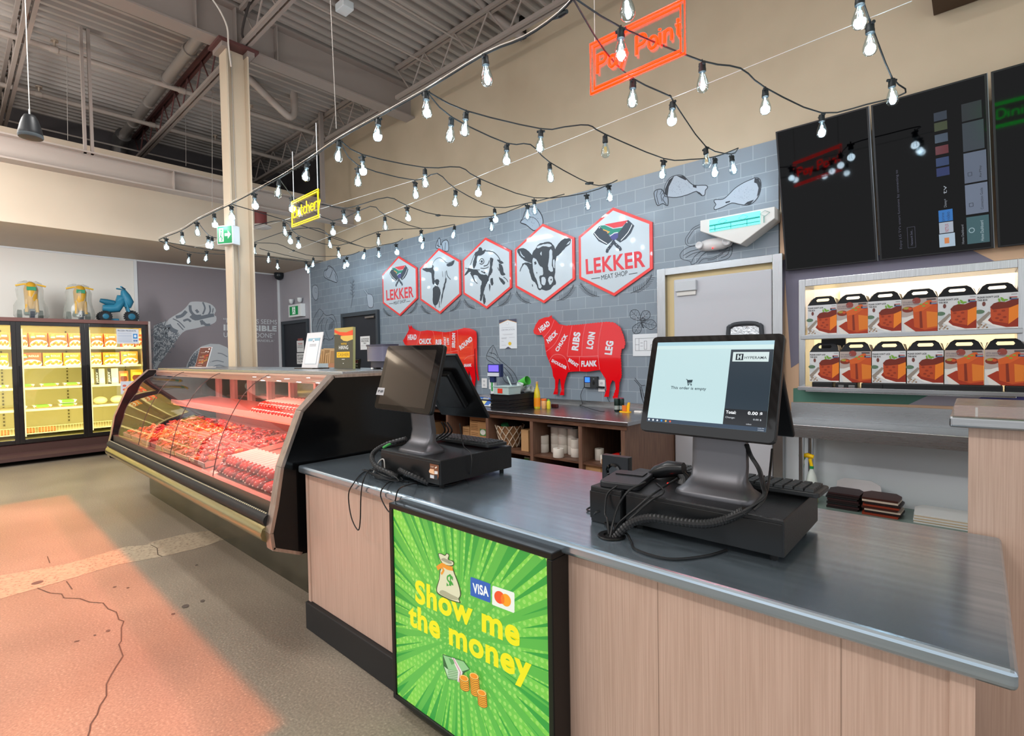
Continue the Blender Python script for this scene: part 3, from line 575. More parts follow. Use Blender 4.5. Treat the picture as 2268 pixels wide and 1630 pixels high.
drum(c5([(1040, 135), (1075, 160), (1080, 230), (1050, 320), (980, 380), (900, 380), (820, 365), (740, 400), (670, 425), (658, 405), (675, 380), (658, 350), (670, 335), (740, 330), (790, 290), (850, 230), (930, 180), (1000, 150)]),
     [c5([(1025, 140), (1060, 145), (1080, 190), (1070, 280), (1045, 310), (1060, 230), (1045, 190), (1020, 180)]), c5([(960, 355), (1020, 335), (985, 378), (930, 380)]), c5([(760, 355), (805, 345), (800, 358), (765, 368)])])
rnd = random.Random(3)
for cx, cy, w, h, n in ((360, 230, 110, 60, 60), (930, 280, 100, 70, 60)):
    for _ in range(n):
        a, r_ = rnd.uniform(0, 6.28), rnd.uniform(0, 1)**.5; x, y = c5([(cx+w*r_*math.cos(a), cy+h*r_*math.sin(a))])[0]; sk.ell(x, y, .45, .4, ink, 3, 5)
# sliced meat drawing by the cold-room door
for q in ([(530, 560), (470, 590), (430, 640), (400, 690), (405, 735), (440, 755), (500, 745), (560, 740)], [(545, 575), (480, 605), (440, 660), (418, 700), (425, 735)], [(350, 830), (380, 790), (440, 760), (520, 750), (570, 755)], [(350, 830), (365, 870), (440, 890), (455, 920), (500, 900), (545, 840), (600, 800)],
          [(380, 840), (450, 800), (540, 780)], [(400, 860), (470, 820), (560, 800)], [(455, 900), (480, 850), (540, 800)], [(520, 910), (560, 870), (650, 860), (760, 800), (820, 790)], [(530, 920), (600, 905), (700, 890), (790, 860), (822, 800), (815, 750), (780, 715)],
          [(600, 880), (660, 870), (740, 820)], [(690, 700), (760, 690), (800, 730), (760, 790), (700, 800)], [(800, 770), (780, 830), (720, 860)]): sk.line(c5(q), .0045, ink, 1, sm=3)
for i in range(16):
    x = 430+i*13; sk.line(c5([(x, 740-i*3), (x+60-i, 640-i*5)]), .0018, '555c66', 1)
# T-bone, chop, ham, herbs on the left half
def outl(pts, w=.008, f=None):
    p = sm2(pts)
    if f: sk.poly(p, f, 1)
    sk.line(p, w, ink, 2, True)
outl(c6([(550, 250), (600, 280), (650, 380), (640, 435), (590, 420), (540, 400), (500, 370), (500, 310), (530, 290)]), .012, '8f9aa6'); outl(c6([(560, 265), (590, 290), (560, 380), (525, 375), (515, 320)]), .006)
sk.line(c6([(600, 290), (560, 400)]), .008, ink, 3).line(c6([(620, 340), (640, 420)]), .012, ink, 3)
outl(c6([(370, 480), (400, 465), (428, 490), (432, 560), (425, 620), (400, 635), (375, 600), (362, 540)]), .009, '95a0ac'); outl(c6([(395, 500), (415, 510), (415, 550), (395, 540)]), .004)
outl(c6([(985, 570), (1040, 580), (1055, 650), (1045, 715), (1000, 710), (985, 640)]), .008, '9aa5b1'); sk.line(c6([(955, 525), (990, 572)]), .022, '9aa5b1', 2); sk.line(c6([(950, 530), (984, 575)]), .006, ink, 3); sk.line(c6([(965, 522), (998, 570)]), .006, ink, 3)
sk.line(c6([(830, 400), (815, 500), (820, 600), (800, 720)]), .007, ink, 2, sm=3)
for k in range(9):
    y = 420+k*20; sk.line(c6([(822, y+18), (840-(k % 2)*44, y+6), (838-(k % 2)*40, y-8), (822, y+18)]), .004, ink, 2)
for q in ([(450, 730), (400, 800), (365, 900), (370, 980), (400, 1050)], [(455, 740), (490, 780), (440, 860), (410, 940)], [(490, 780), (530, 810), (600, 800), (640, 900), (635, 980), (590, 1080)], [(500, 830), (450, 900), (420, 1000), (440, 1100)], [(540, 850), (510, 960), (560, 1080), (600, 1060)], [(560, 830), (610, 870), (615, 960)], [(480, 860), (470, 960), (500, 1060), (460, 1140)], [(470, 1120), (500, 1070), (560, 1090)]): sk.line(c6(q), .008, ink, 1, sm=3)
for i in range(14): sk.line(c6([(560+i*4, 900-i*3), (545+i*4, 980-i*2)]), .003, '444a54', 1)
for i in range(5): sk.line(c6([(500-i*8, 1030+i*20), (450-i*4, 1110+i*14)]), .006, ink, 1)
# leaves, scored steak near middle hook, big bone at centre, garlic near door
for a, b, c in (((1825, 260), (1935, 375), 60), ((2040, 270), (1935, 375), 55), ((2125, 440), (1950, 400), 60), ((1860, 530), (1945, 400), 55), ((1990, 360), (1940, 390), 30)):
    dx, dy = b[0]-a[0], b[1]-a[1]; l = math.hypot(dx, dy); nx, ny = -dy/l*c, dx/l*c
    outl(c1([a, (a[0]+dx*.35+nx, a[1]+dy*.35+ny), b, (a[0]+dx*.35-nx, a[1]+dy*.35-ny)]), .0045); sk.line(c1([a, b]), .003, ink, 2)
    for t in (.25, .45, .65):
        m = (a[0]+dx*t, a[1]+dy*t)
        for s_ in (1, -1): sk.line(c1([(m[0]+dx*.1, m[1]+dy*.1), (m[0]-dx*.06+nx*s_*.7, m[1]-dy*.06+ny*s_*.7)]), .002, ink, 2)
sk.line(c1([(1945, 410), (1975, 470)]), .01, ink, 2)
for q in ([(175, 672), (130, 720), (95, 800), (110, 850), (180, 890), (250, 960), (280, 1040)], [(175, 672), (210, 740), (250, 840), (330, 910), (420, 1000), (470, 1100)], [(95, 800), (170, 820), (260, 890)], [(130, 760), (200, 780), (230, 830)], [(280, 1040), (330, 1120), (440, 1130), (475, 1100)], [(300, 930), (380, 1020), (420, 1110)], [(290, 980), (340, 1060), (380, 1130)], [(175, 690), (150, 780)]): sk.line(c1(q), .007, ink, 1, sm=3)
for q in ([(1870, 1065), (1940, 1150), (1990, 1150)], [(1860, 1085), (1930, 1165), (1930, 1200)], [(1930, 1180), (1945, 1280), (1980, 1380)], [(1945, 1160), (1975, 1280), (1990, 1340)], [(1940, 1200), (1960, 1330)]): sk.line(c1(q), .006, ink, 1, sm=3)
outl(c3([(205, 330), (240, 270), (270, 180), (330, 120), (420, 130), (490, 210), (518, 300), (505, 370), (430, 430), (380, 440), (280, 360)]), .011, '98a6b4')
outl(c3([(205, 330), (300, 255), (400, 270), (460, 340), (465, 410), (390, 440), (290, 370)]), .006)
for _ in range(26): x, y = c3([(rnd.uniform(280, 500), rnd.uniform(200, 400))])[0]; sk.ell(x, y, .6, .5, ink, 3, 5)
outl(c2([(890, 60), (905, -30), (940, -90), (960, -60), (965, 20), (1000, -40), (1060, -60), (1088, 0), (1082, 112), (1010, 110), (940, 80)]), .012, '98a6b4')
for q in ([(920, -60), (930, 60)], [(980, 0), (1000, 100)], [(1040, -20), (1030, 100)], [(905, 20), (960, 50)]): sk.line(c2(q), .011, ink, 3, sm=2)
def sprig(a, b, bend=1):
    (x0, y0), (x1, y1) = a, b; dx, dy = x1-x0, y1-y0; L = math.hypot(dx, dy); nx, ny = -dy/L, dx/L
    f = lambda t: (x0+dx*t+nx*bend*L*.12*math.sin(math.pi*t), y0+dy*t+ny*bend*L*.12*math.sin(math.pi*t))
    sk.line([f(i/6) for i in range(7)], .005, ink, 1)
    for i in range(12):
        t = .1+.88*i/12; p = f(t); l = L*.17*(1.2-t*.5)
        for s_ in (1, -1):
            e = (p[0]+(dx/L*.75+nx*s_*.7)*l, p[1]+(dy/L*.75+ny*s_*.7)*l); sk.line([p, e], .004, ink, 1)
for a, b, k in (((1300, 1360), (1035, 1175), -1), ((1735, 1310), (2035, 1060), 1), ((355, 1455), (145, 1290), -1), ((715, 1420), (950, 1200), 1)): sprig(*c3([a, b]), k)
for a, b, k in (((1855, 990), (2070, 765), 1), ((1520, 1025), (1330, 870), -1), ((1090, 1070), (1275, 870), 1), ((820, 1105), (660, 960), -1), ((440, 1105), (590, 920), 1), ((200, 1140), (65, 1010), -1)): sprig(*c2([a, b]), k)
sk.build('printed_sketches', brickwall)
# ================================================================ HEXAGON SIGNS
def hexsign(label, outer, inner_k=.93):
    O = [PY(x, y, 4.965) for x, y in outer]; cx = sum(p.x for p in O)/6; cz = sum(p.z for p in O)/6; c = Vector((cx, 4.965, cz))
    w = max(p.x for p in O)-min(p.x for p in O); h = max(p.z for p in O)-min(p.z for p in O)
    O = [c+Vector(v) for v in ((0, 0, h/2), (w/2, 0, h/4), (w/2, 0, -h/4), (0, 0, -h/2), (-w/2, 0, -h/4), (-w/2, 0, h/4))]
    t = thing('hexagonal_sign', label, 'sign', (cx, 4.98, cz-h/2), 0, 'hexagonal signs on the brick wall')
    G().prism(O, (0, .018, 0)).build('border', M('e8413f', .25, coat=.4), t)
    I = [c+(p-c)*inner_k+Vector((0, -.002, 0)) for p in O]; G().prism(I, (0, .002, 0)).build('face', M('bcc7cf', .22, coat=.3), t); return t, c
hx5, cc5 = hexsign('large white hexagon sign with the shop logo, rightmost', c3([(1490, 125), (2028, 325), (2040, 970), (1510, 1355), (1022, 1110), (1012, 520)]))
hx4, _ = hexsign('white hexagon sign with a black calf head', c3([(515, 350), (948, 540), (958, 1110), (530, 1455), (133, 1225), (133, 705)]))
hx3, _ = hexsign('white hexagon sign with a chicken head', Q(820, 440, 3.395, [(868, 292), (1057, 385), (1062, 668), (875, 828), (700, 720), (697, 460)]))
hx2, _ = hexsign('white hexagon sign with a pale goat head', c2([(938, 70), (1270, 255), (1275, 790), (948, 1100), (645, 885), (640, 395)]))
hx1, cc1 = hexsign('small-looking white hexagon sign with the shop logo, leftmost', c2([(302, 190), (592, 370), (592, 860), (318, 1132), (60, 940), (55, 480)]))
def logo(t, off):
    A = Art(lambda x, y: PY(x, y, 4.9625)+off, (0, -1, 0)); L = lambda p: c3(p); n1 = '3d4550'
    A.poly(L([(1215, 490), (1300, 380), (1360, 430), (1430, 475), (1440, 520), (1520, 540), (1460, 600), (1400, 645), (1290, 590)]), n1, 1)
    A.poly(L([(1700, 295), (1740, 330), (1787, 375), (1740, 480), (1670, 560), (1590, 610), (1530, 570), (1560, 480), (1620, 400)]), n1, 1)
    A.line(L([(1232, 480), (1300, 560), (1410, 625)]), .008, 'e6ecef', 2, sm=2).line(L([(1755, 360), (1700, 470), (1600, 580)]), .008, 'e6ecef', 2, sm=2)
    A.poly(L([(1310, 375), (1380, 370), (1490, 420), (1625, 402), (1570, 470), (1480, 490), (1435, 505), (1420, 460), (1350, 430)]), '2f8672', 3)
    A.poly(L([(1440, 510), (1480, 485), (1565, 470), (1560, 540), (1500, 590), (1470, 560)]), '4e4f86', 2)
    A.line(L([(1355, 430), (1440, 462), (1412, 478)]), .012, 'e0a04a', 4).line(L([(1450, 520), (1510, 478), (1560, 470)]), .008, 'e6ecef', 4)
    A.poly(L([(1370, 358), (1700, 297), (1625, 385), (1500, 408)]), 'd8464c', 3)
    for p in ((1303, 405), (1685, 330)): A.ell(*L([p])[0], 1.3, 1.3, 'e6ecef', 4, 8)
    A.poly(L([(1475, 600), (1495, 560), (1525, 600), (1450, 700), (1430, 725), (1428, 745), (1405, 757), (1388, 740), (1395, 705)]), n1, 2).poly(L([(1470, 600), (1500, 565), (1530, 610), (1600, 670), (1614, 700), (1600, 725), (1578, 725), (1572, 700), (1540, 680)]), n1, 3)
    for p in ((1460, 645), (1425, 695), (1540, 640), (1578, 680)): A.ell(*L([p])[0], .8, .8, 'cdd5da', 5, 8)
    A.text('LEKKER', *L([(1118, 1052), (1940, 945), (1108, 842)]), 'd8404a', 1, .026)
    A.text('MEAT SHOP', *L([(1330, 1130), (1695, 1062), (1325, 1066)]), '30353a', 1, 0)
    A.line(L([(1190, 1112), (1310, 1098)]), .007, '30353a', 1).line(L([(1710, 1050), (1830, 1030)]), .007, '30353a', 1)
    A.build('artwork', t)
logo(hx5, Vector()); logo(hx1, cc1-cc5)
def heads(t, fn, darks, lights=(), lines=(), dots=()):
    A = pxart((0, 4.9625, 0), (0, -1, 0)); dk_ = '3b4148'
    for p in darks: A.poly(jag(fn(p)), dk_, 1)
    for p in lights: A.poly(jag(fn(p)), 'bcc7cf', 2)
    for p, w in lines: A.line(fn(p), w, dk_, 3, sm=3)
    for p in dots: A.poly(fn(p), dk_, 3)
    A.build('artwork', t)
def jag(p, k=.55):
    q = sm2(p, 4); r = random.Random(int(q[0][0]*10)); return [(x+r.uniform(-k, k), y+r.uniform(-k, k)) for x, y in q]
heads(hx4, c3, [[(160, 710), (230, 685), (300, 710), (350, 765), (375, 790), (370, 850), (380, 900), (320, 880), (250, 850), (190, 790)],
  [(690, 700), (740, 620), (800, 570), (870, 550), (905, 570), (890, 630), (830, 680), (770, 750), (705, 800), (690, 760)],
  [(370, 760), (420, 690), (450, 640), (520, 610), (600, 600), (650, 630), (690, 700), (705, 800), (690, 900), (690, 1000), (680, 1100), (700, 1180), (660, 1210), (620, 1260), (560, 1275), (510, 1260), (460, 1270), (420, 1180), (370, 1130), (340, 1060), (320, 980), (290, 930), (250, 910), (225, 940), (240, 900), (300, 885), (360, 900)]],
  [[(380, 830), (430, 850), (470, 930), (510, 960), (520, 1050), (470, 1080), (480, 1160), (500, 1230), (460, 1240), (440, 1150), (400, 1060), (380, 960)], [(500, 1100), (540, 1090), (560, 1140), (540, 1200), (500, 1180)], [(600, 1090), (640, 1080), (660, 1120), (640, 1180), (610, 1190), (590, 1140)],
   [(440, 665), (520, 635), (600, 628), (640, 655), (600, 668), (520, 660), (450, 690)], [(612, 720), (640, 710), (650, 800), (640, 900), (660, 1000), (620, 1010), (592, 960), (600, 850)], [(200, 720), (230, 780), (270, 820), (215, 790)], [(480, 760), (500, 740), (500, 790)], [(840, 640), (890, 590), (885, 620)], [(655, 860), (680, 850), (680, 960), (660, 940)]],
  [([(700, 700), (760, 600), (830, 550)], .008), ([(200, 1010), (215, 960), (250, 910)], .012), ([(370, 1190), (375, 1220)], .01)], [[(395, 880), (420, 870), (432, 905), (405, 920)], [(425, 1020), (440, 1020), (435, 1050)], [(618, 1120), (645, 1110), (635, 1145)]])
heads(hx3, c2, [[(1565, 60), (1610, 60), (1620, 110), (1660, 90), (1670, 110), (1620, 170), (1540, 200), (1530, 290), (1510, 360), (1480, 390), (1470, 300), (1500, 200), (1500, 140), (1550, 110)], [(1340, 490), (1390, 400), (1400, 380), (1550, 420), (1520, 460), (1420, 440), (1380, 480)],
  [(1430, 450), (1540, 430), (1600, 480), (1690, 490), (1720, 560), (1680, 640), (1650, 720), (1630, 800), (1600, 900), (1580, 860), (1590, 760), (1590, 680), (1610, 600), (1570, 550), (1540, 500), (1480, 500), (1520, 600), (1560, 630), (1500, 600), (1460, 520)], [(1640, 790), (1660, 830), (1670, 900), (1650, 950), (1630, 900)],
  [(1740, 220), (1790, 240), (1770, 360), (1780, 430), (1740, 500), (1690, 580), (1720, 450), (1740, 330)], [(1880, 310), (1940, 360), (1950, 440), (1980, 480), (1930, 500), (1890, 440)], [(1880, 520), (1960, 580), (1975, 620), (1945, 640), (1900, 580)], [(1850, 250), (1900, 260), (1955, 300), (1900, 312)], [(1740, 560), (1780, 540), (1790, 640), (1760, 650)], [(1725, 640), (1745, 650), (1735, 750)]], [],
  [([(1570, 280), (1590, 240), (1630, 240), (1645, 290), (1610, 320), (1575, 305)], .012), ([(1650, 110), (1780, 125), (1860, 190), (1900, 260)], .012), ([(1430, 330), (1480, 200), (1500, 160)], .008), ([(1640, 350), (1700, 330), (1730, 260)], .014), ([(1590, 380), (1660, 385), (1720, 360)], .01), ([(1600, 430), (1660, 460), (1650, 440)], .014), ([(1950, 520), (2000, 560), (2020, 600)], .01), ([(1860, 370), (1880, 420)], .01), ([(1350, 380), (1420, 400), (1580, 410)], .01)], [[(1590, 260), (1620, 255), (1628, 290), (1600, 300)]])
heads(hx2, c2, [[(680, 390), (740, 380), (820, 370), (835, 330), (850, 350), (850, 400), (870, 440), (860, 500), (870, 560), (860, 640), (830, 600), (815, 460), (740, 440), (690, 410)], [(1060, 320), (1110, 300), (1180, 260), (1165, 320), (1120, 350), (1070, 350)], [(870, 580), (910, 555), (940, 580), (930, 640), (900, 650)], [(845, 700), (900, 660), (940, 690), (960, 740), (950, 850), (900, 960), (850, 940), (840, 800)], [(1040, 520), (1055, 560), (1040, 650), (1010, 760), (980, 900), (960, 1000), (975, 840), (1000, 700), (1030, 580)]], [],
  [([(835, 350), (850, 290), (900, 235), (960, 220), (1020, 265), (1060, 300), (1110, 292), (1180, 258)], .008), ([(1055, 420), (1070, 500), (1120, 560)], .012), ([(1040, 430), (1035, 520)], .007), ([(880, 650), (870, 700)], .016), ([(870, 960), (890, 1000)], .01), ([(945, 900), (940, 1000)], .012), ([(990, 430), (1000, 520)], .006)])
# ================================================================ ACRYLIC MEAT CHARTS
acr = M('dd0d18', .12, coat=.6)
def chart(label, outlines, fn, lines, words, tab):
    O = [[PY(x, y, 4.945) for x, y in fn(o)] for o in outlines]; xs = [p.x for o in O for p in o]; zs = [p.z for o in O for p in o]
    t = thing('meat_cut_chart', label, 'sign', (sum(xs)/len(xs), 4.97, min(zs))); g = G()
    for o in O: g.prism(o, (0, .01, 0))
    g.build('acrylic_cutout', acr, t); g = G()
    for x, y in tab: p = PY(x, y, 4.955); g.cyl(p, p+Vector((0, .03, 0)), .01, 8)
    g.build('standoff_pin', alu, t)
    A = pxart((0, 4.9445, 0), (0, -1, 0))
    for l in lines: A.line(fn(l), .006, 'e8757a', 1, sm=3)
    for s_, a, b, c in words: A.text(s_, *fn([a, b, c]), 'd9dce4', 2, .05)
    A.build('lettering', t)
sheep = [(655, 500), (680, 430), (720, 370), (790, 340), (840, 335), (870, 315), (875, 345), (920, 375), (960, 420), (1060, 440), (1200, 430), (1380, 410), (1540, 395), (1620, 405), (1690, 460), (1730, 560), (1750, 650), (1735, 710), (1705, 715), (1695, 800), (1700, 900), (1705, 1040), (1680, 1120), (1670, 1240), (1655, 1305), (1605, 1305), (1640, 1200), (1630, 1110), (1600, 1090), (1570, 1150), (1555, 1290), (1500, 1290), (1530, 1200), (1520, 1080), (1450, 970), (1400, 975), (1300, 990), (1200, 985), (1100, 990), (1065, 1000), (1040, 1070), (1020, 1150), (1020, 1270), (970, 1270), (990, 1200), (975, 1080), (960, 1070), (945, 1150), (945, 1260), (892, 1260), (915, 1180), (915, 1090), (890, 1040), (880, 960), (850, 880), (815, 800), (795, 700), (785, 600), (760, 550), (700, 550), (665, 535)]
def woolly(p, a, b, k=7):
    out = []
    for i, (x, y) in enumerate(p):
        out.append((x, y))
        if a <= i < b:
            x1, y1 = p[(i+1) % len(p)]; n = max(2, int(math.hypot(x1-x, y1-y)/28))
            for j in range(1, n*2): t = j/(n*2); d = k if j % 2 else 0; L = math.hypot(x1-x, y1-y); out.append((x+(x1-x)*t+(y1-y)/L*d, y+(y1-y)*t-(x1-x)/L*d))
    return out
sheep = woolly(woolly(sheep, 38, 38+0), 9, 26)
chart('red acrylic sheep chart lettered HEAD NECK CHUCK RIBS LOIN LEG', [sheep], c1,
 [[(905, 370), (860, 480), (780, 580)], [(1005, 440), (960, 570), (900, 670), (805, 750)], [(1118, 440), (1085, 600), (1060, 800)], [(1280, 415), (1245, 600), (1235, 800)], [(1480, 400), (1440, 600), (1430, 800), (1448, 960)], [(1060, 805), (1250, 808), (1435, 800)], [(1207, 810), (1205, 900), (1210, 985)], [(845, 860), (890, 795), (950, 780), (1010, 800), (1050, 850), (1085, 970)]],
 [('HEAD', (742, 525), (860, 430), (713, 470)), ('NECK', (835, 655), (952, 535), (808, 605)), ('CHUCK', (950, 755), (1070, 555), (912, 730)), ('RIBS', (1192, 740), (1222, 520), (1110, 728)), ('LOIN', (1365, 722), (1400, 520), (1285, 710)), ('LEG', (1595, 790), (1618, 625), (1505, 780)), ('SHOULDER', (868, 870), (1045, 965), (882, 835)), ('BREAST', (1070, 865), (1182, 942), (1086, 825)), ('FLANK', (1228, 930), (1415, 925), (1228, 860))],
 c1([(1030, 850), (1050, 830)]))
c4 = lambda p: Q(880, 700, 9.055, p)
chart('red acrylic cow chart lettered HEAD CHUCK RIB SIRLOIN ROUND', [[(110, 490), (150, 430), (200, 340), (235, 270), (222, 175), (250, 240), (268, 185), (300, 240), (370, 280), (460, 305), (600, 285), (750, 300), (960, 325), (1080, 310), (1210, 275), (1340, 235), (1440, 245), (1520, 270), (1575, 310), (1590, 400), (1590, 640), (1545, 660), (1545, 1000), (1565, 1250), (1540, 1440), (1520, 1500), (1450, 1500), (1490, 1400), (1490, 1250), (1430, 1090), (1420, 1250), (1370, 1440), (1335, 1440), (1340, 1200), (1290, 1020), (1180, 1010), (840, 960), (560, 980), (540, 1440), (480, 1440), (470, 1100), (400, 1100), (380, 1440), (320, 1440), (310, 1000), (260, 760), (200, 600), (150, 570)],
  [(1560, 642), (1591, 642), (1600, 1050), (1635, 1295), (1612, 1290), (1575, 1080)]], c4,
 [[(460, 310), (440, 430), (380, 600)], [(710, 300), (740, 400), (760, 560)], [(905, 320), (915, 560), (900, 720)], [(1055, 315), (1065, 560), (1070, 700)], [(1210, 280), (1215, 500), (1220, 690)], [(870, 735), (1050, 720), (1210, 690)], [(1215, 690), (1235, 850), (1275, 1010)], [(1340, 880), (1420, 810), (1550, 780)]],
 [('HEAD', (210, 480), (385, 475), (210, 372)), ('CHUCK', (440, 565), (685, 560), (440, 455)), ('RIB', (770, 575), (890, 570), (770, 470)), ('SHORT', (978, 610), (978, 420), (932, 605)), ('LOIN', (1040, 575), (1035, 445), (995, 570)), ('SIRLOIN', (1160, 640), (1165, 345), (1092, 630)), ('ROUND', (1270, 690), (1515, 490), (1235, 600)), ('SHORT', (855, 850), (970, 845), (855, 795)), ('PLATE', (855, 950), (970, 945), (855, 890)), ('FLANK', (1170, 970), (1170, 755), (1110, 965)), ('SHANK', (1338, 1022), (1490, 1015), (1338, 960))],
 c4([(1250, 1000), (1275, 1005)]))
# certificate and floor plan
def cert(A):
    A.poly([(0, 1), (1, 1), (1, .87), (.5, .98), (0, .87)], '4c4e63', 1).line([(0, .87), (.5, .98), (1, .87)], .006, 'd8a05a', 2)
    A.poly([(.33, 0), (.68, 0), (.5, .07)], '4c4e63', 1).ell(.6, .17, .09, .06, 'e3bd35', 2).ell(.48, .86, .08, .05, 'c4c4cc', 2); A.ell(.48, .86, .06, .038, 'e6e6e8', 3)
    for y, a, b in ((.72, .14, .86), (.5, .18, .82), (.47, .25, .75), (.38, .12, .45), (.36, .12, .4), (.38, .55, .88), (.34, .12, .42), (.26, .12, .25), (.12, .12, .4)): A.rect(a, y-.004, b, y+.004, 'a5a5ae', 1)
paper('wall_certificate', 'framed white certification sheet with navy corners and gold seal', c1([(248, 375), (455, 355), (462, 710), (255, 715)]), 4.98, [('CERTIFICATION', .12, .62, .88, .67, '8a8a98', 0)], 'certificate', 'd9dde2', cert)
def plan(A):
    for q in ([(.1, .25), (.1, .8), (.95, .8), (.95, .25), (.1, .25)], [(.25, .8), (.25, .25)], [(.1, .52), (.25, .52)], [(.45, .3), (.45, .68), (.55, .68), (.55, .3), (.45, .3)], [(.3, .6), (.4, .6)], [(.3, .45), (.4, .45)], [(.7, .25), (.7, .5)], [(.7, .5), (.95, .5)]): A.line(q, .003, '5a6068', 1)
paper('floor_plan_sheet', 'white paper with a floor plan beside the steel door frame', c1([(1845, 545), (2150, 530), (2155, 800), (1850, 802)]), 4.98, [], 'poster', 'd7dbdf', plan)
# outlets
def outlet(x0, y0, x1, y1, lb):
    a, b = PY(x0, y1, 4.975), PY(x1, y0, 4.975); t = thing('wall_outlet', lb, 'outlet', (a.x, 4.98, a.z)); G().box(a.x, b.x, 4.974, 4.984, a.z, b.z).build('cover_plate', M('dcdcdc', .4), t, bev=.002)
    A = loc_art((a.x, 4.9738, a.z), (b.x-a.x, 0, 0), (0, 0, b.z-a.z))
    for y in (.3, .7): A.ell(.5, y, .22, .13, 'c4c4c6', 1); A.rect(.4, y-.04, .43, y+.05, '44484c', 2); A.rect(.57, y-.04, .6, y+.05, '44484c', 2)
    A.build('sockets', t)
outlet(1325, 841, 1340, 867, 'white double outlet beside the fingerprint clock')
outlet(1067, 838, 1078, 859, 'white double outlet right of the red cow tail')
outlet(1083, 841, 1092, 862, 'white double outlet behind the scale display pole')
# fingerprint clock
a, b = PY(1294, 859, 4.95), PY(1323, 834, 4.95); t = thing('time_clock', 'black fingerprint time clock with a blue screen under the sheep belly', 'time clock', (a.x, 4.98, a.z))
G().box(a.x, b.x, 4.94, 4.984, a.z, b.z).build('housing', M('2e3134', .4), t, bev=.006)
A = loc_art((a.x, 4.9395, a.z), (b.x-a.x, 0, 0), (0, 0, b.z-a.z), mat=lambda c: M(c, .4, em=1.2 if c == '2f6cf0' else 0)); A.rect(.1, .5, .47, .92, '2f6cf0', 1)
for i in range(4):
    for j in range(3): A.rect(.1+i*.1, .1+j*.12, .17+i*.1, .18+j*.12, '9aa0a4', 1)
A.ell(.76, .45, .09, .17, '111315', 1); A.ell(.76, .8, .05, .05, '6a6f73', 1); A.build('panel', t)
pipe('power_cable', 'thin black cable looping from the fingerprint clock to the back counter', smooth([PY(1294, 856, 4.96), PY(1286, 875, 4.96), PY(1290, 895, 4.95), Vector((PY(1300, 905, 4.93).x, 4.8, .912)), PZ(1330, 911, .912), PY(1353, 907, 4.94), PY(1352, 895, 4.965), PY(1345, 880, 4.965), PY(1340, 862, 4.965)], 3), .003, black, 'cable', 5)
a = PY(1322, 857, 4.95); t = thing('power_adapter', 'black plug adapter between the clock and outlet', 'plug', tuple(a)); G().cyl(a, a+Vector((.1, -.005, -.003)), .012, 10).build('plug_body', black, t, sm=40)
# exit sign on corner wall, dome camera, exit sign hanging at column
def exitart(A):
    A.rect(0, 0, 1, 1, '0f8a4a', 1); A.poly([(.32, .1), (.68, .1), (.68, .92), (.32, .92)], 'e9f5ee', 2); m_ = '0f8a4a'
    A.ell(.52, .82, .06, .05, m_, 3, 8).line([(.5, .72), (.46, .45)], .02, m_, 3).line([(.46, .45), (.58, .3), (.54, .14)], .014, m_, 3).line([(.46, .45), (.38, .3), (.34, .2)], .014, m_, 3).line([(.5, .7), (.6, .58), (.64, .52)], .012, m_, 3)
a, b = PY(644, 699, 4.95), PY(662, 677, 4.95); t = thing('exit_sign', 'green running man exit sign with two emergency lamps above the black corner door', 'exit sign', (a.x, 5.02, a.z-.05))
G().box(a.x-.06, b.x+.12, 4.93, 5.03, a.z-.04, b.z+.04).build('housing', M('e8ecec', .4), t, bev=.006)
A = loc_art((a.x, 4.929, a.z), (b.x-a.x, 0, 0), (0, 0, b.z-a.z), mat=lambda c: M(c, .4, em=.15)); exitart(A); A.build('pictogram', t)
for x in (a.x+.02, b.x+.02): G().lathe([(.02, 0), (.045, .03), (.05, .09)], (x, 4.96, b.z+.07), 12, axis='z').build('emergency_lamp', M('dfe3e4', .3), t, sm=40)
p = PX(618, 612, -11.3); t = thing('dome_camera', 'black dome security camera in the corner under the ceiling', 'camera', tuple(p)); G().lathe([(.09, .09), (.1, .06), (.1, 0), (.08, -.05), (.03, -.08), (.001, -.085)], p, 16).build('dome', M('22272b', .25), t, sm=50)
e = [PX(483, 505, -6.45), PX(507, 500, -6.45)]
t = thing('exit_sign', 'green exit sign with arrow hanging left of the cream column', 'exit sign', tuple(PX(494, 545, -6.45)))
A_, B_, C_, D_ = [at(x, y, d) for x, y, d in ((483, 540, 6.0), (514, 529, 5.95), (483, 503, 6.0), (514, 490, 5.95))]; u = Vector(((B_-A_).x, (B_-A_).y, 0)); v = Vector((0, 0, (C_-A_).z)); n = u.cross(v).normalized()
G().prism([A_-u*.06-v*.06, A_+u*1.06-v*.06, A_+u*1.06+v*1.06, A_-u*.06+v*1.06], -n*.11).build('housing', M('d8dee2', .4), t, bev=.005)
A = loc_art(A_+n*.002, u, v, mat=lambda c: M(c, .4, em=.15)); A.rect(0, 0, 1, 1, '12834a', 1); A.rect(.08, .1, .42, .9, 'e9f5ee', 2); mm = '12834a'; A.ell(.27, .78, .05, .06, mm, 3, 8).line([(.27, .68), (.22, .45), (.32, .3), (.28, .14)], .012, mm, 3).line([(.22, .45), (.14, .3)], .01, mm, 3)
A.poly([(.5, .42), (.72, .42), (.72, .25), (.94, .5), (.72, .75), (.72, .58), (.5, .58)], 'e9f5ee', 2); A.build('pictogram', t)
G().cyl(A_+u*.9+v*1.06-n*.05, A_+u*.9+v*1.06-n*.05+Vector((0, 0, .12)), .02, 8).build('mounting_stub', M('d8dee2', .4), t)
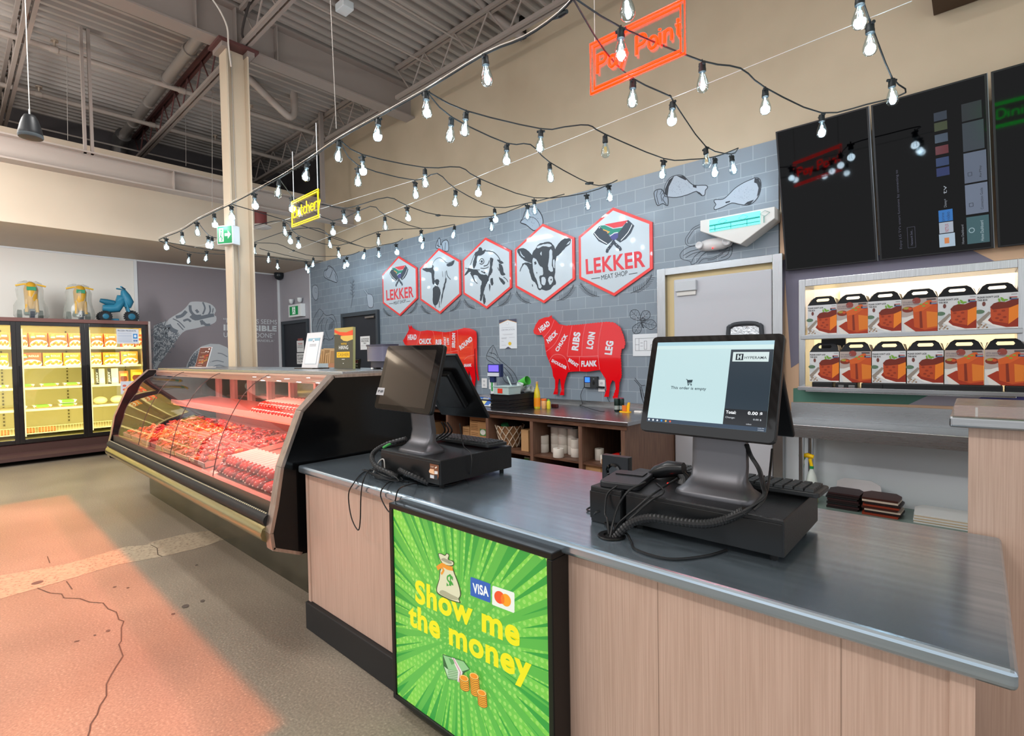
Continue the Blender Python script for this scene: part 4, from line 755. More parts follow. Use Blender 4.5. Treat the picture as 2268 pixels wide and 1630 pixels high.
# white camera box on beige wall
p = PY(688, 561, 4.95); t = thing('security_camera', 'white bullet camera on a square plate near the wall corner', 'camera', tuple(p)); G().box(p.x-.1, p.x+.12, 4.96, 5.0, p.z-.08, p.z+.08).build('plate', M('e6e0d4', .5), t); G().cyl(p+Vector((.0, -.02, 0)), p+Vector((.16, -.16, -.02)), .035, 10).build('body', M('d8dcdc', .4), t, sm=40)
# fly lamp
bx = [PY(x, y, 4.78) for x, y in c5([(532, 520), (1205, 400), (1250, 490), (910, 740), (535, 575)])]
t = thing('fly_trap_lamp', 'white triangular wall lamp with a turquoise tube window above the steel door', 'lamp', (-1.9, 4.98, 2.5))
F0 = [PY(x, y, 4.80) for x, y in c5([(532, 520), (1205, 400), (1205, 465), (895, 738), (535, 572)])]
zt = F0[0].z; zt = (F0[0].z+F0[1].z)/2; x0, x1 = F0[0].x, F0[1].x; xm, zm = F0[3].x, F0[3].z; zl = zt-.1
Fr = [Vector((x0, 4.80, zt)), Vector((x1, 4.80, zt)), Vector((x1, 4.80, zl)), Vector((xm, 4.80, zm)), Vector((x0, 4.80, zl))]
G().prism(Fr, (0, .18, 0)).build('housing', M('d4d2ce', .4), t, bev=.006)
uv = M('58d8cf', .4, em=1.6); wx0, wx1 = x0+(x1-x0)*.14, x0+(x1-x0)*.82
G().box(wx0, wx1, 4.792, 4.799, zt-.125, zt-.015).build('tube_window', uv, t); g = G()
for k in (.07, .105): g.box(wx0, wx1, 4.788, 4.792, zt-k-.003, zt-k+.003)
for i in range(4): g.box(wx0+.05+i*.14, wx0+.054+i*.14, 4.788, 4.792, zt-.125, zt-.07)
for i in range(3):
    cx_ = wx0+.12+i*.18; g.tube([(cx_-.04, 4.79, zt-.045), (cx_, 4.79, zt-.02), (cx_+.04, 4.79, zt-.045), (cx_, 4.79, zt-.07)], .002, 4, closed=True)
g.build('guard_wires', M('1f8f86', .4), t)
G().box(wx0-.0, wx1, 4.79, 4.795, zt-.075, zt-.06).build('tube_divider', M('1f9a90', .4, em=.4), t)
# emergency twin lamp
p = PY(1583, 541, 4.93); t = thing('emergency_light', 'oval white emergency light with two lamps and red dot above the steel door', 'lamp', tuple(p))
G().lathe([(.001, -.17), (.035, -.15), (.055, -.08), (.06, 0), (.055, .08), (.035, .15), (.001, .17)], p, 14, axis='x').build('housing', M('dad8d8', .4), t, sm=60)
for dx, r_ in ((-.125, .035), (.135, .042)):
    q = p+Vector((dx, -.04, 0)); G().lathe([(.001, .02), (r_, .0), (r_, -.03), (r_*.8, -.035), (.001, -.028)], q, 14, axis='y').build('lamp_head', M('c9c9cb', .25), t, sm=40)
G().ball(p+Vector((0, -.055, -.045)), .007).build('indicator', M('ff2020', .4, em=3), t)
# mural on left wall
ma = pxart((-11.489, 0, 0), (1, 0, 0)); m6 = lambda p: Q(290, 570, 6.037, p); wp = 'c3c7cb'; gp = '757c85'
hand = [(480, 860), (560, 790), (680, 720), (760, 640), (790, 600), (860, 590), (960, 595), (1060, 620), (1120, 670), (1135, 720), (1110, 770), (1140, 790), (1140, 850), (1090, 890), (980, 920), (860, 950), (740, 975), (700, 1000), (640, 1020), (560, 1000), (520, 960)]
ma.poly(sm2(m6(hand), 2), wp, 1)
for q, w in (([(790, 640), (800, 720), (860, 780), (940, 780)], .05), ([(960, 600), (990, 680), (960, 760)], .03), ([(1050, 640), (1060, 720), (1020, 790)], .03), ([(800, 780), (860, 820), (960, 800), (1050, 780), (1110, 770)], .07), ([(500, 900), (540, 960), (620, 1000)], .08), ([(600, 800), (680, 780), (740, 720)], .06), ([(960, 860), (1000, 900), (1060, 900)], .05), ([(560, 820), (640, 860), (720, 940)], .02), ([(620, 880), (700, 970)], .02), ([(870, 700), (900, 740)], .05), ([(940, 840), (960, 900)], .06), ([(700, 850), (760, 830), (800, 860)], .04), ([(1100, 680), (1090, 740)], .02)): ma.line(m6(q), w, gp, 2, sm=3)
sleeve = [(305, 915), (380, 885), (470, 850), (520, 960), (560, 1000), (690, 1005), (640, 1060), (580, 1150), (500, 1260), (440, 1340), (380, 1420), (330, 1520), (300, 1560)]
ma.poly(m6(sleeve), wp, 1)
rr = random.Random(5)
def inside(p, P):
    c = False
    for i in range(len(P)):
        (x1, y1), (x2, y2) = P[i-1], P[i]
        if (y1 > p[1]) != (y2 > p[1]) and p[0] < (x2-x1)*(p[1]-y1)/(y2-y1)+x1: c = not c
    return c
n = 0
while n < 190:
    x, y = rr.uniform(300, 690), rr.uniform(850, 1540)
    if inside((x, y), sleeve):
        a = rr.uniform(0, 6.28); l = 16; q = [(x, y)]
        for k in range(3): a += rr.uniform(-1.4, 1.4); q.append((q[-1][0]+l*math.cos(a), q[-1][1]+l*math.sin(a)))
        ma.line(m6(q), .013, gp, 2, sm=2); n += 1
head = [(730, 1530), (745, 1440), (790, 1340), (850, 1260), (940, 1190), (1060, 1155), (1180, 1160), (1280, 1200), (1360, 1290), (1420, 1400), (1440, 1530)]
ma.poly(m6(head), wp, 1); ma.poly(m6([(745, 1530), (770, 1410), (830, 1300), (900, 1240), (1000, 1200), (1090, 1190), (1070, 1260), (1000, 1400), (960, 1530)]), gp, 2)
for _ in range(130):
    x, y = rr.uniform(750, 1080), rr.uniform(1180, 1530)
    if inside((x, y), head): ma.ell(*m6([(x, y)])[0], rr.uniform(.8, 2), rr.uniform(.6, 1.4), wp, 3, 6, rr.uniform(0, 3))
for q in ([(1060, 1400), (1150, 1380), (1240, 1400)], [(1080, 1470), (1180, 1440), (1300, 1480)], [(1160, 1280), (1220, 1290), (1290, 1330)], [(1040, 1520), (1100, 1500), (1180, 1520)]): ma.line(m6(q), .02, '8a9098', 3, sm=3)
ma.text('\u201cIT ALWAYS SEEMS', *m6([(1235, 872), (1952, 896), (1235, 808)]), 'd6dadd', 1)
ma.text('IMPOSSIBLE', *m6([(1238, 978), (1948, 992), (1238, 896)]), 'd6dadd', 1, .05)
ma.text('UNTIL IT\u2019S DONE\u201d', *m6([(1240, 1066), (1922, 1076), (1240, 1002)]), 'd6dadd', 1)
ma.text('NELSON MANDELA\u2019', *m6([(1420, 1122), (1914, 1132), (1420, 1092)]), 'd6dadd', 1)
for q in (([(735, 995), (1320, 1000)]), ([(1900, 230), (1905, 1470)])): ma.line(m6(q), .006, '8b8488', 1)
ma.build('mural_artwork', wl)
# ================================================================ MEAT DISPLAY CASE
cx0, cx1 = -6.93, -2.80
mc = thing('meat_display_case', 'long curved glass butcher display case glowing red inside', 'display case', ((cx0+cx1)/2, 1.7, 0))
prof = [(1.31, .40), (1.155, .47), (1.145, .56), (1.178, .704), (1.213, .906), (1.333, 1.203), (1.529, 1.392), (2.26, 1.392), (2.26, .38), (1.6, .38)]
trimm = grain('anodised_trim', 'b9aaa0', 'a5978e', (30, 30, 2), .3, .9, 2)
gloss = M('0a0a0b', .12)
for x, lb, s in ((cx1, 'near', 1), (cx0, 'far', -1)):
    xa, xb = (x-.06, x) if s > 0 else (x, x+.06)
    e = G().prism([(xa, y, z) for y, z in prof], (xb-xa, 0, 0)).build('end_panel', gloss, mc); e['label'] = 'glossy black end panel'
    g = G(); pr = prof[:8]
    for (ya, za), (yb, zb) in zip(pr, pr[1:]):
        d = Vector((0, yb-ya, zb-za)); L = d.length; n = Vector((0, -d.z, d.y))/L
        a = Vector((xa-.004, ya, za)); b = Vector((xa-.004, yb, zb)); w = (xb-xa)+.008
        g.add([a, b, b+n*.006, a+n*.006, a+Vector((w, 0, 0)), b+Vector((w, 0, 0)), b+n*.006+Vector((w, 0, 0)), a+n*.006+Vector((w, 0, 0))], [(0, 1, 2, 3), (7, 6, 5, 4), (0, 4, 5, 1), (3, 2, 6, 7), (0, 3, 7, 4), (1, 5, 6, 2)])
        if s > 0:
            i1, i2 = a-n*.012, b-n*.012; g.add([a+Vector((w, 0, 0)), b+Vector((w, 0, 0)), i2+Vector((w, 0, 0)), i1+Vector((w, 0, 0))], [(0, 1, 2, 3)])
    g.build('edge_trim', trimm, mc)
xi0, xi1 = cx0+.06, cx1-.06
gp = smooth([(0, 1.205, .70), (0, 1.225, .80), (0, 1.275, .98), (0, 1.37, 1.17), (0, 1.46, 1.29), (0, 1.58, 1.372), (0, 1.68, 1.384)], 4)
cg = glassmat('case_glass', 'fff4f2', .5, .93, .015); gw = (xi1-xi0)/4
for i in range(4):
    a, b = xi0+gw*i+.003, xi0+gw*(i+1)-.003; g = G(); n = len(gp)
    g.add([(x, p.y, p.z) for x in (a, b) for p in gp], [(k, k+1, n+k+1, n+k) for k in range(n-1)]); g.build('curved_glass', cg, mc, sm=60)
    if i: G().tube([(a-.004, p.y, p.z) for p in gp], .003, 5).build('glass_seam', M('4a3a36', .3), mc)
G().box(xi0, xi1, 1.62, 2.27, 1.388, 1.412).build('top_deck', steel, mc, bev=.004)
G().box(xi0, xi1, 1.60, 1.64, 1.33, 1.388).build('lamp_canopy', M('d9b8a8', .35, .6), mc)
g = G().box(xi0, xi1, 1.19, 1.235, .60, .705)
g.build('front_sill', M('5d5348', .35, .5), mc)
G().tube([(xi0, 1.165, .615), (xi1, 1.165, .615)], .035, 12).build('air_vent_strip', M('1a1a1a', .6), mc, sm=50)
g = G()
for i in range(150): x = xi0+.03+(xi1-xi0-.06)*i/149; g.box(x-.006, x+.006, 1.155, 1.162, .648, .653)
g.build('vent_slots', M('c9bfa0', .4), mc)
bump_m = nodemat('bumper_metal', lambda N, K, b: (b.inputs['Base Color'].__setattr__('default_value', (*lin('a39a72'), 1)), b.inputs['Metallic'].__setattr__('default_value', 1.0), b.inputs['Roughness'].__setattr__('default_value', .25)))
G().prism([(xi0, y, z) for y, z in [(1.19, .49), (1.15, .495), (1.122, .515), (1.115, .545), (1.125, .575), (1.155, .595), (1.19, .60)]], (xi1-xi0, 0, 0)).build('bumper_rail', bump_m, mc, sm=60)
G().prism([(xi0, y, z) for y, z in [(1.19, .47), (1.17, .49), (1.26, .60), (1.6, .60), (1.6, .40), (1.5, .395)]], (xi1-xi0, 0, 0)).build('lower_fascia', M('a8806c', .35, .5), mc)
G().box(cx0+.02, cx1-.35, 1.51, 2.25, 0, .42).build('base_plinth', grain('plinth_steel', '6c6a5c', '585748', (3, 3, 3), .22, .85, 1), mc)
G().box(xi0, xi1, 1.22, 2.26, .56, .66).box(xi0, xi1, 2.20, 2.26, .66, 1.0).build('tub', M('8a5248', .5), mc)
back = M('6a4a44', .35, .3)
g = G().box(xi0, xi1, 2.20, 2.26, .98, 1.03).box(xi0, xi1, 2.20, 2.26, 1.33, 1.388)
for i in range(9):
    x = xi0+(xi1-xi0)*i/8; g.box(x-.02, x+.02, 2.20, 2.26, 1.03, 1.33)
g.build('rear_door_frames', M('b8a49c', .3, .7), mc)
G().box(xi0, xi1, 2.235, 2.24, 1.03, 1.33).build('rear_sliding_glass', glassmat('rear_glass', 'b09a94', .7, .75, .05), mc)
# sloped decks
deckm = M('b88074', .3, .5)
def slab(x0, x1, y0, z0, y1, z1, t=.012): return [(x0, y0, z0), (x0, y1, z1), (x0, y1, z1-t), (x0, y0, z0-t)], (x1-x0, 0, 0)
for nm, q in (('display_deck', slab(xi0, xi1, 1.25, .685, 2.16, .80)), ('upper_shelf', slab(xi0, xi1, 1.74, 1.02, 2.14, 1.06))):
    G().prism(*q).build(nm, deckm, mc)
G().box(xi0, xi1, 1.735, 1.742, 1.005, 1.05).build('shelf_lip', M('e0c0b4', .3, .5), mc)
red_led = M('ff5a48', .5, em=3.2)
G().cyl((xi0+.02, 1.655, 1.345), (xi1-.02, 1.655, 1.345), .013, 8).build('canopy_tube', red_led, mc)
G().cyl((xi0+.02, 1.76, .995), (xi1-.02, 1.76, .995), .009, 8).build('shelf_tube', red_led, mc)
for i in range(4):
    x = xi0+gw*(i+.5)
    area('case_lamp', (x, 1.67, 1.325), (gw*.95, .05), 15, (1, .30, .24), (math.radians(8), 0, 0))
    area('case_shelf_lamp', (x, 1.77, .985), (gw*.95, .04), 4.5, (1, .30, .24), (math.radians(20), 0, 0))
# --- contents: sausage sticks in clear vacuum packs with white labels
meat = [M(c, .25, coat=.6, bump=(60, .4)) for c in ('a81410', 'c32414', '7a0e0c', 'd8702c', '8a3a1c')]
lab = M('d8a8a0', .5); tie = M('d9b0a0', .5)
def make_pack(k, name, L, r, cat_lb):
    t = thing(name, 'x', 'meat pack')
    G().lathe([(.003, 0), (r*.55, .006), (r*.9, .02), (r, .045), (r, L-.045), (r*.9, L-.02), (r*.5, L-.006), (.003, L)], (0, 0, r), 10, axis='y').build('sausage', meat[k], t, local=True, sm=60)
    g = G(); n = 5
    vs = []
    for y in (.07, L-.03):
        for i in range(n+1):
            a = math.radians(35+110*i/n); vs.append((math.cos(a)*(r+.0015), y, r+math.sin(a)*(r+.0015)))
    g.add(vs, [(i, i+1, n+2+i, n+1+i) for i in range(n)]); g.build('paper_label', lab, t, local=True, sm=60)
    G().ball((0, -.004, r), (.006, .006, .006), 6, 4).build('casing_end', tie, t, local=True)
    return t
protos = [make_pack(k, 'sausage_pack', .30, .030, '') for k in range(3)]; usedp = [False]*3
def put(k, p, rx, label, group, sc=1, rz=0):
    if not usedp[k]: o = protos[k]; usedp[k] = True; o.location = p
    else: o = dup(protos[k], p)
    o['label'] = label; o['group'] = group; o.rotation_euler = (rx, 0, rz); o.scale = (sc, sc, sc); return o
rd = random.Random(11); sl_lo = math.atan2(.115, .91); sl_up = math.atan2(.04, .40)
def zlo(y): return .685+(y-1.25)*.115/.91
n = 30
for i in range(n):
    x = -4.62+i*.0585; put(rd.randrange(3), (x, 1.752+rd.uniform(-.006, .006), 1.022), sl_up, 'sausage pack in the upper shelf bottom layer, number %d from the black end panel' % (n-i), 'sausage packs on the upper shelf')
for i in range(n-2):
    x = -4.56+i*.0585; put(rd.randrange(3), (x, 1.80, 1.076), sl_up+.02, 'sausage pack in the upper shelf top layer, number %d from the black end panel' % (n-2-i), 'sausage packs stacked on the upper shelf', .85)
for row, (x0, nn, y) in enumerate(((-4.02, 18, 1.265), (-3.80, 15, 1.62))):
    for i in range(nn):
        x = x0+i*.0605
        put(rd.randrange(3), (x, y+rd.uniform(-.01, .01), zlo(y)+.002), sl_lo, 'sausage pack in the %s row of the lower deck, number %d from the black panel' % (('front', 'back')[row], nn-i), 'sausage packs in the %s row of the lower deck' % ('front', 'back')[row])
for i in range(13): put(rd.randrange(3), (-3.95+i*.062, 1.30, zlo(1.30)+.06), sl_lo, 'red sausage pack on top of the front row, number %d from its left' % (i+1), 'sausage packs on top of the front row', .9)
for i in range(9): put(rd.randrange(3), (-3.40+i*.062, 1.62, zlo(1.62)+.06), sl_lo, 'red sausage pack on top of the back row, number %d from its left' % (i+1), 'sausage packs on top of the back row', .9)
# trays of loose dried meat on the far half
trm = M('c7a396', .3, .4)
trayl = [('dark red dried meat strips', 2, .022), ('orange spiced meat strips', 3, .018), ('bright red meat cubes', 1, .03), ('dark dried sausage coils', 0, .02), ('pale spiced meat slices', 4, .024)]
for r_ in range(2):
    for i in range(7):
        x = -6.66+i*.375; y = 1.27+r_*.40
        if r_ == 0 and i == 6 and False: continue
        nm, k, s_ = trayl[(i*2+r_*3) % 5]
        z = zlo(y); t = thing('meat_tray', '%s tray of %s, %s from the far end of the case' % (('front', 'rear')[r_], nm, ORD[i]), 'meat tray', (x, y, z+.001))
        g = G(); w, d = .165, .18; c = math.cos(sl_lo); s0 = math.sin(sl_lo); g.T = Matrix.Translation((x, y+d, z+.014+d*s0)) @ Matrix.Rotation(sl_lo, 4, 'X')
        g.box(-w, w, -d, d, -.012, -.008).box(-w, -w+.004, -d, d, -.012, .03).box(w-.004, w, -d, d, -.012, .03).box(-w, w, -d, -d+.004, -.012, .03).box(-w, w, d-.004, d, -.012, .03); g.build('tray', trm, t)
        for m_ in range(3):
            g = G(); g.T = Matrix.Translation((x, y+d, z+.014+d*s0)) @ Matrix.Rotation(sl_lo, 4, 'X')
            for _ in range(26):
                px_, py_ = rd.uniform(-w+.03, w-.03), rd.uniform(-d+.03, d-.03); a = rd.uniform(0, 6.28) if k != 3 else rd.gauss(1.5, .3); L = rd.uniform(.03, .07); h = rd.uniform(0, .035)+.01*m_
                pts = [(px_+math.cos(a)*L*t_*.5, py_+math.sin(a)*L*t_*.5, h+.006*math.sin(t_*3+a)) for t_ in (-1, 0, 1)]
                pts = [(max(-w+.01, min(w-.01, q[0])), max(-d+.01, min(d-.01, q[1])), q[2]) for q in pts]
                g.tube(pts, [s_*.35, s_*.7, s_*.3], 6)
            o = g.build('meat', meat[(k+m_*2) % 5], t, sm=60); o['kind'] = 'stuff'
# white price tag standing on the shelf
p = Vector((-4.95, 1.74, 1.05))
# ---------------- things standing on the case
def slant_sign(name, label, corners, yb, base, draw, cat='sign', lean=.03, th=.006, m=None):
    """corners in pixels bl, br, tr, tl ; stands at depth yb"""
    bl, br = PY(*corners[0], yb), PY(*corners[1], yb); tl = PY(*corners[3], yb+lean)
    z0 = 1.414; bl.z = br.z = z0; u = br-bl; v = Vector((tl.x-bl.x, lean, tl.z-z0)); v.x *= .3
    t = thing(name, label, cat, tuple((bl+br)/2)); n = u.cross(v).normalized()
    G().prism([bl, br, br+v, bl+v], -n*th).build('panel', m or M('d5d4d6', .4), t)
    if base is not None: G().box(bl.x-.02, br.x+.02, yb-.05, yb+.09, 1.412, 1.42).build('foot', base, t)
    A = loc_art(bl+n*.0005, u, v); draw(A)
    if A.cols: A.build('printing', t)
def menu(A):
    A.rect(.02, .02, .98, .98, '5a2a22', 1); rm = random.Random(2)
    for _ in range(16): A.ell(rm.uniform(.2, .85), rm.uniform(.15, .62), .09, .04, rm.choice(['a8401e', '7d5a20', '8c2a18', '94702c']), 2, 7)
    for y in (.72, .5, .36, .2, .08): A.rect(.2, y, .6, y+.012, 'd8c4b4', 3)
    A.rect(.78, .86, .9, .93, 'd8d0cc', 2); A.ell(.62, .78, .06, .03, 'd8d0cc', 2, 8).ell(.8, .76, .06, .03, 'd8d0cc', 2, 8)
slant_sign('menu_stand', 'small dark red menu card stand left of the column on the case', m6([(855, 1545), (1010, 1552), (1085, 1200), (935, 1205)]), 1.9, M('cfc4be', .3), menu, lean=.06)
def qr(A):
    A.rect(.15, .12, .88, .84, '9fb6c0', 1); A.rect(.165, .13, .865, .76, 'dcdbdd', 2); A.rect(.15, .77, .88, .84, '8fb0bf', 2); A.ell(.5, .78, .07, .04, 'dcdbdd', 3); A.ell(.5, .755, .02, .02, '45464a', 4)
    A.rect(.3, .66, .7, .675, '8a8a90', 3).rect(.3, .62, .7, .635, '8a8a90', 3)
slant_sign('sign_stand', 'white upright card stand with a blue header band on the case', [(668, 828), (703, 827), (712, 735), (680, 738)], 1.95, M('3a2f2a', .5), qr, lean=.06)
def hire(A):
    A.poly([(0, .97), (.3, .9), (.65, .88), (1, .93), (1, .8), (.6, .78), (.25, .83), (0, .9)], 'e2502a', 2); A.poly([(.35, .8), (1, .8), (1, .7), (.7, .66), (.5, .68), (.35, .74)], 'd8b458', 2)
    A.rect(0, .84, 1, 1, 'b3a05c', 1).rect(0, 0, 1, .84, '4d4a3a', 1)
    A.text("WE'RE", (.36, .58), (.68, .58), (.36, .63), 'd8ac2c', 3, .02); A.text('HIRING', (.26, .47), (.76, .47), (.26, .56), 'e2e2dc', 3, .01)
    A.rect(.14, .27, .84, .41, 'e6b422', 3); A.text('CASHIER', (.2, .30), (.8, .30), (.2, .38), '6b5518', 4, 0); A.rect(.42, .22, .58, .235, 'd0d0c8', 3).ell(.5, .13, .03, .01, 'd0d0c8', 3)
slant_sign('acrylic_sign', "acrylic sign reading WE'RE HIRING CASHIER on the meat case", [(741, 826), (782, 826), (776, 723), (735, 728)], 2.0, None, hire, lean=.02, th=.02, m=M('a8a878', .15))
def gg(A):
    A.rect(.1, .9, .8, .93, 'c8c8c8', 1); A.ell(.45, .7, .22, .14, 'c24a3a', 1).ell(.45, .7, .14, .09, '131315', 2); A.rect(.45, .66, .68, .7, '3a5cb8', 3); A.rect(.25, .5, .68, .56, 'd8d8d8', 1)
    A.text('fit', (.2, .15), (.7, .15), (.2, .38), 'b8b8b8', 1)
slant_sign('small_sign', 'small black card with a coloured letter G beside the hiring sign', [(783, 826), (797, 826), (799, 794), (784, 795)], 2.08, None, gg, lean=.01, m=M('131315', .4))
# hand towel / sanitizer dispenser behind the left screen, on the wall side of the case
p = PY(838, 815, 2.16)
t = thing('dispenser', 'smoky grey plastic dispenser standing behind the left till screen', 'dispenser', (-3.05, 2.1, 1.412))
a, b = PY(818, 800, 2.05), PY(857, 762, 2.05)
G().rbox(a.x, b.x+.02, 2.02, 2.14, a.z, b.z, .03).build('housing', M('5c5a70', .2, coat=.4), t, sm=40); G().rbox(a.x-.004, b.x+.024, 2.015, 2.145, b.z-.012, b.z, .03).build('lid', M('3f3e50', .25), t, sm=40)
G().rbox(a.x+.02, b.x-.02, 2.04, 2.12, a.z-.045, a.z, .02).build('nozzle_block', M('34323f', .3), t, sm=40); G().box(a.x+.04, a.x+.07, 2.06, 2.1, 1.412, a.z-.04).build('pole', M('2b2b30', .4), t)
G().box(a.x+.05, a.x+.07, 2.03, 2.035, a.z-.075, a.z-.045).build('paper_tip', white, t)
# wooden bar top with bread box behind the case
wt = grain('ash_wood', 'c39a78', 'ab8260', (2, 40, 40), .5, 0, 2)
t = thing('wooden_bar_top', 'pale wooden bar top behind the cream column', 'counter', (-7.4, 3.2, 0))
a = PY(520, 826, 3.05); b = PY(745, 812, 3.05)
G().box(-9.6, -5.0, 2.9, 3.5, 1.275, 1.335).build('top', wt, t, bev=.004); G().box(-9.5, -5.1, 2.98, 3.42, 0, 1.275).build('body', blackm, t)
t = thing('bread_box', 'open carton box of brown paper bags behind the white card stand', 'box', (-5.55, 3.2, 1.335))
a, b = PY(704, 810, 3.15), PY(742, 790, 3.15); bx0, bx1 = a.x-.05, b.x+.02
G().box(bx0, bx1, 3.05, 3.07, 1.335, 1.43).box(bx0, bx1, 3.28, 3.3, 1.335, 1.43).box(bx0, bx0+.02, 3.07, 3.28, 1.335, 1.43).box(bx1-.02, bx1, 3.07, 3.28, 1.335, 1.43).box(bx0, bx1, 3.07, 3.28, 1.335, 1.345).build('carton', M('c08d6c', .6), t)
G().box(bx0, bx1, 3.045, 3.05, 1.375, 1.43).build('printed_band', M('9fb2bc', .5, bump=(40, 1)), t)
x = bx0+.03; i = 0
while x < bx1-.05:
    h = rd.uniform(.10, .19); o = tag(G().add([(x, 3.08, 1.35), (x+.03, 3.08, 1.35), (x+.03, 3.26, 1.35), (x, 3.26, 1.35), (x+.02, 3.1, 1.43+h), (x+.045, 3.1, 1.43+h*.9), (x+.045, 3.24, 1.43+h*.9), (x+.02, 3.24, 1.43+h)], [(0, 3, 2, 1), (4, 5, 6, 7), (0, 1, 5, 4), (1, 2, 6, 5), (2, 3, 7, 6), (3, 0, 4, 7)]).build('paper_bag', M('b89468', .7), None),
        'folded brown paper bag in the open carton, %s from the left' % ORD[i], 'paper bag', 'paper bags in the carton'); x += .05; i += 1
# ================================================================ POS COUNTER
pc = thing('checkout_counter', 'pale wood checkout counter with a stainless steel top', 'counter', (-1.37, 1.73, 0))
G().box(-2.745, .0, 1.325, 2.13, .15, .868).build('body', laminate, pc, bev=.003)
G().box(-2.745, -2.72, 1.318, 1.326, .15, .868).build('corner_strip', laminate, pc); G().box(-.035, .003, 1.316, 1.326, .0, .868).build('corner_strip', laminate, pc)
g = G()
for x in (-.66, -.22): g.box(x-.0008, x+.0008, 1.3242, 1.3252, .15, .868)
g.build('panel_joint', M('8d7566', .6), pc)
G().box(-2.75, -.035, 1.30, 1.33, 0, .15).box(-2.7, .0, 1.33, 2.1, 0, .15).build('kick_board', M('1d1d1e', .5), pc, bev=.004)
G().box(-2.765, .062, 1.285, 2.172, .868, .91).build('steel_top', steel_top, pc, bev=.012, seg=3)
gx, gy = -.865, 1.42
tag(G().lathe([(.022, .9105), (.042, .9105), (.045, .913), (.042, .916), (.026, .916), (.022, .9105)], (gx, gy, 0), 20).build('grommet', black, pc, sm=40))
G().lathe([(.001, .9108), (.03, .9108), (.001, .9109)], (gx, gy, 0), 20).build('cable_hole', M('030303', .9), pc)
# light box
lx0, lx1, lz0, lz1 = -1.83, -.965, .05, .885
lb = thing('lightbox_sign', 'glowing green lightbox reading Show me the money on the counter front', 'sign', ((lx0+lx1)/2, 1.29, lz0))
f = .022
G().box(lx0, lx1, 1.235, 1.322, lz1-f, lz1).box(lx0, lx1, 1.235, 1.322, lz0, lz0+f).box(lx0, lx0+f, 1.235, 1.322, lz0+f, lz1-f).box(lx1-f, lx1, 1.235, 1.322, lz0+f, lz1-f).box(lx0+f, lx1-f, 1.27, 1.322, lz0+f, lz1-f).build('frame', black, lb, bev=.003)
ix0, ix1, iz0, iz1 = lx0+f, lx1-f, lz0+f, lz1-f; ly = 1.243
emt = lambda c: EM(c, .68)
def halftone(N, K, b):
    mp = coords(N, K); sx = N.new('ShaderNodeSeparateXYZ'); K.new(mp.outputs[0], sx.inputs[0])
    v = N.new('ShaderNodeTexVoronoi'); v.inputs['Scale'].default_value = 42; v.inputs['Randomness'].default_value = 0; K.new(mp.outputs[0], v.inputs['Vector'])
    n = N.new('ShaderNodeTexNoise'); n.inputs['Scale'].default_value = 3; K.new(mp.outputs[0], n.inputs['Vector'])
    m1 = N.new('ShaderNodeMath'); m1.operation = 'LESS_THAN'; m1.inputs[1].default_value = .3; K.new(v.outputs[0], m1.inputs[0])
    mm = N.new('ShaderNodeMath'); mm.operation = 'MULTIPLY'; K.new(m1.outputs[0], mm.inputs[0]); K.new(n.outputs[0], mm.inputs[1])
    gr = N.new('ShaderNodeTexGradient'); gr.gradient_type = 'SPHERICAL'; m2 = N.new('ShaderNodeMapping'); m2.inputs['Scale'].default_value = (1.9, 1.9, 1.9)
    tc = N.new('ShaderNodeTexCoord'); K.new(tc.outputs['Object'], m2.inputs['Vector']); m2.inputs['Location'].default_value = (0, 0, -.42*1.9); K.new(m2.outputs[0], gr.inputs[0])
    r = ramp(N, [(0, '8ed84a'), (.55, '66bd4a'), (1, '48a244')]); K.new(gr.outputs[0], r.inputs[0])
    mx = N.new('ShaderNodeMix'); mx.data_type = 'RGBA'; K.new(mm.outputs[0], mx.inputs[0]); K.new(r.outputs[0], mx.inputs[6]); mx.inputs[7].default_value = (*lin('c4ee7c'), 1)
    b.inputs['Base Color'].default_value = (.03, .12, .02, 1); K.new(mx.outputs[2], b.inputs['Emission Color']); b.inputs['Emission Strength'].default_value = .68; b.inputs['Roughness'].default_value = .35
G().box(ix0, ix1, ly, ly+.006, iz0, iz1).build('backlit_panel', nodemat('green_burst', halftone), lb)
A = pxart((0, ly-.0003, 0), (0, -1, 0), mat=emt, eps=.0004); LQ = lambda p: Q(860, 1080, 2.9625, p)
W2 = Art(lambda x, y: Vector((x, ly-.0003, y)), (0, -1, 0), mat=emt, eps=.0004)
ccx, ccz = (ix0+ix1)/2-.02, (iz0+iz1)/2-.01; rb = random.Random(4)
def rimpt(a):
    dx, dz = math.cos(a), math.sin(a); t = min(((ix1 if dx > 0 else ix0)-ccx)/dx if abs(dx) > 1e-6 else 9, ((iz1 if dz > 0 else iz0)-ccz)/dz if abs(dz) > 1e-6 else 9)
    return (ccx+dx*t, ccz+dz*t), t
for i in range(26):
    a = i*2*math.pi/26+.05; w = .045; p1, t1 = rimpt(a-w); p2, t2 = rimpt(a+w)
    W2.poly([p1, p2, (ccx, ccz)], '58b046', 1)
for i in range(58):
    a = i*2*math.pi/58+rb.uniform(-.03, .03); w = rb.choice([.008, .012, .02, .035]); p1, t1 = rimpt(a-w); p2, t2 = rimpt(a+w); r_ = t1*rb.uniform(.45, .8)
    W2.poly([p1, p2, (ccx+math.cos(a)*r_, ccz+math.sin(a)*r_)], '2f9a3c', 2)
W2.build('ray_burst', lb)
A.text('Show me', *LQ([(180, 752), (865, 1052), (178, 596)]), 'efe010', 5, .035)
A.text('the money', *LQ([(138, 945), (945, 1345), (134, 752)]), 'efe010', 5, .035)
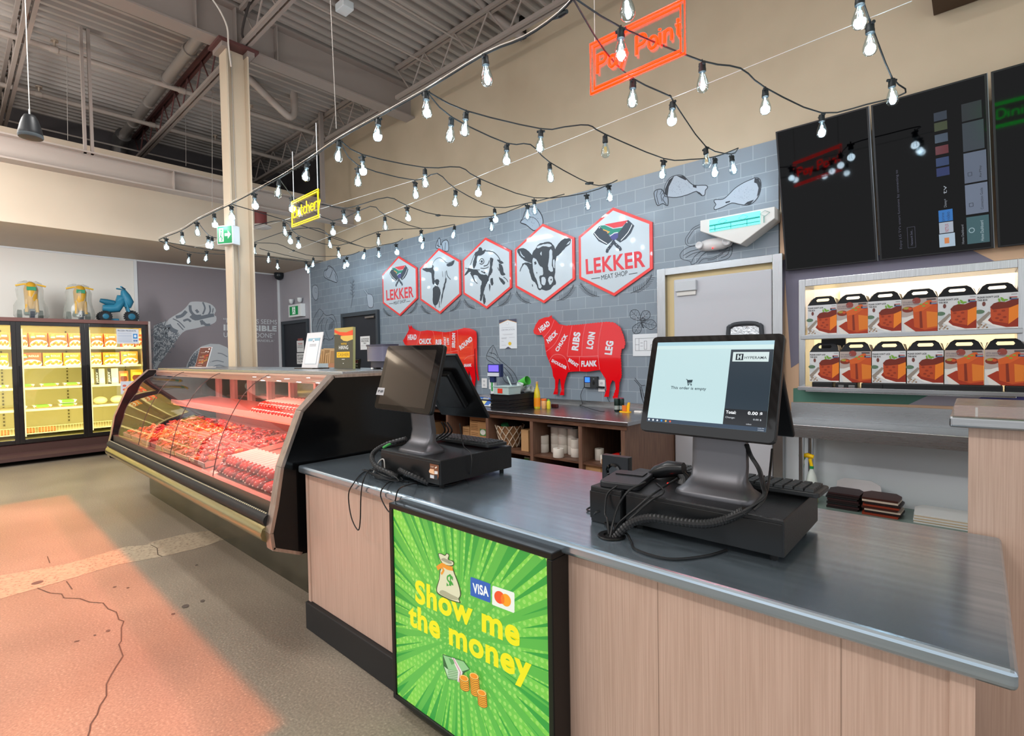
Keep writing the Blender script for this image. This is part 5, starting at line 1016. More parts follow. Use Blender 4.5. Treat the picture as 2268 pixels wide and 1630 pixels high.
# money bag
A.poly(sm2(LQ([(350, 520), (420, 520), (440, 560), (470, 640), (482, 700), (470, 730), (478, 755), (455, 752), (400, 735), (330, 698), (318, 660), (335, 600)])), '2c3a22', 6)
A.poly(sm2(LQ([(354, 524), (416, 524), (434, 560), (464, 640), (475, 700), (463, 726), (470, 748), (452, 745), (402, 728), (335, 692), (324, 660), (340, 600)])), 'd9d3b8', 7)
A.poly(sm2(LQ([(340, 690), (400, 725), (455, 735), (460, 720), (420, 700), (360, 670)])), 'a9a48c', 8)
A.poly(sm2(LQ([(330, 435), (350, 430), (375, 440), (385, 428), (405, 440), (400, 470), (432, 480), (432, 510), (395, 515), (355, 495)])), '2c3a22', 6).poly(sm2(LQ([(335, 438), (350, 434), (376, 446), (388, 433), (400, 443), (394, 470), (426, 484), (428, 505), (396, 508), (358, 490)])), 'd6d0b4', 7).poly(sm2(LQ([(350, 470), (370, 460), (400, 475), (420, 488), (415, 500), (385, 490)])), '9a9684', 8)
A.line(LQ([(325, 528), (360, 505), (390, 522), (428, 530)]), .016, 'e8902a', 9, sm=2).line(LQ([(352, 515), (368, 540), (352, 565)]), .009, 'e8902a', 9, sm=2).line(LQ([(325, 522), (350, 520)]), .011, 'e8902a', 9)
A.text('$', *LQ([(388, 668), (432, 682), (388, 560)]), '2f9a3c', 10, .03)
# card logos
A.poly(LQ([(542, 588), (548, 585), (668, 628), (673, 636), (673, 748), (668, 753), (546, 706), (542, 700)]), '1a57b8', 6); A.text('VISA', *LQ([(560, 688), (663, 716), (556, 622)]), 'f0f0f4', 7, .035)
A.poly(LQ([(686, 645), (692, 642), (826, 686), (831, 694), (831, 814), (826, 820), (690, 768), (684, 762)]), 'e9e9e6', 6)
A.poly(LQ([(734+35*math.cos(t/10*math.pi), 718+41*math.sin(t/10*math.pi)+ (35*math.cos(t/10*math.pi))*.3) for t in range(20)]), 'ee4a24', 7); A.poly(LQ([(776+33*math.cos(t/10*math.pi), 736+41*math.sin(t/10*math.pi)+(33*math.cos(t/10*math.pi))*.3) for t in range(20)]), 'f59a1e', 8)
A.poly(LQ([(757, 698), (766, 720), (766, 752), (752, 762), (745, 740), (746, 712)]), 'f0701c', 9)
# banknotes and coins
A.poly(LQ([(360, 1090), (420, 1110), (500, 1135), (540, 1190), (500, 1215), (490, 1268), (395, 1255), (365, 1170)]), '2c5a34', 6); A.poly(LQ([(364, 1096), (498, 1139), (535, 1188), (485, 1205), (398, 1190)]), '8fc08a', 7); A.poly(LQ([(398, 1192), (485, 1207), (480, 1264), (398, 1250), (370, 1170)]), 'b8d4b0', 7)
for k in range(5): A.line(LQ([(395, 1200+k*11), (480, 1214+k*11)]), .0025, '4a7a4c', 8)
A.poly(LQ([(420, 1112), (440, 1118), (492, 1210), (478, 1275), (458, 1270), (462, 1205)]), 'e8d8dc', 8); A.line(LQ([(430, 1115), (478, 1208), (468, 1272)]), .004, 'c8788c', 9)
A.poly(LQ([(400, 1115), (430, 1125), (440, 1150), (420, 1160)]), '5a9a5c', 8)
for cx_, cy_, n_ in ((508, 1245, 5), (578, 1228, 9), (625, 1340, 6)):
    for k in range(n_, -1, -1):
        y = cy_+k*13; A.ell(*LQ([(cx_, y)])[0], 11.5, 7.4, '8a4a10', 10+(n_-k)*2, 16, .45); A.ell(*LQ([(cx_, y-2)])[0], 10.6, 6.6, 'f0a030' if k else 'f6cf7a', 11+(n_-k)*2, 16, .45)
    A.ell(*LQ([(cx_, cy_-2)])[0], 8.6, 5.2, 'f08a1e', 12+n_*2, 16, .45)
A.build('printed_artwork', lb)
area('lightbox_glow', ((lx0+lx1)/2, 1.2, .45), (.8, .8), .8, (.5, 1, .3), (math.pi/2, 0, 0))
# ================================================================ TILLS
def cash_drawer(label, x0, x1, y0, y1, z1=1.035):
    t = thing('cash_drawer', label, 'cash drawer', ((x0+x1)/2, (y0+y1)/2, .91))
    G().box(x0, x1, y0, y1, .93, z1).build('housing', M('17181a', .38, bump=(180, .1)), t, bev=.004)
    G().box(x0+.004, x1-.004, y0-.003, y0+.002, .932, z1-.012).build('front_face', M('141516', .32), t, bev=.002)
    for x in (x0+.035, x1-.035):
        for y in (y0+.035, y1-.04): G().cyl((x, y, .91), (x, y, .93), .011, 10).build('foot', rubber, t)
    return t
def till(label, tl, tr, br, bl, base_c, lit, rear, yaw=0):
    """four world corners of the customer screen, plus base centre"""
    t = thing('pos_terminal', label, 'till screen', base_c)
    c = (tl+tr+br+bl)/4; u = ((tr-tl)+(br-bl))/2; v = ((tl-bl)+(tr-br))/2; v = v-u*(v.dot(u)/u.length_squared); hu, hv = u/2, v/2; n = u.cross(v).normalized()
    uu, vv = u.normalized(), v.normalized(); R = lambda a, b, d: c+hu*a+hv*b+n*d; r = .018
    def rr_(k, rad, d):
        pts = []
        U, V = hu.length-k, hv.length-k
        for sx, sy, a0 in ((1, -1, -90), (1, 1, 0), (-1, 1, 90), (-1, -1, 180)):
            for j in range(4): a = math.radians(a0+30*j); pts.append(c+uu*(sx*(U-rad)+rad*math.cos(a))+vv*(sy*(V-rad)+rad*math.sin(a))+n*d)
        return pts
    G().prism(rr_(0, r, -.022), n*.02).build('screen_housing', M('1a1b1d', .3), t, bev=.003)
    G().prism(rr_(.003, r-.003, -.002), n*.003).build('glass_front', M('050507', .06, coat=.5), t)
    return t, R, c, uu, vv, n, hu, hv
def neck(t, cb, w0, w1, ztop, lean, yoff=0):
    """lofted metal stand: flared foot to flat neck"""
    m = M('5a5a5e', .38, .7); g = G(); secs = []
    for z, w, d, y in ((.0, w0, .14, 0), (.008, w0, .14, 0), (.016, w0*.97, .13, 0), (.03, w0*.82, .09, .005), (.055, w0*.70, .055, .012), (.10, w1*1.04, .04, .02), (ztop-cb[2], w1, .035, lean)):
        n = 16; s_ = []
        for k in range(n):
            a = 2*math.pi*k/n; ca, sa = math.cos(a), math.sin(a); q = .38
            s_.append(Vector((cb[0]+w/2*math.copysign(abs(ca)**q, ca), cb[1]+y+d/2*math.copysign(abs(sa)**q, sa), cb[2]+z)))
        secs.append(s_)
    vs = [p for s_ in secs for p in s_]; L = len(secs); n = 16
    g.add(vs, [(i*n+k, i*n+(k+1) % n, (i+1)*n+(k+1) % n, (i+1)*n+k) for i in range(L-1) for k in range(n)]+[tuple(range(n))[::-1], tuple(range((L-1)*n, L*n))]); g.build('stand', m, t, sm=50)
def rearscreen(t, pts, d):
    P = [Vector(p) for p in pts]; n = (P[1]-P[0]).cross(P[3]-P[0]).normalized(); G().prism(P, n*d).build('rear_screen', M('101113', .4), t, bev=.006)
    c = sum(P, Vector())/4; c2 = c-n*.03; G().prism([c+(p-c)*.55 for p in P], -n*.04).build('rear_hump', M('0e0f11', .45), t, bev=.01)
# right till
Y1, Y0 = 1.70, 1.60
S2 = [PY(1441, 744, Y1), PY(1733, 739, Y1), PY(1723, 984, Y0), PY(1420, 955, Y0)]
cash_drawer('black cash drawer under the right till, nearest the camera', -.872, -.385, 1.52, 1.925)
t2, R2, c2_, uu, vv, nn, hu, hv = till('large till with lit screen reading This order is empty', *S2, (-.63, 1.70, 1.035), True, None)
neck(t2, (-.615, 1.66, 1.035), .25, .17, 1.30, .02)
a = R2(-.87, .84, .0012); ux = hu*2*.87; vx = hv*2*.835
sc = lambda c: EM(c, .85, .12)
A = loc_art(R2(-.885, -.80, .0013), hu*2*.88, hv*2*.83, mat=sc, eps=.0003)
A.rect(0, .0, 1, 1, 'b4d0d4', 1).rect(0, .955, 1, 1, 'a0c4d0', 2).rect(0, .91, 1, .955, 'c0d8d8', 2)
A.rect(0, 0, 1, .045, '2a3c50', 3).rect(.67, .045, 1, .90, '26343f', 3).rect(.67, .045, 1, .22, '1a1e24', 4)
A.rect(.69, .76, .97, .87, 'c3d4d4', 5); A.rect(.715, .775, .775, .85, '1e2a32', 6).rect(.728, .785, .738, .84, 'c3d4d4', 7).rect(.752, .785, .762, .84, 'c3d4d4', 7).rect(.735, .807, .755, .818, 'c3d4d4', 7)
A.text('HYPERAMA', (.785, .79), (.955, .79), (.785, .82), '1e2a32', 6, .01)
A.text('This order is empty', (.185, .405), (.50, .405), (.185, .45), '2c3c44', 4, .01)
A.poly([(.325, .53), (.375, .535), (.37, .50), (.335, .495)], '2c3c44', 4).line([(.315, .54), (.325, .535), (.335, .485), (.37, .485)], .002, '2c3c44', 4).ell(.34, .472, .006, .008, '2c3c44', 4).ell(.366, .472, .006, .008, '2c3c44', 4)
A.text('Total:', (.685, .165), (.765, .165), (.685, .20), 'e6eaee', 5, .03); A.text('0.00 $', (.855, .165), (.965, .165), (.855, .205), 'e6eaee', 5, .03)
A.text('Change:', (.685, .11), (.76, .11), (.685, .135), 'c8ced4', 5); A.text('0.00 $', (.90, .11), (.96, .11), (.90, .13), 'c8ced4', 5); A.text('odoo', (.85, .06), (.89, .06), (.85, .075), 'c8ced4', 5)
for i, c in enumerate(('dce6ee', 'dce6ee', 'c4d0da', '2a8ad8', 'd8a84a', 'd85a3a')): A.ell(.02+i*.04, .022, .009, .012, c, 5, 8)
A.text('3:40 PM', (.94, .028), (.985, .028), (.94, .038), 'c8d0d8', 5); A.text('2/5/2026', (.94, .008), (.985, .008), (.94, .018), 'c8d0d8', 5)
A.build('display', t2)
P_ = [at(x, y, d) for x, y, d in ((1742, 1000, 1.72), (1766, 1003, 1.78), (1747, 812, 1.66), (1738, 800, 1.58))]
z0_, z1_ = 1.20, 1.47
rearscreen(t2, [(-.47, 1.99, 1.19), (-.85, 1.99, 1.19), (-.85, 1.80, 1.49), (-.47, 1.80, 1.49)], .02)
# keyboards
def keyboard(label, x0, x1, y0, y1, z, rx=.06):
    t = thing('keyboard', label, 'keyboard', ((x0+x1)/2, (y0+y1)/2, z)); w, d = (x1-x0)/2, (y1-y0)/2; T = Matrix.Translation(((x0+x1)/2, (y0+y1)/2, z+.02)) @ Matrix.Rotation(rx, 4, 'X')
    g = G(); g.T = T; g.rbox(-w, w, -d, d, -.011, .004, .015); g.build('case', M('1e2022', .4), t, bev=.003)
    km = M('2c2f31', .45); cols, rows = 17, 6
    for r_ in range(rows):
        g = G(); g.T = T
        for c_ in range(cols):
            kx = -w+.012+(2*w-.024)*c_/cols; kw = (2*w-.024)/cols-.0035; ky = -d+.012+(2*d-.024)*r_/rows; kd = (2*d-.024)/rows-.0035
            g.add([(kx, ky, .004), (kx+kw, ky, .004), (kx+kw, ky+kd, .004), (kx, ky+kd, .004), (kx+.002, ky+.002, .012), (kx+kw-.002, ky+.002, .012), (kx+kw-.002, ky+kd-.001, .012), (kx+.002, ky+kd-.001, .012)], [(4, 5, 6, 7), (0, 1, 5, 4), (1, 2, 6, 5), (2, 3, 7, 6), (3, 0, 4, 7)])
        g.build('key_row', km, t)
    return t
keyboard('black keyboard behind the right till stand, on its cash drawer', -.87, -.35, 1.76, 1.92, 1.035, -.04)
# left drawer / till
cash_drawer('black cash drawer under the left till, with a payment sticker', -2.19, -1.735, 1.44, 1.905, 1.04)
A = pxart((0, 1.4365, 0), (0, -1, 0)); LL = lambda p: Q(940, 900, 8.577, p)
A.poly(LL([(105, 1085), (272, 1120), (272, 1330), (250, 1390), (110, 1365)]), '7a4a30', 1).poly(LL([(88, 1230), (110, 1185), (185, 1195), (190, 1290), (100, 1260)]), 'e8b890', 2).poly(LL([(195, 1225), (255, 1235), (255, 1290), (195, 1285)]), 'd8d4d0', 2).poly(LL([(112, 1295), (185, 1310), (185, 1370), (112, 1355)]), 'c8ccd0', 2).poly(LL([(195, 1300), (250, 1310), (250, 1395), (195, 1385)]), '303438', 3).text('TAP', *LL([(118, 1155), (180, 1165), (118, 1130)]), 'd8c8b8', 2)
A.line(LL([(205, 1170), (240, 1150)]), .006, 'd8c8b8', 2); A.build('payment_sticker', bpy.data.objects['cash_drawer.001'])
ya, yb = 1.54, 1.45
S1 = [PY(853, 764, ya), PY(976, 764, ya), PY(961, 919, yb), PY(834, 906, yb)]
t1, R1, c1_, uu1, vv1, nn1, hu1, hv1 = till('till with a dark reflective screen on the left of the counter', *S1, (-1.97, 1.56, 1.04), False, None)
G().prism([R1(-.86, -.84, .0012), R1(.8, -.84, .0012), R1(.8, .84, .0012), R1(-.86, .84, .0012)], nn1*.0006).build('dark_display', M('2c2622', .08, coat=.6), t1)
neck(t1, (-1.985, 1.53, 1.04), .22, .15, 1.29, .0)
rearscreen(t1, [(-1.86, 1.87, 1.17), (-2.2, 1.84, 1.17), (-2.2, 1.63, 1.50), (-1.86, 1.65, 1.50)], .02)
G().prism([R1(-1.02, -.58, .002)-uu1*.0, R1(-.73, -.58, .002), R1(-.73, -.35, .002), R1(-1.0, -.35, .002)], nn1*.0005).build('painted_price_reflection', M('a8a8ac', .4), t1)  # mirrored price tag reflection, painted as a flat patch on the screen
A = Art(lambda x, y: R1(x, y, .0028), nn1); A.text('$84.90', (-.76, -.52), (-.97, -.52), (-.76, -.42), '3a3a40', 1, .02); A.build('reflected_price_text', t1)
keyboard('black keyboard behind the left till, on its cash drawer', -2.18, -1.74, 1.74, 1.885, 1.04, -.03)
# small black box + stand with scanner cradle left of right till
t = thing('receipt_printer', 'black receipt printer box at the left end of the right cash drawer', 'printer', (-.94, 1.7, .91))
G().box(-1.0, -.878, 1.505, 1.86, .91, 1.036).build('printer_body', M('131415', .4), t, bev=.004); G().box(-1.0, -.878, 1.50, 1.506, .925, 1.02).build('front_cover', M('101112', .3), t, bev=.002)

t = thing('card_reader', 'black card terminal lying on the left end of the right cash drawer', 'card reader', (-.93, 1.62, 1.035))
g = G(); g.T = Matrix.Translation((-.92, 1.62, 1.035)) @ Matrix.Rotation(.2, 4, 'Z'); g.rbox(-.07, .07, -.1, .1, 0, .022, .02); g.build('body', M('1d1f22', .4), t, bev=.004, sm=40)
g = G(); g.T = Matrix.Translation((-.92, 1.62, 1.035)) @ Matrix.Rotation(.2, 4, 'Z'); g.box(-.05, .05, .02, .08, .022, .026); g.build('screen', black, t)
p = [PZ(1338, 1070, .92), PZ(1400, 1062, .92)]
t = thing('webcam_stand', 'black square scanner with a round lens behind the right cash drawer', 'scanner', (-1.0, 1.86, .91))
a, b = PY(1338, 1060, 1.97), PY(1397, 1013, 1.97)
G().rbox(a.x, b.x, 1.95, 1.985, .93, b.z, .006).build('body', M('1c1d20', .35), t, bev=.006); G().rbox(a.x-.0, b.x+.0, 1.94, 2.02, .91, .93, .01).build('foot', M('1c1d20', .35), t)
cc = Vector(((a.x+b.x)/2-.005, 1.95, (a.z+b.z)/2-.012)); G().lathe([(.0, 0), (.034, 0), (.036, -.008), (.028, -.012), (.022, -.004), (.001, -.003)], cc, 20, axis='y').build('lens', M('050607', .05, coat=1), t, sm=40)
# handheld scanner
t = thing('barcode_scanner', 'black handheld barcode scanner beside the right till stand', 'scanner', (-.78, 1.72, 1.04))
a, b = PY(1440, 1050, 1.74), PY(1515, 1038, 1.74); G().tube([a, a+(b-a)*.2+Vector((0, 0, .004)), a+(b-a)*.6+Vector((0, 0, .008)), b], [.012, .024, .030, .022], 12).build('scanner_head', M('141517', .3), t, sm=60)
G().tube([b+Vector((-.02, 0, -.01)), b+Vector((.0, .0, -.03)), Vector((b.x, b.y, 1.037))], [.016, .018, .03], 10).build('stand_post', M('141517', .35), t, sm=60); G().ball(PY(1480, 1072, 1.70), .005).build('red_led', M('ff1a10', .4, em=3), t)
# ---------------- cables
def cable(label, pts, r=.0035, m=None, n=6): return tag(G().tube(smooth(pts, 5), r, n).build('cable', m or M('131314', .45), sm=60), label, 'cable')
zt = .9135
def corr(label, pts, r=.014):
    P = smooth(pts, 14); R = [r if i % 2 else r*.84 for i in range(len(P))]
    return tag(G().tube(P, R, 10).build('corrugated_tube', M('1a1a1b', .45)), label, 'cable')
F_ = lambda x, y, Y: PY(x, y, Y)
corr('ribbed black cable sleeve running in front of the right cash drawer', [Vector((gx+.01, gy, .905)), F_(1395, 1160, 1.435), F_(1440, 1147, 1.45), F_(1500, 1155, 1.475), F_(1560, 1160, 1.49), F_(1610, 1150, 1.50), F_(1650, 1130, 1.49)])
corr('ribbed black cable sleeve curling left of the left till', [PZ(950, 1070, .925), F_(905, 1050, 1.40), F_(885, 1040, 1.40)], .013)
corr('ribbed black sleeve wrapping behind the left cash drawer', [F_(900, 972, 1.55), F_(855, 985, 1.50), F_(826, 1005, 1.44), F_(830, 1030, 1.40), F_(870, 1052, 1.39), F_(884, 1056, 1.40)], .014)
cable('green cable tucked in the sleeve left of the left till', [F_(848, 992, 1.47), F_(862, 984, 1.5), F_(884, 977, 1.56)], .006, M('3f9a48', .5))
ck = 1.40
cable('thin black cable from the card reader into the counter hole', [F_(1367, 1076, 1.50), F_(1345, 1095, 1.49), F_(1340, 1135, 1.47), F_(1345, 1150, 1.44), Vector((gx-.01, gy, .915))])
cable('black cable from the scanner into the counter hole', [F_(1500, 1060, 1.66), F_(1445, 1095, 1.5), F_(1410, 1125, 1.46), F_(1370, 1160, 1.44), Vector((gx, gy, .91))])
cable('second black cable from the scanner draping over the drawer', [F_(1455, 1072, 1.6), F_(1470, 1090, 1.515), F_(1440, 1110, 1.50), F_(1400, 1145, 1.45), Vector((gx+.01, gy+.01, .91))])
cable('black cable from the reader curving to the counter hole', [F_(1430, 1068, 1.56), F_(1395, 1085, 1.51), F_(1375, 1110, 1.48), F_(1362, 1140, 1.45), Vector((gx, gy-.01, .91))])
cable('black cable looping on the counter toward the left of the hole', [Vector((gx, gy, .912)), PZ(1335, 1150, .918), PZ(1318, 1142, .93), PZ(1320, 1135, .95), PZ(1345, 1132, .95), PZ(1362, 1150, .925), Vector((gx+.01, gy, .912))])
cable('black cable reaching left on the counter beside the right drawer', [Vector((gx, gy, .912)), PZ(1340, 1150, .916), PZ(1316, 1135, .916), PZ(1300, 1128, .916), PZ(1328, 1115, .92)])
cable('black cable lying on the steel top in front of the right drawer', [Vector((gx, gy, .912)), PZ(1385, 1180, .925), PZ(1398, 1200, .915), PZ(1410, 1218, .915), PZ(1480, 1238, .915), PZ(1560, 1232, .915), PZ(1610, 1218, .915)], .004)
for i in range(2): cable('pair of cables hanging from the right till screen, %s' % ('left one', 'right one')[i], [F_(1652+i*4, 985, 1.66), F_(1662+i*3, 1010, 1.68), F_(1680+i*3, 1040, 1.66), F_(1688+i*3, 1075, 1.60), F_(1690+i*3, 1100, 1.53), F_(1650, 1135-i*4, 1.485), F_(1610, 1152-i*4, 1.48)], .005)
cable('cable dropping from the rear screen of the right till', [F_(1710, 995, 1.86), F_(1706, 1040, 1.76), F_(1700, 1080, 1.6), F_(1690, 1110, 1.52), F_(1670, 1130, 1.49)], .004)
for i, (a_, b_, c_) in enumerate(((797, 820, 1165), (822, 842, 1000), (0, 0, 0))[:1]): pass
fy = 1.272
cable('long black cable loop hanging down the counter front at the left', [PZ(830, 1040, .914), PZ(805, 1046, .914), F_(785, 1068, fy), F_(772, 1095, fy), F_(778, 1145, fy), F_(793, 1174, fy), F_(798, 1150, fy), F_(800, 1090, fy), F_(808, 1055, fy), PZ(820, 1040, .914)], .003)
cable('short black cable loop hanging just left of the green lightbox', [PZ(905, 1068, .914), PZ(870, 1065, .914), F_(850, 1078, fy), F_(843, 1098, fy), F_(855, 1125, fy), F_(866, 1134, fy), F_(875, 1110, fy), F_(882, 1085, fy), F_(900, 1075, fy), PZ(925, 1070, .914)], .003)
cable('thin cable from the left till screen down its drawer side and across the top', [F_(1018, 938, 1.75), F_(1024, 975, 1.72), F_(1028, 990, 1.65), Vector((-1.728, 1.62, 1.04)), Vector((-1.725, 1.61, .96)), PZ(1030, 1058, .914), PZ(1000, 1073, .914), PZ(955, 1074, .914), PZ(930, 1062, .914)], .003)
rc = random.Random(9)
for i in range(7):
    a = PZ(800+rc.uniform(0, 30), 1045+rc.uniform(-8, 4), .914+i*.004); b = PZ(850+rc.uniform(-15, 15), 1050+rc.uniform(-8, 12), .918+i*.004); c = PZ(900+rc.uniform(-25, 15), 1062+rc.uniform(-10, 6), .914+i*.003)
    cable('black cable in the tangle left of the left till, %s layer' % ('lowest', 'second', 'third', 'fourth', 'fifth', 'sixth', 'top')[i], [a, b, c, b+Vector((.03, .04, .01)), a+Vector((.02, .03, 0))], .003)['group'] = 'tangled cables by the left till'
cable('white cable loop in the tangle left of the left till', [PZ(826, 1048, .915), F_(840, 1022, 1.42), F_(850, 1018, 1.42), F_(852, 1040, 1.42)], .003, M('b8b4ae', .5))
for i in range(3): cable('cable hanging behind the left screen down to the keyboard, %s from the left' % ORD[i], [F_(978+i*6, 935, 1.68), F_(985+i*8, 955, 1.70), F_(965+i*8, 972, 1.72), F_(948, 985-i*2, 1.66)], .004)
# ================================================================ BACK COUNTER
bc = thing('back_counter', 'walnut back counter with open cubbies and a steel top against the brick wall', 'cabinet', (-3.9, 4.4, 0))
bz = .90; by0, by1 = 3.93, 4.975
bxl, bxr = -6.3, -2.23
G().box(bxl, bxr+.02, by0-.02, by1, bz-.035, bz).build('steel_top', steel, bc, bev=.004); G().box(bxl, bxr+.02, by1-.012, by1, bz, bz+.05).build('backsplash', steel, bc)
# dividers from photo: x pixels of the uprights along the front edge
ups = [PY(x, 900, by0).x for x in (1078, 1176, 1284)]; step = ups[1]-ups[0]
xs = [bxr-.04]+[u for u in ups[::-1]]+[ups[0]-.66*k for k in (1, 2, 3)]; xs = [x for x in xs if x > bxl]+[bxl]
G().box(bxl, bxr, by0-.004, by0+.016, bz-.075, bz-.0362).build('top_rail', walnut, bc)
for x in xs: G().box(x-.02, x+.02, by0, by1, 0, bz-.038).build('upright', walnut_h, bc)
sz = .49
G().box(bxl, bxr-.03, by0+.01, by1-.02, sz-.02, sz).build('middle_shelf', walnut, bc); G().box(bxl, bxr-.03, by0+.01, by1-.02, .08, .1).build('bottom_shelf', walnut, bc); G().box(bxl, bxr, by1-.02, by1, 0, bz-.036).build('back_panel', walnut, bc)
print('dividers', xs)
card = M('b58a5c', .7); card2 = M('c0976a', .7)
def carton(label, x0, x1, y0, d, z0, z1, m=card, art=None, group=None):
    t = thing('cardboard_box', label, 'box', ((x0+x1)/2, y0+d/2, z0), 0, group); G().box(x0, x1, y0, y0+d, z0, z1).build('carton', m, t, bev=.002)
    G().box((x0+x1)/2-.02, (x0+x1)/2+.02, y0+.0, y0+d, z1, z1+.0008).build('packing_tape', M('a87c4e', .4), t)
    if art: A = loc_art((x0, y0-.0006, z0), (x1-x0, 0, 0), (0, 0, z1-z0)); art(A); A.build('printing', t)
def Xa(px, Y, py=960): return PY(px, py, Y).x
def Za(py, Y, px=1200): return PY(px, py, Y).z
def a1(A):
    A.rect(.62, .3, .98, .55, '5a8a50', 1).ell(.8, .43, .16, .1, 'd8dcd4', 2); A.rect(.64, .02, .95, .22, 'e0ddd6', 1)
    for i in range(9): A.rect(.67+i*.028, .05, .68+i*.028, .2, '222222', 2)
    for y in (.75, .66, .6, .54, .48, .36, .3): A.rect(.08, y, .5, y+.015, '6a4a2c', 1)
    A.rect(.1, .8, .95, .83, '5a3a20', 1)
carton('tall brown carton with green oval label in the back counter', Xa(1041, 4.05), Xa(1077, 4.05), 4.05, .3, sz, Za(921, 4.05, 1060), card, a1)
carton('low plain brown carton beside the tall labelled carton', Xa(1025, 4.1), Xa(1040, 4.1), 4.1, .25, sz, Za(945, 4.1, 1030), card2, lambda A: [A.rect(.1, y, .9, y+.03, '7a5632', 1) for y in (.8, .66)])
carton('brown paper sack leaning in the far cubby', Xa(940, 4.1), Xa(962, 4.1), 4.1, .2, sz, Za(935, 4.1, 950), card2)
carton('small brown carton between basket and the divider', Xa(1154, 4.02), Xa(1170, 4.02), 4.02, .2, sz, Za(952, 4.02, 1160), card2)
carton('larger brown carton on the bottom shelf at right', Xa(1296, 3.98), Xa(1330, 3.98), 3.98, .35, .1, Za(1025, 3.98, 1310), card2, lambda A: A.text('ANCONA', (.25, .3), (.8, .3), (.25, .5), '5a3a20', 1, .02))
carton('tall brown carton behind the square scanner', Xa(1331, 3.97), Xa(1362, 3.97), 3.97, .3, .1, Za(1018, 3.97, 1340), card)
carton('white and green carton in the dark lower cubby', Xa(1160, 4.2), Xa(1171, 4.2), 4.2, .2, .1, Za(1012, 4.2, 1165), M('c8d4c0', .6), lambda A: A.rect(0, .6, 1, .95, '4aa84a', 1))
# macrame basket
t = thing('macrame_basket', 'brown basket in a knotted white rope net inside the cubby', 'basket', (Xa(1130, 4.12), 4.12, sz))
bc_ = Vector((Xa(1129, 4.15), 4.15, sz)); r0, r1, h = .095, .155, .235
G().lathe([(r0, .004), ((r0+r1)/2, h/2), (r1, h), (r1-.012, h), (r0-.01, .02)], bc_, 20).build('basket_body', M('9a7452', .8, bump=(50, 1)), t, sm=40)
g = G(); k = 11
for i in range(k):
    for s_ in (1, -1):
        pts = []
        for j in range(7):
            f_ = j/6; a = 2*math.pi*i/k+s_*f_*1.1; r_ = r0+(r1-r0)*f_+.006; pts.append(bc_+Vector((r_*math.cos(a), r_*math.sin(a), h*f_+.004)))
        g.tube(pts, .0055, 5)
g.build('rope_net', M('d9ccb8', .8), t)
G().ball(bc_+Vector((-.03, -.02, h)), (.07, .06, .03)).build('green_cloth', M('1f7a46', .7), t, sm=60); G().ball(bc_+Vector((.05, .02, h+.01)), (.09, .07, .04)).build('dark_cloth', M('1a1f1e', .8), t, sm=60)
# paper rolls
rm_ = M('dcd6cc', .6)
def make_roll():
    t = thing('paper_roll', 'x', 'paper roll'); G().lathe([(.014, 0), (.052, 0), (.054, .004), (.054, .082), (.052, .086), (.014, .086), (.013, .08)], (0, 0, 0), 20).build('paper', rm_, t, local=True, sm=40)
    G().lathe([(.0135, -.0005), (.011, -.0005), (.011, .0865), (.0135, .0865)], (0, 0, 0), 12).build('core', M('8a6a4c', .7), t, local=True); return t
pr_ = make_roll(); first = True
YR = 4.08
cols_ = [(1186.5+10, 2), (1218, 3), (1235, 2), (1256, 3), (1276, 2)]
roll_h = .0865
for ci, (px, nrow) in enumerate(((1201, 2), (1218, 3), (1234, 3), (1256, 3), (1273, 2))):
    x = Xa(px, 4.09)
    for k_ in range(nrow):
        yy = 4.09+(.10 if ci in (1, 2, 3) else .02)
        lab_ = 'white paper roll, %s from the left in the cubby of rolls, %s of its stack' % (ORD[ci], ('bottom', 'second', 'top')[k_])
        o = pr_ if first else dup(pr_); first = False; o.location = (x, yy, sz+.001+k_*roll_h); o['label'] = lab_; o['group'] = 'paper rolls in the back counter'
o = dup(pr_, (Xa(1235, 3.98), 3.99, sz+.001)); o['label'] = 'white paper roll standing alone in front of the stacked rolls'
o = dup(pr_, (Xa(1331, 4.15), 4.12, sz+.001)); o['label'] = 'white paper roll standing left in the right cubby'; o.scale = (.8, .8, 1.25)
o = dup(pr_, (Xa(1345, 4.06), 4.03, sz+.001)); o['label'] = 'short wide paper roll beside the red case'; o.scale = (.95, .95, .85)
t = thing('tape_pack', 'clear plastic wrap lying over the stacked paper rolls', 'plastic wrap', (Xa(1240, 4.2), 4.2, sz+.261)); x = Xa(1222, 4.2); G().box(x, x+.32, 4.12, 4.26, sz+.262, sz+.285).build('wrap', M('8a8a90', .15, coat=.5), t, bev=.01)
t = thing('red_case', 'small red plastic case in the right cubby', 'case', (Xa(1362, 4.05), 4.06, sz)); x0, x1 = Xa(1353, 4.04), Xa(1374, 4.04); G().box(x0, x1, 4.04, 4.14, sz, sz+.055).build('lower_shell', M('c4150f', .4), t, bev=.012); G().box(x0, x1, 4.04, 4.14, sz+.056, sz+.09).build('upper_shell', M('d01a12', .4), t, bev=.012)
t = thing('label_printer', 'black label printer in the right cubby', 'printer', (Xa(1385, 4.05), 4.1, sz)); x0, x1 = Xa(1372, 4.04), bxr-.07; G().box(x0, x1, 4.03, 4.25, sz, sz+.12).build('base', M('1f2124', .5), t, bev=.01); G().box(x0+.005, x1-.005, 4.04, 4.24, sz+.122, sz+.24).build('cover', M('26282c', .5), t, bev=.02)
t = thing('yellow_tub', 'yellow round tub on the bottom shelf', 'tub', (Xa(1261, 4.1), 4.1, .1)); c = Vector((Xa(1261, 4.1), 4.1, .1)); G().lathe([(.07, 0), (.085, .2), (.082, .205)], c, 18).build('tub', M('2f6a3a', .5), t, sm=40); G().lathe([(.088, .2), (.09, .225), (.02, .228)], c, 18).build('lid', M('e2c21c', .4), t, sm=40)
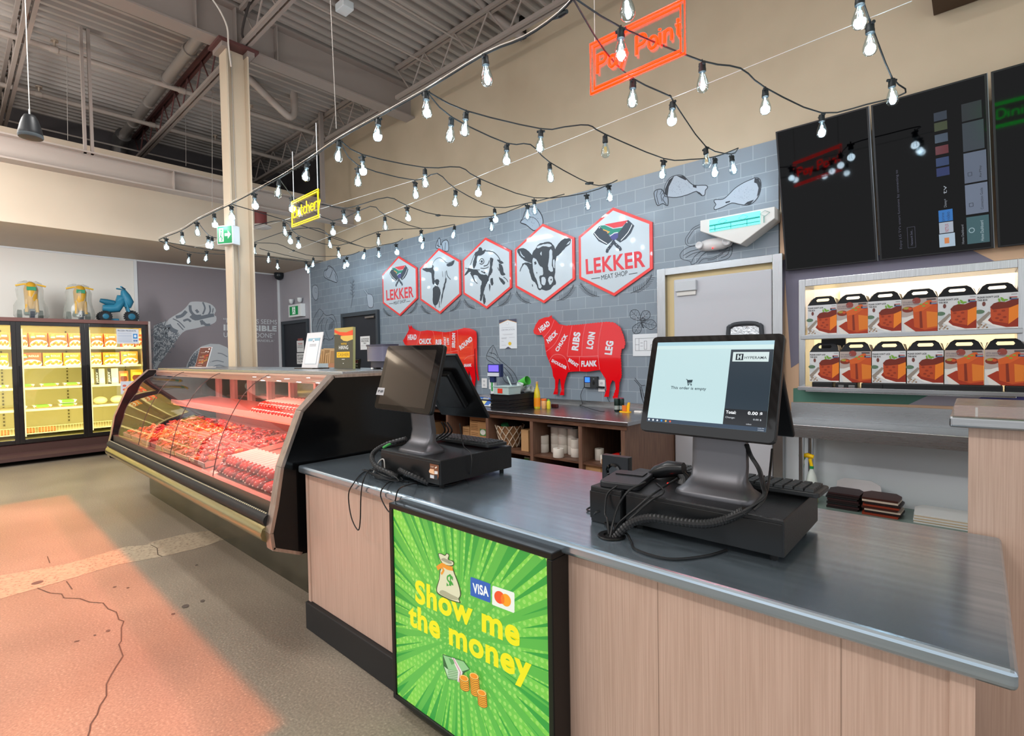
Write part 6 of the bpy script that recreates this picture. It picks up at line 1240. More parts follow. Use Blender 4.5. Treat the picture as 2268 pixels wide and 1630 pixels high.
# ---- on the counter
z = bz
def P0(x, y): return PZ(x, y, bz)
# scale
t = thing('counter_scale', 'white and blue price scale with steel platter on the back counter', 'scale', (-4.45, 4.4, bz))
a, b = P0(1035, 897), P0(1077, 903); sx0, sx1, sy = a.x, b.x, min(a.y, b.y)+.06
G().box(sx0+.04, sx1+.12, sy+.06, sy+.38, bz, bz+.08).build('body', M('1e2746', .45), t, bev=.01)
G().add([(sx0, sy, bz+.012), (sx1, sy, bz+.012), (sx1, sy+.13, bz+.115), (sx0, sy+.13, bz+.115), (sx0, sy+.02, bz), (sx1, sy+.02, bz), (sx1, sy+.2, bz), (sx0, sy+.2, bz)], [(0, 1, 2, 3), (4, 7, 6, 5), (0, 4, 5, 1), (1, 5, 6, 2), (2, 6, 7, 3), (3, 7, 4, 0)]).build('console', M('cfd3d6', .4), t, bev=.006)
n_ = Vector((0, -.103, .13)).normalized(); A = loc_art(Vector((sx0, sy, bz+.012))+n_*.0008, (sx1-sx0, 0, 0), (0, .13, .103)); A.rect(.08, .08, .92, .92, '3a66b0', 1).rect(.12, .12, .5, .7, '9fc0d0', 2).rect(.53, .12, .75, .7, 'd8cf8c', 2).text('Scale', (.5, .75), (.88, .75), (.5, .88), 'e8e8f0', 2)
for i in range(5):
    for j in range(5): A.rect(.14+i*.07, .15+j*.1, .19+i*.07, .22+j*.1, '5a90b0', 3)
A.build('keypad', t)
G().box(sx0+.05, sx1+.18, sy+.1, sy+.42, bz+.10, bz+.112).build('platter', steel, t, bev=.006); G().cyl((sx1, sy+.26, bz+.08), (sx1, sy+.26, bz+.10), .03, 10).build('platter_post', black, t)
px0 = P0(1092, 889); pc_ = Vector((PY(1093, 860, 4.75).x, 4.75, bz)); G().box(pc_.x-.03, pc_.x+.03, 4.73, 4.78, bz, PY(1093, 838, 4.75).z).build('display_pole', M('d8dadc', .4), t)
G().box(pc_.x-.02, pc_.x+.01, 4.727, 4.73, bz+.13, bz+.25).build('green_tag', M('3f9a58', .5), t)
a, b = PY(1081, 838, 4.72), PY(1109, 806, 4.72); G().box(a.x, b.x, 4.71, 4.77, a.z+.02, b.z).build('display_head', M('27335c', .35), t, bev=.008); G().box(a.x+.025, b.x-.03, 4.704, 4.71, a.z+.09, b.z-.015).build('display_screen', M('6a5ae0', .3, em=.9), t); G().box(a.x+.01, b.x-.02, 4.70, 4.71, a.z+.03, a.z+.075).build('label_strip', M('cfd4dc', .4), t)
G().box(pc_.x-.04, pc_.x+.04, 4.72, 4.77, a.z-.05, a.z+.02).build('neck', M('27335c', .35), t, bev=.005)
# black crates stack with cups
_a, _b, _c = P0(1087, 908), P0(1130, 909), P0(1183, 903); cx0_, cx1_ = _a.x, _a.x+.27; ty0, ty1 = _a.y, _a.y+.46
for i in range(4):
    zz = bz+.001+i*.038; t = thing('black_tray', 'black plastic tray on the back counter, %s in its stack' % ('bottom', 'second from bottom', 'third from bottom', 'topmost')[i], 'tray', ((cx0_+cx1_)/2, 4.3, zz), 0, 'stacked black trays')
    g = G(); y0_, y1_ = ty0, ty1; e = .005; hh = .034 if i < 3 else .06
    g.box(cx0_, cx1_, y0_, y1_, zz, zz+.004).box(cx0_, cx0_+e, y0_, y1_, zz+.004, zz+hh).box(cx1_-e, cx1_, y0_, y1_, zz+.004, zz+hh).box(cx0_+e, cx1_-e, y0_, y0_+e, zz+.004, zz+hh).box(cx0_+e, cx1_-e, y1_-e, y1_, zz+.004, zz+hh); g.build('tray_shell', M('1b1d20', .4), t)
    g = G().box(cx0_-.008, cx1_+.008, y0_-.008, y0_+.001, zz+hh-.006, zz+hh).box(cx0_-.008, cx1_+.008, y1_-.001, y1_+.008, zz+hh-.006, zz+hh).box(cx0_-.008, cx0_+.001, y0_, y1_, zz+hh-.006, zz+hh).box(cx1_-.001, cx1_+.008, y0_, y1_, zz+hh-.006, zz+hh); g.build('rim', M('202327', .35), t)
zc = bz+.001+3*.038+.005
clear = glassmat('milky_plastic', 'e0ece8', .35, .62, .15)
milky = M('c3dad8', .35, al=.75)
t = thing('plastic_tub', 'large translucent plastic tub with a red sticker in the top black tray', 'container', (cx0_+.22, 4.25, zc))
g = G().box(cx0_+.02, cx0_+.24, ty0+.03, ty0+.22, zc, zc+.004)
for q in ((cx0_+.02, cx0_+.24, ty0+.03, ty0+.034), (cx0_+.02, cx0_+.24, ty0+.216, ty0+.22), (cx0_+.02, cx0_+.024, ty0+.034, ty0+.216), (cx0_+.236, cx0_+.24, ty0+.034, ty0+.216)): g.box(*q, zc+.004, zc+.13)
g.build('tub_wall', milky, t); G().box(cx0_+.01, cx0_+.25, ty0+.02, ty0+.23, zc+.131, zc+.14).build('lid', milky, t, bev=.004); G().box(cx0_+.08, cx0_+.15, ty0+.027, ty0+.03, zc+.065, zc+.115).build('red_sticker', M('e03a22', .5), t)
for i in range(5):
    t = thing('plastic_cup', ('clear plastic cup leaning in the top black tray, %s from the left' % ORD[i]), 'cup', (cx0_+.3+i*.055, 4.3, zc), 0, 'clear cups in the black tray')
    g = G(); g.T = Matrix.Translation((cx0_+.18-.03*(i % 3), ty0+.25+i*.04, zc+.07)) @ Matrix.Rotation(.35+.3*i, 4, 'Y'); g.lathe([(.024, 0), (.036, .1), (.0375, .1), (.0255, -.002)], (0, 0, 0), 14); g.build('cup', M('d8e2e2', .3, al=.85), t, sm=40)
t = thing('green_cup', 'green disposable cup lying on the clear cups', 'cup', (cx0_+.45, 4.3, zc+.14)); g = G(); g.T = Matrix.Translation((cx0_+.14, ty0+.33, zc+.155)) @ Matrix.Rotation(1.25, 4, 'Y'); g.lathe([(.035, 0), (.048, .12), (.05, .12), (.037, -.002)], (0, 0, 0), 18); g.build('cup', M('4fb548', .4), t, sm=40)
t = thing('white_scoop', 'translucent scoop handle standing up from the plastic tub', 'scoop', (cx0_+.25, 4.2, zc+.14)); G().tube([(cx0_+.2, ty0+.12, zc+.14), (cx0_+.14, ty0+.12, zc+.24)], .008, 8).build('handle', milky, t)
# bottle etc
def bottle(name, label, cat, p, prof, m, cap=None, lab_=None, n=16):
    t = thing(name, label, cat, tuple(p)); G().lathe(prof, p, n).build('bottle', m, t, sm=50)
    if cap: G().lathe(cap[0], p, n).build('cap', cap[1], t, sm=40)
    if lab_: G().lathe(lab_[0], p, n).build('label_wrap', lab_[1], t, sm=40)
    return t
p = P0(1190, 905); bottle('juice_bottle', 'tall glass bottle of orange juice drink on the back counter', 'bottle', p, [(.03, 0), (.036, .01), (.036, .14), (.03, .19), (.014, .24), (.012, .27), (.014, .275)], M('d8c024', .1, coat=.6), ([(.0145, .275), (.0145, .295), (.01, .297)], M('c09a6a', .4)), ([(.0368, .025), (.0368, .12)], M('f0921c', .4)))
p = P0(1205, 905); bottle('spice_jar', 'peach spice jar with orange lid next to the juice bottle', 'jar', p, [(.026, 0), (.03, .01), (.03, .085), (.024, .09)], M('d9a46c', .3), ([(.031, .09), (.031, .108), (.02, .11)], M('e8722a', .4)))
p = P0(1213, 905)+Vector((.03, -.02, 0)); bottle('mustard_bottle', 'small yellow green squeeze bottle beside the spice jar', 'bottle', p, [(.018, 0), (.022, .01), (.022, .075), (.014, .09)], M('d8c832', .3), ([(.014, .09), (.012, .105)], M('6fb832', .4)))
t = thing('brown_packet', 'small dark red packet on the back counter', 'packet', tuple(P0(1227, 903))); p = P0(1227, 903); G().box(p.x-.045, p.x+.045, p.y, p.y+.03, bz, bz+.04).build('packet', M('4a1c1c', .4), t, bev=.008)
for i, px in enumerate((1366, 1377)):
    p = P0(px, 911); bottle('drink_can', ('left', 'right')[i]+' dark drink can with pink top near the sheep leg', 'can', p, [(.02, 0), (.026, .006), (.026, .125), (.022, .132)], M('23332e', .3, .5), ([(.0225, .132), (.0225, .138), (.018, .139)], M('b8506a', .35, .6)), ([(.0264, .02), (.0264, .06)], M('a8b0ac', .3, .5)))
t = thing('yellow_holder', 'yellow plastic clip holder with a small orange card by the cans', 'holder', tuple(P0(1388, 913))); p = P0(1385, 913); G().rbox(p.x-.06, p.x+.06, p.y-.03, p.y+.03, bz, bz+.01, .02).build('base', M('f0b414', .4), t); G().prism([(p.x-.01, p.y, bz+.01), (p.x+.04, p.y, bz+.01), (p.x+.05, p.y, bz+.1), (p.x+.03, p.y, bz+.1)], (0, .012, 0)).build('back', M('f0b414', .4), t); G().box(p.x-.03, p.x+.015, p.y-.01, p.y-.006, bz+.012, bz+.07).build('card', M('d8702a', .5), t)
t = thing('white_eraser', 'small white block at the right end of the back counter', 'block', tuple(P0(1412, 914))); p = P0(1412, 914); G().box(p.x-.04, p.x+.04, p.y, p.y+.03, bz, bz+.018).build('block', white, t, bev=.003)
# ================================================================ TELEVISIONS
def tv(label, x0, x1, draw=None):
    yt, yb, zt_, zb = 4.80, 4.93, 3.355, 2.185; BL, BR, TL = Vector((x0+.01, yb, zb)), Vector((x1+.01, yb, zb)), Vector((x0-.035, yt, zt_)); u, v = BR-BL, TL-BL; n = u.cross(v).normalized()
    t = thing('wall_television', label, 'television', tuple((BL+BR)/2), 0, 'portrait televisions over the hatch'); G().prism([BL, BR, BR+v, BL+v], -n*.03).build('housing', M('141518', .4), t, bev=.003)
    G().prism([BL+u*.02+v*.01, BR-u*.02+v*.01, BR-u*.02+v*.99, BL+u*.02+v*.99], n*.001).build('glass_panel', M('010102', .04, sp=.15), t)
    G().prism([BR-n*.02, BR+Vector((.004, 0, 0))-n*.02, BR+v+Vector((.004, 0, 0))-n*.02, BR+v-n*.02], n*.021).build('grey_edge', M('6c7278', .35, .5), t)
    m = (BL+BR)/2+v*.5-n*.03; G().box(m.x-.15, m.x+.15, m.y+.02, 4.992, m.z-.12, m.z+.12).build('wall_mount', blackm, t)
    if draw: A = loc_art(BL+n*.0015, u, v, mat=lambda c: M(c, .15, em=.35)); draw(A); A.build('menu_display', t)
    return t
def lgui(A):
    def vt(s, x, y0, y1, w, c): A.text(s, (x+w, y0), (x+w, y1), (x, y0), c, 3, 0)
    vt("Enjoy LG TV's smart functions by connecting to", .195, .06, .56, .03, '3a3a48'); vt('Network Sett...', .30, .075, .175, .022, '454555')
    A.line([(.275, .06), (.275, .19)], .002, '3c3c4a', 2).line([(.345, .06), (.345, .19)], .002, '3c3c4a', 2).line([(.275, .06), (.345, .06)], .002, '3c3c4a', 2).line([(.275, .19), (.345, .19)], .002, '3c3c4a', 2)
    A.rect(.555, .04, .69, .12, '8ea0b0', 2).rect(.60, .06, .64, .095, 'b06a3a', 3); A.rect(.56, .125, .68, .19, '8c94a0', 2); vt('NETFLIX', .61, .13, .18, .03, '8a3038')
    A.rect(.56, .195, .68, .265, '1f5c9a', 2); vt('prime', .585, .20, .25, .03, '0d2c50'); vt('video', .625, .20, .25, .03, '0d2c50'); vt('Disney+', .61, .28, .33, .03, '6a7078'); vt('tv', .61, .36, .41, .03, '7a8088')
    for k, c in ((.47, '14204a'), (.53, '1a2a4c'), (.60, '4a1018'), (.67, '2c3644'), (.74, '2a3018'), (.80, '1c2430')): A.rect(.56, k, .67, k+.05, c, 2)
    A.rect(.79, .04, .97, .20, '2c4a50', 2); vt('Home Dashboard', .9, .05, .17, .025, '8a9aa0'); A.ell(.83, .12, .025, .016, '7a9098', 3).ell(.83, .12, .018, .011, '2c4a50', 4); vt('Home Dashboard', .745, .045, .16, .02, '70747c')
    A.rect(.79, .215, .97, .39, '565f70', 2); vt('Connection Guide', .91, .235, .36, .022, '1c2028'); A.rect(.79, .40, .97, .575, '4a5262', 2); vt('AirPlay', .91, .42, .49, .022, '1c2028')
    A.rect(.79, .585, .96, .75, '242a33', 2).rect(.79, .76, .95, .86, '14181e', 2)
    for y in (.26, .44): A.line([(.82, y), (.85, y), (.85, y+.02), (.82, y+.02), (.82, y)], .003, '262c38', 3)
tv('leftmost portrait television, black and reflecting the red neon sign', -1.24, -.585)
tv('middle portrait television showing a faint sideways app menu', -.57, .08, lgui)
tv('rightmost portrait television cut by the right edge of the photo', .10, .75)
# ================================================================ TAKEAWAY BOXES ON THE HATCH SHELVES
def sauce(A, kind):
    A.rect(0, 0, 1, 1, 'c6c8ca', 1)
    if kind == 0:
        A.poly([(0, .62), (0, .3), (.16, .34), (.2, .52)], 'b8bec0', 2).ell(.08, .5, .12, .06, '56705a', 3)
        A.poly([(.0, .22), (.3, .5), (.36, .46), (.06, .1)], '8d8278', 3); A.poly([(.14, .22), (.5, .05), (1, -.0), (1, .2), (.35, .36)], 'dfdcd8', 3)
        A.poly([(.28, .25), (.36, .36), (.4, .56), (.95, .56), (1, .5), (1, .04), (.72, .04), (.4, .14)], '8d2a16', 4)
        A.poly(jag([(.34*100, .66*100), (.5*100, .78*100), (.7*100, .76*100), (.98*100, .82*100), (.98*100, .6*100), (.6*100, .5*100), (.36*100, .55*100)], 1.2) if False else [(.33, .62), (.42, .72), (.55, .76), (.7, .74), (.85, .80), (1, .82), (1, .66), (.8, .58), (.6, .56), (.4, .54)], '6e2414', 6)
        A.poly([(.34, .62), (.6, .58), (.78, .6), (.76, .14), (.4, .22), (.35, .3)], 'b0441e', 5); A.poly([(.78, .6), (1, .74), (1, .3), (.77, .12)], 'dd7a22', 5)
        for x, y in ((.45, .5), (.55, .4), (.65, .5), (.5, .3), (.68, .32), (.6, .24)): A.ell(x, y, .05, .03, '8c3016', 7, 7)
        for x, y in ((.55, .8), (.62, .84), (.7, .8), (.64, .79)): A.ell(x, y, .06, .025, '6fa03c', 8, 7, x*9)
        A.ell(.18, .72, .045, .07, '6a3a34', 3, 8)
        for i in range(7): A.ell(.05+i*.035, .05+.04*(i % 3), .03, .025, ('8a7058', 'b09a84')[i % 2], 4, 6)
        A.text("PLEASE DON'T LICK", (.02, .88), (.55, .88), (.02, .935), '2c2c30', 3, .03); A.text('THIS BOX', (.02, .80), (.27, .80), (.02, .855), '2c2c30', 3, .03)
    else:
        A.rect(0, .45, 1, 1, 'a89a94', 2); A.ell(.18, .68, .17, .09, '7a2c1a', 3).ell(.14, .72, .1, .04, '9a8a3a', 4, 8).ell(.24, .7, .06, .04, 'c04a22', 4, 8); A.ell(.42, .93, .12, .1, '8a4038', 3)
        A.poly([(0, .4), (.3, .5), (1, .5), (1, 0), (.12, 0)], 'd2cec8', 3); A.poly([(.06, .26), (.3, .4), (1, .4), (1, 0), (.4, 0)], '9a3018', 4)
        A.poly([(.32, .72), (.55, .8), (.78, .95), (.86, .85), (1, .8), (1, .1), (.66, .04), (.36, .14)], 'b84c1e', 5); A.poly([(.56, .7), (.6, .1), (.52, .1), (.5, .66)], '7a2a14', 6); A.poly([(.7, .6), (1, .55), (1, .14), (.72, .1)], 'd07426', 6)
        A.poly([(.3, .72), (.55, .82), (.8, .96), (.9, .8), (.6, .62), (.36, .58)], 'c85a22', 7)
        for x, y in ((.55, .82), (.62, .76), (.7, .84)): A.ell(x, y, .05, .02, '6fa03c', 8, 6)
        A.text("IT'S MESSY", (.04, .88), (.38, .88), (.04, .93), '8a8084', 8, .02); A.text('BUT MORE SO LEKKER', (.04, .81), (.5, .81), (.04, .86), '8a8084', 8, .02)
        A.rect(.7, .93, .95, .975, '50484a', 8)
    A.rect(.79, .80, .97, .88, 'c8c8cc', 9).rect(.79, .853, .97, .88, 'a8404a', 10).rect(.79, .80, .97, .825, '3f4f86', 10).poly([(.79, .80), (.85, .84), (.79, .88)], '303030', 11).rect(.84, .832, .97, .848, '3c7a58', 10)
    A.rect(.83, .94, .97, .955, '8a8a90', 8)
def make_box(kind):
    t = thing('takeaway_box', 'x', 'box'); w, h, d = .105, .245, .16
    G().box(-w, w, 0, d, 0, h).build('carton', M('141416', .5), t, local=True)
    A = loc_art((-w, -.0008, 0), (2*w, 0, 0), (0, 0, h), eps=.0004); sauce(A, kind); A.build('front_print', t, local=True)
    g = G()
    for y in (.075, .082):
        o = [(-w, h), (w, h), (w*.72, h+.058), (w*.5, h+.075), (-w*.5, h+.075), (-w*.72, h+.058)]; hh = [(-w*.38, h+.03), (w*.38, h+.03), (w*.46, h+.042), (w*.38, h+.055), (-w*.38, h+.055), (-w*.46, h+.042)]
        V = [(a, y if b > h+.001 else 0.004, b) for a, b in o]+[(a, y*.6, b) for a, b in hh]
        # ring between outline and hole
        F = [(0, 1, 7, 6), (1, 2, 8, 7), (2, 3, 9, 8), (3, 4, 10, 9), (4, 5, 11, 10), (5, 0, 6, 11)]
        V = [(a, (b-h)/.075*.06+.002+(y-.075), b) for a, b in o]+[(a, (b-h)/.075*.06+.002+(y-.075), b) for a, b in hh]; g.add(V, F)
    g.build('handle', M('191a1d', .45), t, local=True)
    for s_ in (-1, 1): G().add([(s_*w, .0, h), (s_*w, d, h), (s_*w*.9, d*.8, h+.05), (s_*w*.8, d*.3, h+.055)], [(0, 1, 2, 3)]).build('side_flap', M('b7a692', .6), t, local=True)
    return t
pb = [make_box(0), make_box(1)]; ub = [False, False]
def putbox(k, x, y, z, label, nohandle=False):
    o = pb[k] if not ub[k] else dup(pb[k]); ub[k] = True; o.location = (x, y, z); o['label'] = label; o['group'] = 'takeaway boxes on the hatch shelves'; return o
cR = lambda x, y: (1740+x/4.295, 560+y/4.295)
r1 = [(210, 485, 0), (490, 780, 1), (785, 1100, 0), (1108, 1440, 1), (1450, 1812, 0), (1818, 2210, 0)]
nm = ("handled box printed PLEASE DON'T LICK THIS BOX", "handled box printed IT'S MESSY")
for i, (a, b, k) in enumerate(r1):
    x = (PY(*cR(a, 700), 4.88).x+PY(*cR(b, 700), 4.88).x)/2; putbox(k, x, 4.88, 1.621, nm[k]+', %s on the upper shelf' % ORD[i])
r2 = [(225, 512, 0), (512, 818, 1), (822, 1143, 0), (1153, 1503, 0), (1510, 1888, 1), (1900, 2290, 1)]
zb2 = 1.18+.052
for i, (a, b, k) in enumerate(r2):
    x = (PY(*cR(a, 1150), 4.84).x+PY(*cR(b, 1150), 4.84).x)/2; putbox(k, x, 4.84, zb2+.0005, nm[k]+', %s on the lower shelf' % ORD[i])
for i, a in enumerate((248, 470, 716, 908, 1112, 1325, 1555, 1790, 2090)):
    x0 = PY(*cR(a, 1250), 4.82).x; w = (.15 if i else .158); w = min(w, .148)
    t = thing('black_carton', 'flat black carton lying under the boxes, %s from the left' % ORD[i], 'box', (x0+w/2, 4.88, 1.181), 0, 'flat black cartons on the hatch sill')
    g = G().box(x0, x0+w, 4.825, 4.99, 1.181, 1.231); g.build('carton', M('131416', .4), t, bev=.008)
    if i == 1: A = loc_art((x0, 4.8245, 1.181), (w, 0, 0), (0, 0, .05)); A.rect(.15, .3, .4, .36, 'c8c8c8', 1).rect(.15, .5, .4, .56, 'c8c8c8', 1).rect(.62, .3, .9, .36, 'c8c8c8', 1).rect(.62, .5, .9, .56, 'c8c8c8', 1); A.build('print', t)
# bits visible through the hatch
t = thing('black_scale_display', 'small black display box behind the lower boxes', 'display', (-.98, 5.15, 1.5)); G().box(-1.0, -.82, 5.13, 5.17, 1.5, 1.59).build('housing', black, t, bev=.004); G().box(-.93, -.90, 5.14, 5.16, .9, 1.5).build('pole', black, t)
t = thing('kitchen_counter', 'steel kitchen worktop seen through the hatch', 'counter', (-.4, 5.6, .3)); G().box(-2.1, 1.5, 5.3, 6.2, 1.08, 1.12).build('top', steel, t); G().box(-2.0, 1.4, 5.35, 6.15, .3, 1.08).build('body', steel_v, t)
t = thing('food_tray', 'pale paper packs on the kitchen counter behind the boxes', 'pack', (-.3, 5.5, 1.12)); G().box(-.35, .02, 5.4, 5.7, 1.12, 1.2).build('pack', M('d8cfc4', .6), t, bev=.01); G().box(-.1, .06, 5.39, 5.395, 1.13, 1.17).build('red_edge', M('d84a2a', .5), t)
t = thing('whiteboard', 'grey white panel hanging in the kitchen behind the upper shelf', 'panel', (-.4, 6.55, 1.55)); G().box(-1.1, .3, 6.56, 6.6, 1.75, 2.15).build('board', M('c9c2c0', .5), t)
# ================================================================ PREP TABLE
pt = thing('prep_table', 'stainless steel prep table with tall backsplash below the hatch', 'table', (-.5, 4.75, 0))
px0_, px1_ = -1.20, .9
G().box(px0_, px1_, 4.56, 4.97, .865, .90).build('table_top', steel, pt, bev=.004); G().box(px0_, px1_, 4.56, 4.575, .80, .866).build('front_edge', steel, pt)
G().prism([(px0_, 4.97, .90), (px0_, 4.985, .90), (px0_, 4.985, 1.04), (px0_, 4.975, 1.04)], (px1_-px0_, 0, 0)).build('backsplash', steel, pt)
for x in (px0_+.16, px1_-.1):
    for y in (4.62, 4.93): G().cyl((x, y, 0), (x, y, .865), .02, 14).build('leg', M('a9aeb2', .25, 1), pt, sm=40)
G().box(px0_+.04, px1_-.04, 4.52, 4.95, .235, .262).build('under_shelf', M('6e8078', .35, .3), pt, bev=.004)
for x in (px0_+.02, -.75): pass
t = thing('wood_strip', 'thin pale wood offcut on the steel prep table', 'wood strip', (-.98, 4.8, .90)); a, b = PZ(1798, 920, .905), PZ(1866, 925, .905); yc = (a.y+b.y)/2; G().box(a.x, b.x, yc-.0, yc+.05, .901, .92).build('strip', grain('pine', 'd8bc94', 'c4a276', (60, 3, 3), .6, 0, 2), t, bev=.001)
# spray bottle
p = Vector((PY(1795, 1060, 4.62).x, 4.66, .263)); zt_ = PY(1795, 1060, 4.66).z
t = thing('spray_bottle', 'white spray bottle with a yellow and green trigger head under the prep table', 'spray bottle', tuple(p)); hgt = PY(1797, 1035, 4.66).z-.263; s_ = hgt
G().lathe([(.04, 0), (.045, .01), (.045, s_*.55), (.03, s_*.8), (.013, s_*.95), (.013, s_)], p, 16).build('bottle', M('c9d2cc', .25, al=.95), t, sm=50); G().lathe([(.0455, .01), (.0455, s_*.5)], p, 16).build('label_wrap', M('c8cf3a', .4), t, sm=50)
q = p+Vector((0, 0, s_)); G().lathe([(.015, -.01), (.016, .012)], q, 12).build('green_collar', M('1e8a4a', .4), t, sm=40)
G().tube([q+Vector((0, 0, .01)), q+Vector((-.012, 0, .07))], .013, 10).tube([q+Vector((.015, 0, .085)), q+Vector((-.03, 0, .095)), q+Vector((-.075, 0, .085))], [.016, .02, .012], 10).build('spray_head', M('f0c40c', .35), t, sm=50)
G().tube([q+Vector((-.05, 0, .075)), q+Vector((-.062, 0, .045)), q+Vector((-.055, 0, .01))], [.009, .008, .006], 8).tube([q+Vector((-.075, 0, .085)), q+Vector((-.092, 0, .083))], .011, 8).build('trigger', M('1e8a4a', .35), t, sm=50)
# folded boxes stacks
dark = M('1c1214', .45); rs = random.Random(21)
def stack(name, lb, x0, x1, y0, d, n, dz, mats, grp, skew=.01, z=.263):
    for i in range(n):
        o = G(); a, b = rs.uniform(-skew, skew), rs.uniform(-skew, skew)
        o.prism([(x0+a+dx, y0+b+dy, z+i*dz) for dx, dy in ((0, 0), (x1-x0, 0), (x1-x0+.01, d*.7), (x1-x0-.03, d), (.03, d), (-.01, d*.7))], (0, 0, dz*.86))
        tag(o.build(name, mats[i % len(mats)]), lb+', %s from the bottom' % (ORD[i] if i < 12 else 'topmost'), 'folded box', grp)
a, b = PZ(1833, 1120, .27), PZ(1915, 1130, .27); c_ = PZ(1995, 1140, .27)
stack('folded_box', 'dark folded takeaway box in the left stack under the prep table', a.x, b.x-.03, 4.60, .22, 8, .016, [dark, M('2a1618', .45), M('17181a', .45)], 'dark folded boxes left stack')
stack('folded_box', 'folded printed takeaway box in the stack beside the white boards', b.x, c_.x, 4.58, .24, 8, .016, [M('7a2c18', .45), dark, M('b8a898', .5), M('3a1a14', .45)], 'printed folded boxes right stack')
t = thing('box_sleeve', 'pale unfolded box blank behind the dark folded boxes', 'box', (b.x-.1, 4.86, .263)); p1 = PY(1850, 1075, 4.86); G().prism([(p1.x, 4.86, .263), (p1.x+.33, 4.86, .263), (p1.x+.30, 4.88, .42), (p1.x+.24, 4.885, .45), (p1.x+.06, 4.885, .45), (p1.x+.01, 4.88, .42)], (0, .006, 0)).build('blank', M('c9c6c8', .5), t)
A = loc_art((b.x, 4.579, .263+.1), (c_.x-b.x, 0, 0), (0, .0, .026))
a = PZ(2025, 1150, .27)
stack('white_board', 'white grey cardboard blank stacked beside the tall wooden cabinet', a.x, a.x+.42, 4.57, .3, 7, .009, [M('c9cac8', .6), M('b9a88e', .6)], 'white cardboard blanks under the prep table', .004)
# ================================================================ TALL RETURN CABINET AT RIGHT
rc_ = thing('tall_service_counter', 'tall pale wood service counter with a steel top at the right edge', 'counter', (.6, 2.5, 0))
G().box(-.016, 1.5, 2.185, 2.9, .12, 1.245).build('body', laminate, rc_, bev=.002); G().box(-.01, 1.5, 2.19, 2.85, 0, .12).build('kick_board', blackm, rc_)
G().box(-.062, 1.5, 2.14, 2.93, 1.245, 1.28).build('steel_top', steel, rc_, bev=.008, seg=3)
t = thing('glass_edge', 'low clear guard standing on the tall service counter', 'glass guard', (.5, 2.2, 1.28)); G().box(-.05, 1.4, 2.16, 2.166, 1.281, 1.315).build('glass_strip', glassmat('guard_glass', 'f4e8e4', .5, .9), t); G().box(.0, .006, 2.158, 2.17, 1.281, 1.31).build('clip', alu, t)
# ================================================================ GLASS DOOR FREEZERS
fx = -10.4; brown = M('4a3330', .35, coat=.2); dkf = M('1b1716', .25, coat=.3)
fr = thing('display_freezer', 'brown upright freezer with lit glass doors along the left wall', 'freezer', (-10.9, .7, 0))
fy0, fy1 = -.95, 2.33
G().box(-11.44, fx-.03, fy0, fy1, 2.10, 2.16).box(-11.44, -11.38, fy0, fy1, .28, 2.10).box(-11.38, fx-.03, fy0, fy1, .28, .34).box(-11.38, fx-.05, fy1-.05, fy1, .34, 2.10).build('cabinet', brown, fr)
cin = M('ded9a4', .6); G().box(-11.379, -11.36, fy0, fy1-.05, .34, 2.10).box(-11.36, fx-.12, fy1-.056, fy1-.051, .34, 2.1).box(-11.36, fx-.12, fy0, fy1-.06, .341, .35).box(-11.36, fx-.12, fy0, fy1-.06, 2.08, 2.099).build('liner', cin, fr)
G().box(fx-.04, fx+.01, fy1-.001, fy1+.03, .30, 2.16).build('corner_post', trimm, fr)
G().prism([(fx-.03, fy0, .30), (fx+.02, fy0, .28), (fx+.0, fy0, .18), (fx+.10, fy0, .12), (fx+.10, fy0, .07), (fx-.03, fy0, .05)], (0, fy1-fy0, 0)).build('lower_grille', brown, fr)
G().box(-11.4, fx-.15, fy0, fy1, 0.03, .28).build('plinth', M('2a1c1a', .6), fr)
G().box(fx-.03, fx+.015, fy0, fy1, 2.105, 2.16).build('top_fascia', M('6a443e', .35, coat=.3), fr)
doors = [(-.86, -.08), (-.08, .71), (.71, 1.49), (1.49, 2.29)]
for a, b in doors:
    d = G().box(fx-.03, fx+.012, a, a+.055, .31, 2.10).box(fx-.03, fx+.012, b-.055, b, .31, 2.10).box(fx-.03, fx+.012, a+.055, b-.055, 2.045, 2.10).box(fx-.03, fx+.012, a+.055, b-.055, .31, .365).build('glass_door', dkf, fr, bev=.003)
    G().box(fx-.012, fx-.006, a+.05, b-.05, .36, 2.05).build('pane', glassmat('freezer_glass', 'fffdf0', .45, .95, .02), d)
    G().box(fx+.012, fx+.025, a+.012, a+.03, 1.15, 1.45).build('handle', black, d)
    G().box(fx-.06, fx-.045, a+.06, a+.075, .4, 2.0).build('led_strip', M('fff6c8', .4, em=1.2), fr)
area('freezer_lamp', (fx-.14, .7, 2.0), (.05, 3.0), 20, (1, .95, .66), (0, math.radians(25), 0)); area('freezer_lamp', (fx-.09, .7, 1.1), (1.4, 3.0), 31, (1, .95, .66), (0, math.radians(90), 0)) 
ds = M('e8dcae', .5)
def sz_(py): return PX(107, py, fx-.17).z
shelf_z = [sz_(y) for y in (769, 811, 857, 904)]+[sz_(950)]
for z in shelf_z[:4]: G().box(-11.34, fx-.17, fy0+.02, fy1-.08, z-.012, z).box(fx-.175, fx-.165, fy0+.02, fy1-.08, z-.03, z+.004).build('shelf', ds, fr)
G().box(-11.34, fx-.14, fy0+.02, fy1-.08, .42, .43).build('wire_shelf', ds, fr)
g = G()
for i in range(90): y = fy0+.1+(fy1-fy0-.25)*i/89; g.box(fx-.15, fx-.147, y, y+.004, .43, .52)
g.box(fx-.152, fx-.146, fy0+.05, fy1-.09, .518, .526); g.build('wire_front', M('cfc38c', .4, .5), fr)
g = G()
for y in doors:
    for zz in range(28): g.box(-11.355, -11.35, y[1]-.12, y[1]-.10, .5+zz*.055, .53+zz*.055)
g.build('shelf_upright', M('77703f', .5), fr)
